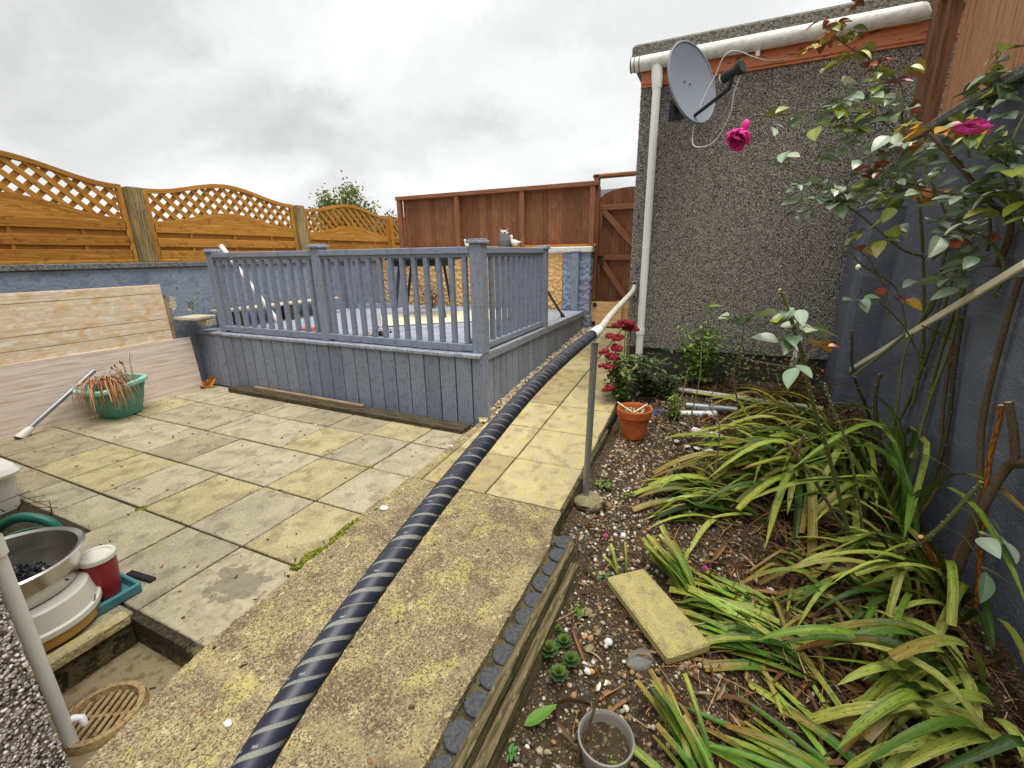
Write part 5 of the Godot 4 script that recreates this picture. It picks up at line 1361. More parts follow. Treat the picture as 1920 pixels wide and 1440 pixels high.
func left_things() -> void:
	# boards leaning on the left wall
	var L1 := Basis(Vector3.BACK, 0.03)
	var s1 := thing("old_door", "large board with flaking ochre paint leaning on the grey wall", "board", Vector3(-5.27, 0.0, -1.0))
	bx("panel", M.flaky, s1, Vector3(0, 0.575, -0.83), Vector3(0.018, 1.15, 1.9), 0.003, L1)
	for y in [1.065, 0.80, 0.685]:
		bx("groove_strip", M.lath, s1, Vector3(0.0085 - (y - 0.575) * 0.03, y, -0.83), Vector3(0.004, 0.006, 1.894), 0.001, L1)
	var s2 := thing("plywood_sheet", "lower weathered pinkish plywood sheet leaning in front of the flaking board", "board", Vector3(-5.215, 0.0, -1.2))
	bx("panel", M.ply_grey, s2, Vector3(-0.01, 0.285, -0.70), Vector3(0.016, 0.60, 2.08), 0.003, Basis(Vector3.BACK, 0.10) * Basis(Vector3.RIGHT, -0.008))
	var s3 := thing("backing_board", "narrow edge of a brown board standing behind the flaking board", "board", Vector3(-5.30, 0, -2.0))
	bx("panel", M.lath, s3, Vector3(0.0, 0.5, -0.38), Vector3(0.02, 1.0, 0.90), 0.003, L1)
	# planter
	var p := thing("planter", "teal plastic trough planter with dead drooping grass by the boards", "planter", Vector3(-4.985, 0.0, -2.07))
	p.rotation = Vector3(0.10, 0.22, 0.0)
	var q := MB.new()
	q.loft([[0.0, 0.0, 0.0], [0.0, 0.105, 0.115], [0.012, 0.115, 0.13], [0.13, 0.14, 0.175], [0.235, 0.158, 0.203], [0.24, 0.165, 0.21], [0.285, 0.168, 0.214]], 40)
	part("body", q.mesh(), M.teal, p)
	q = MB.new()
	q.loft([[0.285, 0.168, 0.214], [0.285, 0.19, 0.236], [0.295, 0.198, 0.244], [0.318, 0.198, 0.244], [0.325, 0.19, 0.236]], 40)
	q.loft([[0.325, 0.19, 0.236], [0.325, 0.165, 0.21]], 40)
	q.loft([[0.325, 0.165, 0.21, 1], [0.25, 0.155, 0.20, 1]], 40)
	part("rim", q.mesh(), M.teal_rim, p)
	q = MB.new()
	q.loft([[0.262, 0.158, 0.203], [0.268, 0.0, 0.0]], 40)
	part("soil", q.mesh(), M.soil, p)
	var g := thing("dead_grass", "clump of dead ginger grass drooping over the teal planter rim", "dead grass", Vector3(-4.985, 0.27, -2.07))
	var cols := [lin(190, 138, 98), lin(162, 112, 76), lin(210, 166, 124), lin(134, 92, 64)]
	for i in 110:
		var a := R(-1.2, 1.2) + (0.35 if i < 92 else 2.2)
		var dirv := Vector3(cos(a), 0, sin(a))
		var L := R(0.24, 0.40)
		var b0 := Vector3(R(-0.02, 0.10), 0.0, R(0.0, 0.17) if i < 92 else R(-0.12, 0.0))
		strap_leaf(g, "blade", b0, b0 + dirv * L * 0.5 + Vector3(0, R(0.10, 0.15), 0), b0 + dirv * L * R(0.6, 0.8) + Vector3(0, R(-0.22, -0.02), 0), R(0.006, 0.011), cols[i % 4], M.litter, 7)
	var sg := thing("seed_stalk", "sparse upright seed stalks growing in the teal planter", "grass stalks", Vector3(-5.02, 0.27, -2.20))
	for i in 7:
		var tip := Vector3(R(-0.1, 0.1), R(0.14, 0.30), R(-0.12, 0.1))
		tb("stalk", M.lath, sg, [Vector3(R(-0.02, 0.02), 0, R(-0.03, 0.03)), tip * 0.6 + Vector3(0, 0.03, 0), tip], [0.0025, 0.0016], 5)
		if i < 4:
			q = MB.new()
			q.blob(Vector3(0.007, 0.015, 0.007), i, 0.1)
			part("seed_head", q.mesh(), M.rust, sg, Transform3D(Basis.IDENTITY, tip))
	# grey pole
	var pole := thing("prop_pole", "grey pole with white cup foot leaning against the plywood sheet", "pole", Vector3(-5.10, 0, -1.43))
	tb("shaft", M.galv, pole, [Vector3(0.0, 0.035, 0), Vector3(-0.05, 0.425, -0.58)], [0.0195], 14)
	tb("cup", M.bucket_white, pole, [Vector3(0.003, 0.0, 0.03), Vector3(0.003, 0.01, 0.025), Vector3(-0.003, 0.06, -0.05), Vector3(-0.005, 0.066, -0.06)], [0.036, 0.036, 0.026, 0.02], 14)
	tb("sole", M.black, pole, [Vector3(0.004, -0.004, 0.036), Vector3(0.003, 0.006, 0.028)], [0.037], 14)
	# ledge plank
	q = MB.new()
	q.box(Transform3D.IDENTITY, Vector3(0.30, 0.032, 0.26), 0.006)
	q.box(Transform3D(Basis.IDENTITY, Vector3(0.09, -0.06, -0.06)), Vector3(0.12, 0.07, 0.12), 0.006)
	single("ledge_board", q.mesh(), M.ledge_wood, "weathered pale board end jutting out beside the left railing post", "board", Transform3D(Basis(Vector3.UP, 0.2), Vector3(-5.18, 0.785, -3.0)))
	# planks at the foot of the deck
	q = MB.new()
	q.box(Transform3D.IDENTITY, Vector3(2.98, 0.042, 0.14), 0.004)
	single("wet_plank", q.mesh(), M.wet_plank, "long dark mossy plank lying along the foot of the deck", "plank", Transform3D(Basis(Vector3.UP, -0.02) * Basis(Vector3.BACK, -0.003), Vector3(-3.25, 0.022, -2.965)))
	q = MB.new()
	q.box(Transform3D.IDENTITY, Vector3(1.55, 0.022, 0.035), 0.003)
	single("lath", q.mesh(), M.lath, "thin bare lath resting on the dark plank below the deck", "lath", Transform3D(Basis(Vector3.UP, -0.03), Vector3(-3.68, 0.056, -3.015)))
	# dry curled leaf
	q = MB.new()
	for k in 4:
		var o := Vector3(R(-0.05, 0.05), 0.03 + R(0, 0.05), R(-0.05, 0.05))
		var m := MB.new()
		leaf_shape(m, 0.12, 0.08, 6, 0.8, 0.5)
		var xf := Transform3D(rbasis(1.0), o)
		for i in m.v.size():
			q.v.push_back(xf * m.v[i]); q.n.push_back(xf.basis * m.n[i]); q.t.push_back(m.t[i]); q.c.push_back(lin(196, 132, 66))
	single("curled_leaf", q.mesh(), M.litter, "curled orange brown dead leaf in the corner below the deck", "dead leaf", Transform3D(Basis.IDENTITY, Vector3(-5.12, 0.0, -2.93)))
	# pale stones on the ramp
	for i in 4:
		q = MB.new()
		q.blob([Vector3(0.016, 0.010, 0.012), Vector3(0.008, 0.006, 0.010), Vector3(0.030, 0.012, 0.020), Vector3(0.012, 0.006, 0.009)][i], 30 + i, 0.2)
		single("pale_stone", q.mesh(), M.white_chip, ["white pebble on the ramp left of the padded handrail", "tiny pale chip on the paving near the plank", "pale lump of mortar at the top left edge of the ramp", "small white crumb on the kerb of the path"][i], "pebble", Transform3D(Basis.IDENTITY, [Vector3(-1.235, 0.018, -0.56), Vector3(-3.05, 0.004, -2.56), Vector3(-1.60, 0.018, -1.72), Vector3(-1.63, 0.075, -2.5)][i]))
	# grate in the pit
	var gr := thing("drain_grate", "round ochre drain grate at the bottom of the pit", "drain grate", Vector3(-1.79, -0.135, -0.46))
	lt("ring", M.grate, gr, [Vector2(0.092, 0.0), Vector2(0.125, 0.002), Vector2(0.118, 0.028), Vector2(0.100, 0.030), Vector2(0.094, 0.006)], 40)
	for k in 7:
		var o := -0.072 + 0.024 * k
		var Lb := 2.0 * sqrt(0.09 * 0.09 - o * o)
		bx("bar", M.grate, gr, Vector3(o, 0.014, 0).rotated(Vector3.UP, 0.55), Vector3(0.013, 0.012, Lb), 0.003, Basis(Vector3.UP, 0.55))
	bx("cross_bar", M.grate, gr, Vector3(0, 0.010, 0), Vector3(0.012, 0.008, 0.18), 0.002, Basis(Vector3.UP, 0.55 + PI / 2))
	bx("sump", M.black, gr, Vector3(0, -0.004, 0), Vector3(0.12, 0.004, 0.12), 0.001)
	# tray with tubs
	var t := thing("tray", "shallow teal blue tray holding the tubs on the paving", "tray", Vector3(-2.46, 0.0, -0.555))
	bx("base", M.tray_blue, t, Vector3(0, 0.008, 0), Vector3(0.60, 0.012, 0.46), 0.003)
	for s in [-1.0, 1.0]:
		bx("side", M.tray_blue, t, Vector3(0.30 * s, 0.025, 0), Vector3(0.016, 0.045, 0.476), 0.004, Basis(Vector3.BACK, -0.15 * s))
		bx("side", M.tray_blue, t, Vector3(0, 0.025, 0.232 * s), Vector3(0.60, 0.045, 0.016), 0.004, Basis(Vector3.RIGHT, 0.15 * s))
	var u := thing("bucket", "white tub on an ochre base standing in the blue tray", "bucket", Vector3(-2.27, 0.016, -0.505))
	lt("tub", M.ochre, u, [Vector2(0, 0), Vector2(0.165, 0.0), Vector2(0.176, 0.006), Vector2(0.178, 0.04), Vector2(0.17, 0.05), Vector2(0.0, 0.052)], 40)
	lt("lid", M.bucket_white, u, [Vector2(0.172, 0.048), Vector2(0.188, 0.05), Vector2(0.191, 0.056), Vector2(0.190, 0.074), Vector2(0.183, 0.078), Vector2(0.180, 0.08), Vector2(0.168, 0.152), Vector2(0.160, 0.158), Vector2(0.0, 0.156)], 44)
	var hp := []
	for k in 15:
		var a := PI * k / 14.0
		hp.append(Vector3(cos(a) * 0.19, 0.10 - sin(a) * 0.085, 0.02 + sin(a) * 0.03).rotated(Vector3.UP, 0.9))
	tb("wire_handle", M.galv, u, hp, [0.003], 6)
	var ba := thing("steel_bowl", "stainless steel bowl holding a black bag on top of the white tub", "bowl", Vector3(-2.335, 0.174, -0.490))
	ba.scale = Vector3(1.12, 1.08, 1.12)
	lt("bowl", M.steel, ba, [Vector2(0.0, 0.0), Vector2(0.15, 0.0), Vector2(0.163, 0.008), Vector2(0.178, 0.06), Vector2(0.186, 0.118), Vector2(0.200, 0.122), Vector2(0.204, 0.127), Vector2(0.198, 0.132), Vector2(0.184, 0.126), Vector2(0.175, 0.06), Vector2(0.158, 0.012), Vector2(0.0, 0.008)], 56)
	var bag := thing("plastic_bag", "crumpled glossy black plastic bag lying in the steel bowl", "plastic bag", Vector3(-2.30, 0.225, -0.485))
	q = MB.new()
	var f := FastNoiseLite.new()
	f.seed = 9; f.frequency = 14.0; f.fractal_type = FastNoiseLite.FRACTAL_RIDGED; f.fractal_octaves = 3
	var G := 34
	for i in G:
		for k in G:
			var P := []
			for e in [[i, k], [i + 1, k], [i + 1, k + 1], [i, k + 1]]:
				var x: float = (e[0] / float(G) - 0.5) * 0.27; var z: float = (e[1] / float(G) - 0.5) * 0.22
				var r := sqrt(x * x * 1.0 + z * z * 1.5) / 0.135
				P.append(Vector3(x, maxf(0.0, 1.0 - r * r) * 0.04 + f.get_noise_2d(x, z * 1.7) * 0.022 - maxf(0, r - 0.9) * 0.05, z))
			var nn: Vector3 = (P[1] - P[0]).cross(P[3] - P[0]).normalized()
			if nn.y < 0: nn = -nn
			q.quad(P[0], P[1], P[2], P[3], nn)
	part("film", q.mesh(), M.bag_black, bag)
	leafy("weed", "tiny green sprig on the black bag in the bowl", Vector3(-2.22, 0.25, -0.43), 0.02, 0.03, [lin(110, 160, 60)], 10, 0.02, 3)
	var rp := thing("red_tub", "dark red tub with white lid in the corner of the tray", "tub", Vector3(-2.255, 0.016, -0.715))
	lt("tub", M.red_tub, rp, [Vector2(0, 0), Vector2(0.044, 0), Vector2(0.047, 0.006), Vector2(0.058, 0.12), Vector2(0.061, 0.185)], 36)
	lt("lid", M.bucket_white, rp, [Vector2(0.062, 0.176), Vector2(0.066, 0.18), Vector2(0.066, 0.196), Vector2(0.062, 0.201), Vector2(0.052, 0.199), Vector2(0.05, 0.194), Vector2(0.0, 0.194)], 36)
	q = MB.new()
	q.box(Transform3D.IDENTITY, Vector3(0.16, 0.012, 0.03), 0.003)
	single("black_strip", q.mesh(), M.black, "small black strip lying on the slab behind the blue tray", "strip", Transform3D(Basis(Vector3.UP, 0.1), Vector3(-2.26, 0.008, -0.84)))
	# white bin
	var bn := thing("white_bin", "white plastic bin with lid cut off by the left edge of the photo", "bin", Vector3(-3.78, -0.01, -0.80))
	q = MB.new()
	q.loft([[0.0, 0, 0], [0.0, 0.14, 0.13], [0.22, 0.165, 0.15]], 36)
	part("body", q.mesh(), M.bin_white, bn)
	q = MB.new()
	q.loft([[0.215, 0.165, 0.15], [0.215, 0.185, 0.17], [0.232, 0.188, 0.173], [0.26, 0.17, 0.155], [0.27, 0.0, 0.0]], 36)
	part("lid", q.mesh(), M.bin_white, bn)
	# watering can
	var wc := thing("watering_can", "dark green plastic watering can with a thick arched handle", "watering can", Vector3(-2.80, -0.01, -0.66))
	wc.rotation.y = 0.6
	lt("body", M.can_green, wc, [Vector2(0, 0), Vector2(0.11, 0), Vector2(0.118, 0.01), Vector2(0.125, 0.10), Vector2(0.118, 0.16), Vector2(0.092, 0.185), Vector2(0.084, 0.182), Vector2(0.10, 0.15), Vector2(0.11, 0.02), Vector2(0, 0.012)], 36)
	tb("handle", M.can_green, wc, smooth([Vector3(0.115, 0.06, 0), Vector3(0.165, 0.15, 0), Vector3(0.14, 0.25, 0), Vector3(0.03, 0.29, 0), Vector3(-0.09, 0.23, 0), Vector3(-0.20, 0.14, 0)], 6), [0.021], 12)
	tb("spout", M.can_green, wc, [Vector3(-0.10, 0.05, 0), Vector3(-0.22, 0.13, 0), Vector3(-0.36, 0.24, 0)], [0.03, 0.022, 0.014], 12)
	var dt := thing("dry_twig", "bare brown twig tangle lying over the watering can handle", "twig", Vector3(-2.84, 0.22, -0.72))
	for k in 12:
		var p0 := Vector3(R(-0.25, 0.12), R(-0.02, 0.04), R(-0.1, 0.1))
		tb("stem", M.cane_brown, dt, [p0, p0 + Vector3(R(-0.1, 0.1), R(-0.04, 0.08), R(-0.08, 0.08)), p0 + Vector3(R(-0.22, 0.22), R(-0.08, 0.1), R(-0.12, 0.12))], [0.004, 0.002], 5)

func handrail() -> void:
	var h := thing("handrail", "metal handrail padded with grey foam and spiral navy tape along the path", "handrail", Vector3.ZERO)
	var pts := smooth([Vector3(-0.545, 0.36, 0.28), Vector3(-0.55, 0.52, 0.0), Vector3(-0.55, 0.675, -0.263), Vector3(-0.55, 0.752, -0.45), Vector3(-0.55, 0.826, -0.72), Vector3(-0.555, 0.897, -1.09), Vector3(-0.56, 0.942, -1.41), Vector3(-0.565, 0.968, -1.78), Vector3(-0.574, 0.984, -2.30)], 14)
	tb("foam", M.foam, h, pts, [0.0255], 20)
	# spiral tape ribbon, standing a millimetre proud of the foam
	var c := Curve3D.new()
	for p in pts: c.add_point(p)
	var L := c.get_baked_length()
	var q := MB.new()
	var pitch := 0.128
	var cover := 0.188
	var N := 40
	var turns := int(L / pitch) + 1
	var wr := FastNoiseLite.new()
	wr.seed = 3; wr.frequency = 0.12
	var slip := []
	for k in 4: slip.append(R(-0.003, 0.003))
	for j in (turns + 1) * N * 4:
		var i := j / 4
		var lead: float = pitch * 0.25 * (j % 4) - pitch + slip[j % 4]
		var P := []
		var ns := []
		var wob := 0.006 * sin(i * 0.013 + j % 4) + 0.003 * sin(i * 0.05 + 2.0 * (j % 4)) + 0.0015 * sin(i * 0.37)
		for e in [[i, 0.0], [i + 1, 0.0], [i + 1, 1.0], [i, 1.0]]:
			var a: float = -TAU * e[0] / N
			var s: float = clampf(lead + pitch * e[0] / N + e[1] * (pitch * cover + wob * 0.35), 0, L)
			var fr := frame_at(c, s, L)
			var dirv: Vector3 = fr.basis.x * cos(a) + fr.basis.y * sin(a)
			P.append(fr.origin + dirv * (0.0266 + 0.0005 * wr.get_noise_2d(a * 14.0, s * 260.0) + 0.0004 * e[1]))
			ns.append(dirv)
		if P[0].distance_to(P[3]) > 0.002: q.squad(P[0], P[1], P[2], P[3], ns[0], ns[1], ns[2], ns[3])
	part("tape", q.mesh(), M.tape, h)
	# printed lettering wrapped on the tape
	var sf := SystemFont.new()
	sf.font_names = PackedStringArray(["Droid Sans"])
	var put := func(txt: String, size: float, s0: float, a0: float) -> void:
		var tm := TextMesh.new()
		tm.font = sf
		tm.text = txt
		tm.font_size = 32
		tm.pixel_size = size / 32.0
		tm.depth = 0.0
		tm.curve_step = 3.0
		var arr := tm.get_mesh_arrays()
		var vv: PackedVector3Array = arr[Mesh.ARRAY_VERTEX]
		var ii: PackedInt32Array = arr[Mesh.ARRAY_INDEX] if arr[Mesh.ARRAY_INDEX] != null else PackedInt32Array(range(vv.size()))
		var m := MB.new()
		var W := []
		var Nn := []
		for p in vv:
			var a := a0 - p.x / 0.0272
			var s := s0 + p.x * (pitch / (TAU * 0.0272)) + p.y
			var fr := frame_at(c, clampf(s, 0, L), L)
			var dirv: Vector3 = fr.basis.x * cos(a) + fr.basis.y * sin(a)
			W.append(fr.origin + dirv * 0.0272)
			Nn.append(dirv)
		for k in range(0, ii.size() - 2, 3):
			m.tri(W[ii[k]], W[ii[k + 1]], W[ii[k + 2]], Nn[ii[k]], Nn[ii[k + 1]], Nn[ii[k + 2]])
		if m.v.size() > 0:
			part("lettering", m.mesh(), M.print, h)
	for k in range(3, turns * 4, 3):
		var a := PI * 0.72
		# the tape turn passes angle a at this distance along the rail
		var s := pitch * (k * 0.25 - a / TAU) + pitch * cover * 0.3
		if s > L - 0.05: break
		put.call("PE™", 0.008, s, a)
		put.call("Tel.", 0.0055, s + pitch * 0.14, a - 0.9)
	# bare pipe on to the garage
	tb("rail_pipe", M.cream_pipe, h, smooth([Vector3(-0.572, 0.984, -2.22), Vector3(-0.575, 0.985, -2.45), Vector3(-0.625, 1.005, -3.0), Vector3(-0.70, 1.033, -4.0), Vector3(-0.722, 1.045, -4.30), Vector3(-0.727, 1.06, -4.40), Vector3(-0.728, 1.085, -4.46)], 5), [0.021], 14)
	tb("collar", M.upvc, h, [Vector3(-0.572, 0.984, -2.27), Vector3(-0.572, 0.984, -2.275), Vector3(-0.576, 0.986, -2.42), Vector3(-0.577, 0.986, -2.43)], [0.026, 0.029, 0.028, 0.022], 16)
	tb("post", M.galv, h, [Vector3(-0.60, -0.03, -2.365), Vector3(-0.576, 0.97, -2.355)], [0.0195], 14)
	tb("tee", M.upvc, h, [Vector3(-0.576, 0.985, -2.355), Vector3(-0.577, 0.93, -2.355)], [0.026], 14)
	bx("wall_bracket", M.galv, h, Vector3(-0.728, 1.05, -4.484), Vector3(0.05, 0.17, 0.012), 0.004)
	for y in [1.12, 0.985]:
		tb("bolt", M.black, h, [Vector3(-0.728, y, -4.478), Vector3(-0.728, y, -4.466)], [0.011], 8)
	var q2 := MB.new()
	q2.blob(Vector3(0.095, 0.042, 0.08), 77, 0.26, 10, 15)
	single("post_footing", q2.mesh(), M.rubble, "rough concrete lump around the foot of the handrail post", "footing", Transform3D(Basis.IDENTITY, Vector3(-0.575, -0.055, -2.36)))
	# log edging and timbers by the ramp
	var lz := -1.86
	for i in 13:
		var g := Node3D.new()
		var o := thing("edging_log", ["dark log stump at the far end of the row nearest the handrail footing", "dark weathered log stump set upright in the row along the ramp edge", "dark log stump at the near end of the row cut by the bottom edge"][0 if i == 0 else (2 if i == 10 else 1)], "log stump", Vector3(-0.568 + R(-0.005, 0.005), -0.004 + R(-0.006, 0.004), lz), "row of edging logs")
		lt("stump", M.log_end, o, [Vector2(0.046, -0.15), Vector2(0.0465, -0.003), Vector2(0.044, 0.0), Vector2(0.022, 0.0005), Vector2(0.0, 0.0)], 15)
		o.scale = Vector3(R(0.9, 1.08), 1, R(0.92, 1.1))
		o.rotation.y = R(0, 3)
		lt("heartwood", M.log_end, o, [Vector2(0.016, 0.001), Vector2(0.013, 0.0022), Vector2(0, 0.0025)], 12)
		lz += R(0.096, 0.112)
		g.free()
	q = MB.new()
	q.box(Transform3D.IDENTITY, Vector3(0.034, 0.15, 2.6), 0.006, Vector2(0.3, 0.1))
	single("edging_timber", q.mesh(), M.old_timber, "upper mossy edging timber running beside the log stumps", "timber", Transform3D(Basis.IDENTITY, Vector3(-0.535, -0.072, -0.57)))
	q = MB.new()
	q.box(Transform3D.IDENTITY, Vector3(0.04, 0.14, 2.5), 0.006, Vector2(1.3, 0.6))
	single("edging_timber", q.mesh(), M.old_timber, "lower outer edging timber against the soil of the bed", "timber", Transform3D(Basis.IDENTITY, Vector3(-0.492, -0.115, -0.53)))

func frame_at(c: Curve3D, s: float, L: float) -> Transform3D:
	var p := c.sample_baked(s)
	var a := c.sample_baked(maxf(s - 0.02, 0))
	var b := c.sample_baked(minf(s + 0.02, L))
	var d := (b - a).normalized()
	var x := Vector3.RIGHT
	x = (x - d * x.dot(d)).normalized()
	var y := d.cross(x)
	if y.y < 0: y = -y
	return Transform3D(Basis(x, y, d), p)

func strap_leaf(parent: Node3D, called: String, a: Vector3, mid: Vector3, b: Vector3, w: float, col: Color, m: Material, seg := 10, cut := false, tipcol := Color(-1, 0, 0), twist := 0.0) -> void:
	# long folded leaf along a bent spine; colours are pigment: pale midrib, yellowing tip
	var q := MB.new()
	var prev := []
	var prevn := []
	var prevc := []
	var k1 := mid * 2.0 - (a + b) * 0.5
	var px := Vector3.ZERO
	var streak := [R(0.80, 1.0), R(0.92, 1.12), R(0.92, 1.12), R(0.82, 1.05)]
	var mark := R(0.2, 0.9)
	var uo := Vector2(R(0, 5), R(0, 5))
	var L0 := a.distance_to(mid) + mid.distance_to(b)
	var kink := rng.randf() < 0.22
	var kt := R(0.4, 0.75)
	var kp := a.lerp(mid, 0.5).lerp(mid, 0.9) + (mid - a) * R(0.0, 0.25)
	var kb := b + Vector3(R(-0.05, 0.05), -R(0.0, 0.05), R(-0.05, 0.05))
	for i in seg + 1:
		var t := float(i) / seg
		var p := a.lerp(k1, t).lerp(k1.lerp(b, t), t)
		var d := ((k1 - a) * (1 - t) + (b - k1) * t).normalized()
		if kink:
			# a leaf creased and snapped over
			p = a.lerp(kp, t / kt) if t < kt else kp.lerp(kb, (t - kt) / (1.0 - kt) * 0.8)
			d = (kp - a).normalized() if t < kt else (kb - kp).normalized()
		var side := d.cross(Vector3.UP)
		if side.length() < 0.15: side = px if px != Vector3.ZERO else Vector3.RIGHT
		side = side.normalized()
		if px != Vector3.ZERO and side.dot(px) < 0: side = -side
		px = side
		side = side.rotated(d, twist * t)
		var up := side.cross(d)
		if up.y < 0: up = -up
		var prof := minf(1.0, 0.45 + t * 2.2)
		if cut: prof *= 1.0 if t < 0.99 else 0.92
		else: prof *= sqrt(maxf(0.0, 1.0 - pow(t, 3.0)))
		var hw := w * 0.5 * prof
		var row := [p - side * hw + up * hw * 0.35, p - side * hw * 0.5 + up * hw * 0.2, p, p + side * hw * 0.5 + up * hw * 0.2, p + side * hw + up * hw * 0.35]
		var nl := (up + side * 0.33).normalized()
		var nr := (up - side * 0.33).normalized()
		var ns := [nl, nl, up, nr, nr]
		var cc := col
		if tipcol.r >= 0: cc = col.lerp(tipcol, smoothstep(0.55, 1.0, t))
		cc = cc * R(0.92, 1.08)
		var rc := []
		for s in 4:
			var m2: Color = cc * streak[s]
			if (s == 1 or s == 2) and absf(t - mark) < 0.22 and tipcol.r >= 0: m2 = m2.lerp(tipcol, 0.55)
			rc.append(m2)
		if i > 0:
			for s in 4:
				q.col = (prevc[s] + rc[s]) * 0.5
				var va := uo.x + t * L0; var vb := uo.x + (t - 1.0 / seg) * L0
				q.squad(prev[s], prev[s + 1], row[s + 1], row[s], prevn[s], prevn[s + 1], ns[s + 1], ns[s], Vector2(vb, uo.y + s * w * 0.25), Vector2(vb, uo.y + s * w * 0.25 + w * 0.25), Vector2(va, uo.y + s * w * 0.25 + w * 0.25), Vector2(va, uo.y + s * w * 0.25))
		prev = row
		prevn = ns
		prevc = rc
	part(called, q.mesh(), m, parent)

func strap_clump(label: String, origin: Vector3, count: int, ex: Vector2, dir: Vector2, spread: float, len: Vector2, elev: Vector2, w: Vector2, mix: Array, cut: float, droop := 1.0) -> void:
	var p := thing("strap_leaf_plant", label, "plant", origin, "strap leaved plants in the bed")
	var yaw0 := atan2(dir.y, dir.x)
	for i in count:
		var b := Vector3(R(-ex.x, ex.x), 0, R(-ex.y, ex.y))
		b.y = soil_y(origin.x + b.x, origin.z + b.z) - origin.y - 0.005
		var yaw := yaw0 + rng.randfn() * spread * 1.25
		var el := R(elev.x, elev.y)
		var L := R(len.x, len.y)
		var dv := Vector3(cos(yaw), 0, sin(yaw))
		var mid := b + dv * L * 0.5 * cos(el) + Vector3(0, L * 0.5 * sin(el), 0)
		var end := mid + dv * L * 0.48 + Vector3(0, L * 0.5 * (sin(el) - R(0.7, 1.5) * droop), 0)
		var floor_ := soil_y(origin.x + end.x, origin.z + end.z) - origin.y + R(0.01, 0.03)
		if end.y < floor_: end.y = floor_
		if origin.x + end.x > 1.12: end.x = 1.12 - origin.x
		if origin.x + mid.x > 1.12: mid.x = 1.12 - origin.x
		if origin.x + end.x < -0.42 and origin.z + end.z > -1.95: end.x = -0.42 - origin.x
		var col: Color = mix[rng.randi() % mix.size()] * R(0.75, 1.12)
		var is_cut := rng.randf() < cut
		var tipc := Color(-1, 0, 0)
		var rr := rng.randf()
		if rr < 0.10 and not is_cut: tipc = lin(170, 122, 62)
		elif rr < 0.45: tipc = lin(186, 190, 80)
		elif is_cut: tipc = lin(176, 150, 80)
		strap_leaf(p, "leaf", b, mid, end, R(w.x, w.y), col, M.leaf, 10, is_cut, tipc, R(-0.7, 0.7))

func leafy(called: String, label: String, at: Vector3, rad: float, hgt: float, cols: Array, count: int, ls: float, stems: int, cat := "plant") -> Node3D:
	var p := thing(called, label, cat, at)
	var tops := []
	for i in stems:
		var a := R(0, TAU)
		var tp := Vector3(cos(a) * rad * R(0.2, 0.8), hgt * R(0.6, 1.0), sin(a) * rad * R(0.2, 0.8))
		tops.append(tp)
		tb("stem", M.cane_dark, p, [Vector3(cos(a) * 0.01, -0.01, sin(a) * 0.01), tp * Vector3(0.4, 0.55, 0.4), tp], [0.0035, 0.0015], 5)
	var ms := []
	for i in 3:
		var q := MB.new()
		leaf_shape(q, 1.0, 0.5, 5, 0.3, [0.1, 0.3, 0.5][i])
		ms.append(q)
	if count <= 60:
		for i in count:
			var tp: Vector3 = tops[i % stems]
			var t := R(0.25, 1.0)
			var q := MB.new()
			leaf_shape(q, 1.0, 0.5, 5, 0.3, R(0.1, 0.5))
			q.c.fill(cols[rng.randi() % cols.size()] * R(0.8, 1.1))
			part("leaf", q.mesh(), M.leaf, p, Transform3D(Basis(Vector3.UP, R(0, TAU)) * Basis(Vector3.RIGHT, R(-0.4, 0.7)) * Basis.from_scale(Vector3.ONE * ls * R(0.7, 1.2)), tp * Vector3(t, t, t)))
	else:
		var ws := []
		var cs := []
		for i in count:
			var tp: Vector3 = tops[i % stems]
			var t := R(0.2, 1.02)
			ws.append(Transform3D(Basis(Vector3.UP, R(0, TAU)) * Basis(Vector3.RIGHT, R(-0.3, 0.9)) * Basis.from_scale(Vector3.ONE * ls * R(0.6, 1.2)), tp * Vector3(sqrt(t), t, sqrt(t)) + Vector3(rng.randfn(), rng.randfn() * 0.6, rng.randfn()) * rad * 0.16))
			cs.append(cols[rng.randi() % cols.size()] * R(0.7, 1.1))
		many("foliage", ms[1].mesh(), M.leaf, ws, cs, p)
	return p

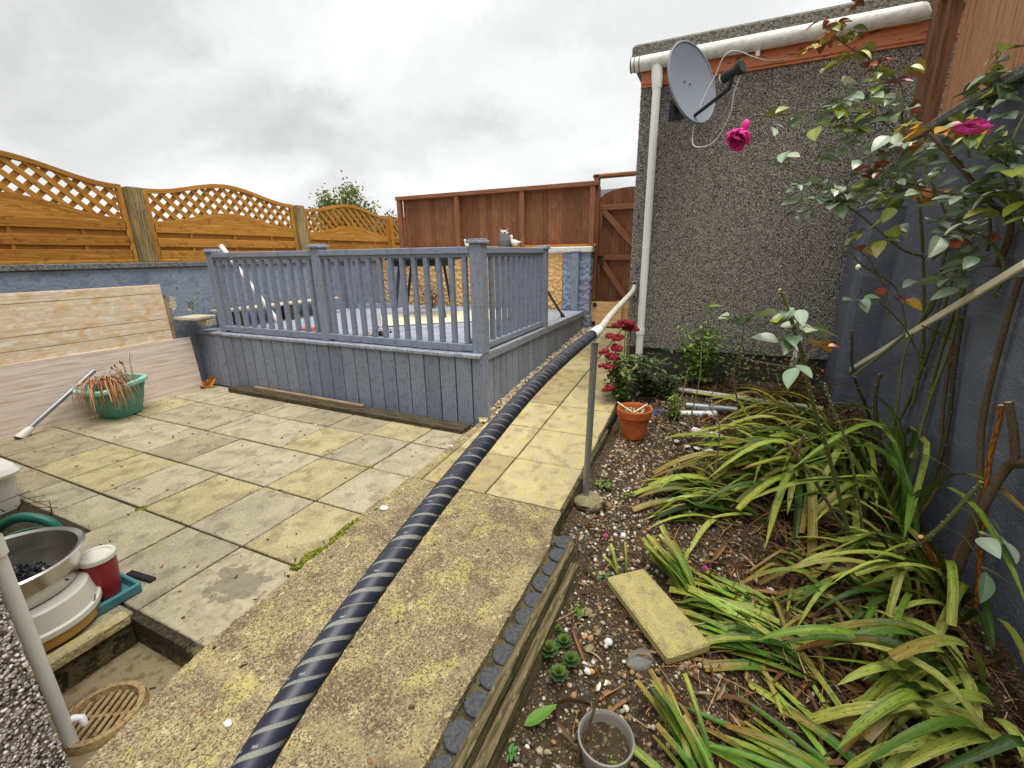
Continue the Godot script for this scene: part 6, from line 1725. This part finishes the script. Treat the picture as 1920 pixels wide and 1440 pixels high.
func petals(p: Node3D, called: String, at: Vector3, axis: Vector3, col: Color, big := 1.0) -> void:
	var f := Node3D.new()
	f.name = called
	p.add_child(f, true)
	var z := axis.normalized()
	var x := z.cross(Vector3(0.3, 0.9, 0.2)).normalized()
	f.transform = Transform3D(Basis(x, z, x.cross(z)), at)
	for ring in 4:
		var n: int = [4, 5, 6, 7][ring]
		for k in n:
			var q := MB.new()
			q.col = col * [0.62, 0.82, 1.0, 1.15][ring] * R(0.88, 1.1)
			var L: float = [0.026, 0.036, 0.046, 0.054][ring] * big * R(0.86, 1.1)
			for i in 6:
				for s in [-1.0, 1.0]:
					var P := []
					for e in [i, i + 1]:
						var t: float = e / 6.0
						var w := L * 0.52 * pow(sin(PI * minf(0.93, 0.12 + t * 0.78)), 0.7)
						var y: float = L * t
						var o: float = [0.08, 0.22, 0.42, 0.66][ring] * L * sin(t * 2.0) + 0.004 + ring * 0.003
						P.append(Vector3(0, y * [0.95, 0.85, 0.68, 0.42][ring], o))
						P.append(Vector3(s * w, y * [0.95, 0.85, 0.68, 0.42][ring] + w * (0.10 + 0.16 * sin(t * 9.0 + k * 2.0 + s)), o - w * (0.35 + 0.2 * sin(t * 7.0 + k))))
					var nn: Vector3 = (P[1] - P[0]).cross(P[2] - P[0])
					if nn.length() < 1e-10: continue
					nn = nn.normalized()
					if nn.z < 0: nn = -nn
					q.quad(P[0], P[1], P[3], P[2], nn)
			part("petal", q.mesh(), M.petal, f, Transform3D(Basis(Vector3.UP, TAU * (k + ring * 0.5) / n + R(-0.3, 0.3)) * Basis(Vector3.RIGHT, R(-0.15, 0.35)), Vector3.ZERO))

func roses() -> void:
	var p := thing("rose_bush", "straggly rose bush with thorny canes and two pink flowers on the right", "rose bush", Vector3.ZERO)
	var km := {"g": "cane_green", "b": "cane_brown", "o": "cane_orange", "d": "cane_dark", "r": "cane_brown"}
	var allp := []
	var th := MB.new()
	for c in CANES:
		var pts := []
		var a: Array = c[4]
		for i in range(0, a.size(), 3):
			pts.append(Vector3(a[i], a[i + 1], a[i + 2]))
		for i in pts.size():
			if pts[i].x > 1.12: pts[i].x = 1.12
		var sp := smooth(pts, 5)
		var rad := []
		for i in sp.size():
			rad.append(lerpf(c[1], c[2], float(i) / (sp.size() - 1)) * R(1.08, 1.24))
		tb("cane", M[km[c[0]]], p, sp, rad, 9)
		tb("cane_tip", M.cut_wood, p, [sp[-1], sp[-1] + (sp[-1] - sp[-2]).normalized() * 0.002], [c[2] * 0.9], 8)
		for i in sp.size() - 1:
			allp.append([sp[i], rad[i]])
			if c[0] == "g" or c[0] == "d":
				for k in 2:
					var d: Vector3 = (sp[i + 1] - sp[i]).normalized()
					var o := d.cross(Vector3(R(-1, 1), R(-1, 1), R(-1, 1))).normalized()
					var b0: Vector3 = sp[i].lerp(sp[i + 1], R(0, 1)) + o * rad[i] * 0.85
					th.tube([b0, b0 + o * 0.006 - d * 0.003], [0.0028, 0.0003], 4, false)
	var tp := part("thorns", th.mesh(), M.thorn, p)
	tp.set_meta("kind", "stuff")
	# leaf variants: several curls, in each tone
	var tones := {"g": [lin(140, 164, 132), lin(160, 178, 148), lin(118, 144, 110), lin(176, 188, 156)], "y": [lin(148, 158, 54), lin(124, 142, 54), lin(170, 168, 70), lin(104, 128, 50)], "o": [lin(206, 146, 34), lin(190, 116, 40), lin(214, 166, 60)], "r": [lin(136, 62, 40), lin(158, 76, 44), lin(120, 56, 44)]}
	var shapes := {}
	for k in tones:
		shapes[k] = []
		for col in tones[k]:
			for v in 2:
				var q := MB.new()
				q.col = col
				leaf_shape(q, 1.0, R(0.58, 0.72), 8, R(0.1, 0.45), R(0.0, 0.35))
				for i in q.c.size():
					if q.t[i].x < 0.25: q.c[i] = col * 1.22
				shapes[k].append(q.mesh())
	var tw := MB.new()
	var extra := []
	for s in SPRAYS:
		if s[2] > 1.25 and rng.randf() < 0.22 and s[1] > 0.3: extra.append([s[0], s[1] + R(-0.09, 0.09), s[2] + R(-0.1, 0.07), s[3] + R(-0.14, 0.14)])
	for s in SPRAYS + extra:
		var o := Vector3(s[1], s[2], s[3])
		if o.x > 1.10: o.x = 1.10
		var best := 9.0
		var near := o
		for e in allp:
			var dd: float = o.distance_to(e[0])
			if dd < best:
				best = dd
				near = e[0]
		var dirv := (o - near)
		if dirv.length() < 0.03: dirv = Vector3(R(-1, 1), R(-0.2, 0.5), R(-1, 1)) * 0.05
		if best < 0.45:
			tw.tube(smooth([near, near.lerp(o, 0.5) + Vector3(0, 0.02 + best * 0.08, 0), o], 3), [0.0026 if best > 0.12 else 0.0018, 0.0012], 5, false)
		var n := 2 if rng.randf() < 0.72 else 3
		var yaw := atan2(-dirv.x, -dirv.z)
		var sz := R(0.080, 0.112) if s[0] != "r" else R(0.055, 0.08)
		for k in n:
			var yy: float = yaw + [R(-0.3, 0.3), R(0.9, 1.3), R(-1.3, -0.9)][k]
			var pos: Vector3 = o - dirv.normalized() * [0.0, 0.03, 0.036][k]
			var B := Basis(Vector3.UP, yy) * Basis(Vector3.RIGHT, R(-0.75, 0.35)) * Basis(Vector3.BACK, R(-0.7, 0.7)) * Basis.from_scale(Vector3.ONE * sz * [1.0, 0.85, 0.85][k])
			var sh: Array = shapes[s[0]]
			part("leaf", sh[rng.randi() % sh.size()], M.rose_leaf, p, Transform3D(B, pos))
	var fw := []
	var fc := []
	for s in SPRAYS:
		if s[2] < 1.25: continue
		for k in 3:
			if k > 1 or rng.randf() < 0.45 + 0.35 * float(s[1] < 0.35): continue
			var o := Vector3(minf(s[1] + R(-0.12, 0.12), 1.09), s[2] + R(-0.12, 0.09), s[3] + R(-0.14, 0.14))
			var best := 9.0
			var near := o
			for e in allp:
				var dd: float = o.distance_squared_to(e[0])
				if dd < best:
					best = dd
					near = e[0]
			if best > 0.035 or best < 0.0016: continue
			var dv := (o - near).normalized()
			tw.tube(smooth([near, near.lerp(o, 0.5) + Vector3(0, 0.02, 0), o], 3), [0.0019, 0.0011], 5, false)
			var yaw := atan2(-dv.x, -dv.z)
			var sz := R(0.055, 0.085)
			var tc: Array = tones[s[0]]
			for m in 5:
				var yy: float = yaw + [0.0, 1.1, -1.1, 1.25, -1.25][m] + R(-0.2, 0.2)
				fw.append(Transform3D(Basis(Vector3.UP, yy) * Basis(Vector3.RIGHT, R(-0.6, 0.3)) * Basis(Vector3.BACK, R(-0.6, 0.6)) * Basis.from_scale(Vector3.ONE * sz * [1.0, 0.9, 0.9, 0.7, 0.7][m]), o - dv * [0.0, 0.018, 0.020, 0.05, 0.052][m]))
				fc.append(tc[rng.randi() % tc.size()] * R(0.8, 1.15))
	var fq := MB.new()
	leaf_shape(fq, 1.0, 0.64, 8, 0.3, 0.2)
	many("foliage", fq.mesh(), M.rose_leaf, fw, fc, p)
	var tpart := part("leaf_stalks", tw.mesh(), M.cane_green, p)
	tpart.set_meta("kind", "stuff")
	var pink := lin(244, 84, 174)
	# drooping double rose with a bud above it, and an open rose seen from the side
	tb("flower_stem", M.cane_green, p, smooth([Vector3(0.161, 2.094, -3.047), Vector3(0.09, 2.085, -2.95), Vector3(0.05, 2.04, -2.87), Vector3(0.03, 1.985, -2.83)], 4), [0.0045, 0.0035], 6)
	petals(p, "flower", Vector3(0.035, 1.985, -2.83), Vector3(-0.25, -1.0, 0.35), pink, 1.25)
	petals(p, "flower", Vector3(0.020, 1.955, -2.81), Vector3(-0.35, -0.7, 0.75), pink, 1.3)
	var q := MB.new()
	q.blob(Vector3(0.021, 0.026, 0.021), 12, 0.08, 7, 10)
	q.c.fill(pink * 0.9)
	part("bud", q.mesh(), M.petal, p, Transform3D(Basis.IDENTITY, Vector3(0.048, 2.022, -2.85)))
	tb("flower_stem", M.cane_green, p, smooth([Vector3(0.93, 1.76, -2.72), Vector3(0.915, 1.82, -2.735), Vector3(0.909, 1.86, -2.745)], 3), [0.003], 6)
	petals(p, "flower", Vector3(0.909, 1.862, -2.745), Vector3(0.1, 1.0, 0.35), pink, 1.75)
	tb("sepal", M.cane_green, p, [Vector3(0.909, 1.845, -2.742), Vector3(0.909, 1.868, -2.747)], [0.006, 0.011], 8)
	for e in [[0.53, 2.32, -3.4], [0.62, 1.31, -2.75], [0.42, 2.38, -3.42]]:
		q = MB.new()
		q.blob(Vector3(0.012, 0.014, 0.012), 5, 0.1, 6, 8)
		part("rose_hip", q.mesh(), M.batten, p, Transform3D(Basis.IDENTITY, Vector3(e[0], e[1], e[2])))

func succulent(at: Vector3, r: float, label: String) -> void:
	var p := thing("succulent", label, "succulent", at, "rosette succulents beside the timber edging")
	for ring in 4:
		var n := 6 + ring
		for k in n:
			var q := MB.new()
			q.col = lin(150, 172, 70).lerp(lin(84, 116, 74), ring / 3.0) * R(0.85, 1.1)
			leaf_shape(q, 1.0, 0.8, 5, 0.35, -0.25)
			var a := TAU * (k + 0.5 * ring) / n + R(-0.1, 0.1)
			part("leaf", q.mesh(), M.leaf, p, Transform3D(Basis(Vector3.UP, a) * Basis(Vector3.RIGHT, [1.15, 0.8, 0.4, 0.05][ring]) * Basis.from_scale(Vector3.ONE * r * [0.5, 0.72, 0.95, 1.1][ring]), Vector3(0, 0.03 - ring * 0.006, 0)))

func bed_things() -> void:
	# terracotta pot
	var py := soil_y(-0.475, -3.28) + 0.0
	var p := thing("flower_pot", "orange terracotta flower pot with dry stalks beside the path", "flower pot", Vector3(-0.475, py, -3.27))
	lt("pot", M.terracotta, p, [Vector2(0, 0), Vector2(0.082, 0.0), Vector2(0.088, 0.006), Vector2(0.112, 0.165), Vector2(0.122, 0.167), Vector2(0.128, 0.175), Vector2(0.133, 0.225), Vector2(0.131, 0.234), Vector2(0.120, 0.234), Vector2(0.116, 0.225), Vector2(0.108, 0.17)], 44)
	lt("compost", M.soil, p, [Vector2(0.112, 0.188), Vector2(0.06, 0.20), Vector2(0.0, 0.195)], 24)
	tb("stalk", M.batten, p, [Vector3(-0.13, 0.27, 0.02), Vector3(-0.01, 0.205, 0.03)], [0.005], 6)
	tb("stalk", M.batten, p, [Vector3(0.0, 0.205, 0.03), Vector3(0.09, 0.27, -0.01)], [0.007, 0.006], 6)
	gravel("pot_stones", p, 40, func(): return Vector3(R(-0.07, 0.07), 0.205, R(-0.07, 0.07)), 0.006, 0.012)
	# grey pot at the bottom edge
	var gp := thing("plastic_pot", "pale grey plastic pot sunk in soil at the bottom edge of the photo", "flower pot", Vector3(-0.172, -0.16, -1.04))
	lt("pot", M.grey_pot, gp, [Vector2(0, 0), Vector2(0.066, 0), Vector2(0.082, 0.09), Vector2(0.086, 0.092), Vector2(0.087, 0.108), Vector2(0.082, 0.11), Vector2(0.078, 0.10), Vector2(0.070, 0.03)], 40)
	lt("compost", M.soil, gp, [Vector2(0.076, 0.068), Vector2(0.04, 0.075), Vector2(0, 0.072)], 24)
	leafy("weed", "tiny green seedling growing in the pale grey pot", Vector3(-0.14, -0.09, -1.0), 0.015, 0.012, [lin(130, 170, 60)], 8, 0.014, 3)
	# stepping slab
	var q := MB.new()
	q.box(Transform3D.IDENTITY, Vector3(0.20, 0.045, 0.46), 0.008)
	single("stepping_slab", q.mesh(), M.lichen_slab, "yellow lichen covered slab lying in the flower bed", "slab", Transform3D(Basis(Vector3.UP, 0.73), Vector3(-0.105, -0.085, -1.66)))
	q = MB.new()
	q.blob(Vector3(0.045, 0.028, 0.062), 41, 0.18, 7, 9)
	single("grey_stone", q.mesh(), M.stone, "smooth grey stone beside the yellow slab in the bed", "stone", Transform3D(Basis(Vector3.UP, -0.5), Vector3(-0.125, -0.13, -1.43)))
	var sl := ["white quartz chip near the succulents", "flat buff stone disc above the succulents", "white limpet shell half buried in the bed", "broken white crock piece below the grey stone", "ochre pebble beside the white quartz chip", "tan flat stone near the lower timber", "white pottery shard left of the strap leaves", "small white stone beside the far lily leaves"]
	var sp := [[-0.30, -1.31], [-0.315, -1.40], [-0.255, -1.46], [-0.235, -1.28], [-0.285, -1.315], [-0.375, -1.56], [0.36, -1.98], [-0.32, -2.1]]
	var ss := [Vector3(0.016, 0.012, 0.012), Vector3(0.022, 0.005, 0.02), Vector3(0.02, 0.012, 0.017), Vector3(0.014, 0.008, 0.035), Vector3(0.012, 0.01, 0.011), Vector3(0.025, 0.007, 0.02), Vector3(0.022, 0.012, 0.014), Vector3(0.02, 0.014, 0.016)]
	var sm := ["white_chip", "rubble", "white_chip", "batten", "ochre", "rubble", "white_chip", "white_chip"]
	for i in 8:
		q = MB.new()
		q.blob(ss[i], 60 + i, 0.22, 6, 8)
		single("bed_stone", q.mesh(), M[sm[i]], sl[i], "stone", Transform3D(Basis(Vector3.UP, i * 0.9), Vector3(sp[i][0], soil_y(sp[i][0], sp[i][1]) + 0.012, sp[i][1])))
	# old pipes by the garage foot
	var pl := ["uppermost grey conduit pipe lying in front of the garage plinth", "short thicker grey pipe with open end below the conduit", "white plastic pipe half hidden by the yellow leaves", "mottled white pipe nearest the strap leaves"]
	var pa := [[Vector3(-0.32, 0.215, -4.08), Vector3(0.85, 0.20, -3.98), 0.021, "cream_pipe"], [Vector3(-0.14, 0.14, -3.86), Vector3(0.25, 0.135, -3.90), 0.032, "galv"], [Vector3(-0.22, 0.10, -3.72), Vector3(0.10, 0.10, -3.84), 0.03, "upvc"], [Vector3(-0.06, 0.055, -3.52), Vector3(0.50, 0.04, -3.36), 0.028, "upvc"]]
	for i in 4:
		var o := thing("old_pipe", pl[i], "pipe", pa[i][0])
		tb("tube", M[pa[i][3]], o, [Vector3.ZERO, pa[i][1] - pa[i][0]], [pa[i][2]], 14)
		var dv: Vector3 = (pa[i][1] - pa[i][0]).normalized()
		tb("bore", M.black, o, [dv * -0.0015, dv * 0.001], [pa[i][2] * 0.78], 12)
	q = MB.new()
	q.box(Transform3D.IDENTITY, Vector3(0.16, 0.03, 0.10), 0.008)
	single("blue_tin", q.mesh(), M.blue_tin, "faded blue tin lid under the shrubs behind the terracotta pot", "tin", Transform3D(Basis(Vector3.UP, 0.3) * Basis(Vector3.RIGHT, 0.3), Vector3(-0.36, 0.10, -3.68)))
	for i in 5:
		q = MB.new()
		q.blob(Vector3(R(0.02, 0.04), 0.008, R(0.02, 0.035)), 90 + i, 0.3, 5, 8)
		var o := Vector3(-0.16 + 0.075 * i, 0, R(-3.42, -3.2))
		single("litter_scrap", q.mesh(), M.white_chip, ["first torn white scrap right of the terracotta pot", "second torn white scrap from the terracotta pot", "torn white scrap in the middle of the litter heap behind the strap leaves", "torn white scrap close to the mottled white pipe", "torn white scrap farthest right in the litter heap"][i], "scrap", Transform3D(Basis(Vector3.UP, i) * Basis(Vector3.RIGHT, R(-0.4, 0.4)), o + Vector3(0, soil_y(o.x, o.z) + 0.025, 0)), "white scraps in the bed")
	# pale batten leaning on the boundary wall
	q = MB.new()
	var b0 := Vector3(1.02, 0.44, -4.28); var b1 := Vector3(1.045, 1.335, -2.36)
	var zax := (b1 - b0).normalized()
	var xax := zax.cross(Vector3.UP).normalized()
	q.box(Transform3D(Basis(xax, zax.cross(xax), zax), (b0 + b1) / 2), Vector3(0.016, 0.034, b0.distance_to(b1)), 0.003)
	single("batten", q.mesh(), M.batten, "long pale wooden batten leaning diagonally along the dark wall", "batten")
	q = MB.new()
	q.tube([Vector3(0.62, 0.30, -4.25), Vector3(0.70, 0.78, -4.40)], [0.02], 10)
	single("white_stake", q.mesh(), M.upvc, "white and rusty stake standing against the garage wall", "stake")
	# bare cut twig standing at the bottom edge
	var st := thing("cut_twig", "bare forked brown twig stuck in the soil by the grey pot", "twig", Vector3(-0.23, -0.15, -1.02))
	tb("stem", M.cane_brown, st, [Vector3(-0.02, 0.0, 0.02), Vector3(0.0, 0.10, -0.01), Vector3(0.03, 0.24, -0.06), Vector3(0.04, 0.30, -0.08)], [0.0065, 0.005, 0.004], 8)
	tb("stem", M.cane_brown, st, [Vector3(0.03, 0.25, -0.06), Vector3(-0.01, 0.31, -0.10)], [0.003, 0.001], 6)
	tb("stem", M.cane_brown, st, [Vector3(0.03, 0.24, -0.06), Vector3(0.07, 0.28, -0.05)], [0.003, 0.001], 6)
	# succulents, weeds
	succulent(Vector3(-0.455, -0.115, -1.305), 0.042, "largest rosette succulent against the lower timber")
	succulent(Vector3(-0.365, -0.125, -1.305), 0.036, "bright rosette succulent right of the largest one")
	succulent(Vector3(-0.39, -0.13, -1.235), 0.038, "lowest rosette succulent of the group by the timber")
	succulent(Vector3(-0.415, -0.125, -1.375), 0.034, "dull rosette succulent behind the largest one")
	succulent(Vector3(-0.455, -0.125, -1.42), 0.022, "smallest rosette succulent at the top of the group")
	leafy("weed", "low green weed above the rosettes by the lower timber", Vector3(-0.41, -0.13, -1.55), 0.05, 0.04, [lin(120, 160, 60), lin(96, 136, 52)], 22, 0.03, 5)
	leafy("weed", "young weed with oval leaves between timber and yellow slab", Vector3(-0.36, -0.12, -1.80), 0.05, 0.04, [lin(96, 140, 70)], 14, 0.04, 4)
	leafy("weed", "small green weed beside the handrail footing", Vector3(-0.52, -0.04, -2.55), 0.06, 0.05, [lin(120, 150, 60), lin(140, 160, 80)], 24, 0.03, 5)
	leafy("weed", "sparse weed on the pebbly soil right of the handrail post", Vector3(-0.38, -0.05, -2.5), 0.05, 0.03, [lin(140, 160, 80)], 16, 0.028, 4)
	leafy("weed", "low weed under the left tips of the strap leaves", Vector3(-0.18, -0.07, -2.12), 0.05, 0.04, [lin(110, 146, 64)], 18, 0.03, 4)
	var dl := thing("dandelion", "single toothed dandelion leaf lying on soil near the bottom", "dandelion", Vector3(-0.44, -0.14, -1.02))
	q = MB.new()
	q.col = lin(110, 156, 60)
	leaf_shape(q, 0.13, 0.045, 8, 0.2, 0.0)
	part("leaf", q.mesh(), M.leaf, dl, Transform3D(Basis(Vector3.UP, -0.75) * Basis(Vector3.RIGHT, 0.25), Vector3(0, 0.01, 0)))
	leafy("weed", "small dark seedling leaf at the foot of the timber near the bottom", Vector3(-0.45, -0.14, -0.93), 0.02, 0.02, [lin(90, 150, 70)], 6, 0.03, 2)
	# sedum with dark red heads
	var sd := leafy("sedum", "sedum with dark red flat flower heads beside the white downpipe", Vector3(-0.66, 0.10, -3.80), 0.20, 0.50, [lin(116, 142, 78), lin(140, 160, 96), lin(92, 120, 66), lin(150, 168, 90)], 420, 0.062, 16, "sedum")
	var hd := [Vector3(-0.705, 0.786, -3.98), Vector3(-0.775, 0.673, -3.87), Vector3(-0.745, 0.60, -3.80), Vector3(-0.835, 0.564, -3.76), Vector3(-0.745, 0.535, -3.74), Vector3(-0.775, 0.452, -3.69), Vector3(-0.755, 0.27, -3.64), Vector3(-0.66, 0.74, -4.02)]
	var hr := [0.075, 0.06, 0.05, 0.03, 0.05, 0.055, 0.035, 0.05]
	for i in 8:
		var o: Vector3 = hd[i] - sd.position
		var f := Node3D.new()
		f.name = "flower_head"
		sd.add_child(f, true)
		f.position = o
		tb("stalk", M.cane_green, sd, [Vector3(R(-0.03, 0.03), 0, R(-0.03, 0.03)), o * Vector3(0.6, 0.5, 0.6), o], [0.005, 0.004], 6)
		var ws := []
		var cs := []
		var lobes := []
		for k in 7: lobes.append(Vector3(R(-1, 1), R(-0.25, 0.3), R(-1, 1)) * hr[i] * 0.95)
		for k in int(1100 * hr[i] / 0.06):
			var a := R(0, TAU)
			var r: float = sqrt(rng.randf()) * hr[i] * 0.6
			var lo: Vector3 = lobes[k % 7]
			ws.append(Transform3D(rbasis(R(0.004, 0.0075)), lo + Vector3(cos(a) * r, 0.020 * (1.0 - r * r / hr[i] / hr[i]) + R(-0.014, 0.008), sin(a) * r)))
			cs.append([lin(166, 46, 58), lin(140, 36, 50), lin(186, 76, 82), lin(118, 30, 42)][rng.randi() % 4])
		q = MB.new()
		q.blob(Vector3.ONE, 3, 0.2, 4, 6)
		many("florets", q.mesh(), M.petal, ws, cs, f)
	leafy("sedum_shrub", "bushy grey green shrub left of the white downpipe foot", Vector3(-0.50, 0.12, -3.98), 0.22, 0.52, [lin(90, 112, 70), lin(112, 132, 86), lin(76, 98, 62)], 380, 0.07, 14)
	leafy("bright_shrub", "bright lime green shrub growing against the garage plinth", Vector3(-0.08, 0.20, -4.22), 0.21, 0.62, [lin(150, 190, 70), lin(128, 170, 62), lin(110, 150, 60), lin(170, 200, 96)], 620, 0.055, 16)
	leafy("leggy_shrub", "thin leggy shrub with small leaves right of the lime shrub", Vector3(0.28, 0.20, -4.22), 0.30, 0.52, [lin(112, 142, 70), lin(130, 150, 90), lin(140, 120, 60)], 190, 0.036, 11)
	leafy("low_shrub", "low light green plant in front of the old pipes", Vector3(-0.20, 0.06, -3.65), 0.10, 0.24, [lin(140, 176, 66), lin(118, 152, 58)], 130, 0.045, 7)
	leafy("low_shrub", "dark leafed low shrub beside the blue tin lid", Vector3(-0.34, 0.10, -4.0), 0.16, 0.32, [lin(82, 104, 62), lin(98, 120, 70)], 240, 0.05, 10)
	leafy("low_shrub", "grey green seedling shrub against the plinth behind the pipes", Vector3(0.12, 0.21, -4.33), 0.14, 0.30, [lin(116, 140, 96), lin(96, 120, 78)], 170, 0.04, 8)
	leafy("low_shrub", "green bush at the foot of the pilaster with orange leaves", Vector3(0.66, 0.18, -4.1), 0.26, 0.50, [lin(104, 130, 66), lin(180, 110, 46), lin(130, 146, 70), lin(150, 90, 44)], 260, 0.045, 12)
	# strap leaved plants
	var green := [lin(140, 174, 62), lin(108, 146, 52), lin(164, 192, 76), lin(88, 122, 44), lin(186, 202, 98), lin(66, 96, 36), lin(196, 200, 106)]
	var deep := [lin(118, 166, 56), lin(92, 138, 46), lin(146, 188, 70), lin(66, 104, 38), lin(168, 198, 86)]
	var yell := [lin(196, 178, 62), lin(176, 166, 64), lin(150, 150, 60), lin(208, 186, 84)]
	var dry := [lin(158, 116, 74), lin(124, 90, 60), lin(184, 146, 100), lin(98, 74, 52)]
	strap_clump("largest strap leaved clump in the middle of the bed under the rose canes", Vector3(0.72, 0.0, -3.0), 125, Vector2(0.26, 0.34), Vector2(-1, 0.12), 0.55, Vector2(0.5, 0.92), Vector2(0.35, 1.05), Vector2(0.024, 0.046), green, 0.18)
	strap_clump("strap leaved clump with tips reaching left toward the handrail footing", Vector3(0.26, -0.04, -2.62), 54, Vector2(0.14, 0.18), Vector2(-1, 0.1), 0.38, Vector2(0.36, 0.60), Vector2(0.15, 0.6), Vector2(0.024, 0.042), green, 0.4)
	strap_clump("yellowing strap leaves in front of the garage plinth", Vector3(0.74, 0.08, -3.72), 26, Vector2(0.16, 0.12), Vector2(-1, 0.05), 0.45, Vector2(0.5, 0.85), Vector2(0.4, 0.9), Vector2(0.022, 0.032), yell, 0.1)
	strap_clump("cropped fan of strap leaves behind the yellow slab", Vector3(0.03, -0.10, -1.83), 30, Vector2(0.035, 0.035), Vector2(-0.8, -0.62), 0.22, Vector2(0.20, 0.31), Vector2(0.45, 0.95), Vector2(0.020, 0.028), deep, 0.85, 0.15)
	strap_clump("flattened deep green strap leaves lying over the yellow slab", Vector3(0.42, -0.10, -1.72), 66, Vector2(0.13, 0.15), Vector2(-1, -0.10), 0.24, Vector2(0.30, 0.54), Vector2(0.08, 0.32), Vector2(0.022, 0.040), deep, 0.6, 0.5)
	strap_clump("broad arching strap leaves in the lower right corner", Vector3(0.92, -0.13, -1.62), 46, Vector2(0.14, 0.22), Vector2(-1, 0.35), 0.6, Vector2(0.34, 0.62), Vector2(0.3, 0.95), Vector2(0.030, 0.046), green, 0.2)
	strap_clump("flattened strap leaves at the lower right between the two green clumps", Vector3(0.60, -0.14, -1.22), 26, Vector2(0.14, 0.10), Vector2(-1, -0.35), 0.3, Vector2(0.34, 0.56), Vector2(0.06, 0.35), Vector2(0.022, 0.034), deep, 0.5, 0.6)
	strap_clump("cropped strap leaves at the bottom edge right of the grey pot", Vector3(0.14, -0.15, -1.06), 14, Vector2(0.05, 0.05), Vector2(-0.75, -0.6), 0.2, Vector2(0.22, 0.36), Vector2(0.3, 0.7), Vector2(0.018, 0.026), deep, 0.8, 0.2)
	strap_clump("tall strap leaves rising against the dark wall behind the rose", Vector3(1.0, -0.03, -2.72), 22, Vector2(0.08, 0.3), Vector2(-1, 0.0), 0.8, Vector2(0.8, 1.25), Vector2(0.85, 1.3), Vector2(0.024, 0.038), green, 0.15)
	strap_clump("strap leaves tangled round the rose canes by the wall foot", Vector3(0.98, -0.06, -2.25), 44, Vector2(0.12, 0.22), Vector2(-1, 0.15), 0.6, Vector2(0.42, 0.75), Vector2(0.4, 1.1), Vector2(0.022, 0.038), green, 0.25)
	strap_clump("loose strap leaves between the rose stems and the lower right clump", Vector3(0.70, -0.09, -2.0), 22, Vector2(0.16, 0.14), Vector2(-1, 0.1), 0.7, Vector2(0.28, 0.5), Vector2(0.15, 0.7), Vector2(0.018, 0.032), green, 0.3)
	strap_clump("withered brown strap leaves under the rose canes", Vector3(0.72, -0.08, -2.15), 80, Vector2(0.34, 0.5), Vector2(-1, 0.1), 1.1, Vector2(0.2, 0.5), Vector2(0.05, 0.55), Vector2(0.012, 0.024), dry, 0.1)
	strap_clump("withered brown strap leaves between the slab and the lower right clump", Vector3(0.50, -0.13, -1.45), 55, Vector2(0.32, 0.3), Vector2(-1, -0.2), 1.4, Vector2(0.14, 0.34), Vector2(0.02, 0.25), Vector2(0.010, 0.022), dry, 0.1)
	strap_clump("lone cropped stub of strap leaf near the timber end", Vector3(-0.30, -0.11, -1.83), 5, Vector2(0.05, 0.05), Vector2(-0.5, -0.8), 0.5, Vector2(0.08, 0.16), Vector2(0.8, 1.2), Vector2(0.012, 0.018), green, 1.0, 0.1)
	# fallen petals
	var fp := [[-0.40, -2.02], [0.10, -2.02], [-0.22, -2.78], [0.22, -2.52], [0.42, -1.9], [-0.05, -2.45], [0.60, -2.15], [0.2, -1.02]]
	for i in 8:
		q = MB.new()
		q.col = lin(216, 50, 140) * R(0.85, 1.2)
		leaf_shape(q, 0.03, 0.026, 5, 0.3, 0.2)
		single("fallen_petal", q.mesh(), M.petal, ["pink petal on bare soil beside the handrail footing", "pink petal on soil between the fan of cropped leaves and the big clump", "pink petal on pebbly soil left of the reaching strap leaves", "pink petal under the reaching strap leaves", "pink petal above the flattened deep green leaves", "pink petal at the front of the reaching strap leaves", "pink petal among brown litter under the rose canes", "pink petal at the bottom edge among strap leaves"][i], "petal", Transform3D(Basis(Vector3.UP, i * 1.7) * Basis(Vector3.RIGHT, 0.2), Vector3(fp[i][0], soil_y(fp[i][0], fp[i][1]) + 0.035, fp[i][1])), "fallen pink petals")
	roses()
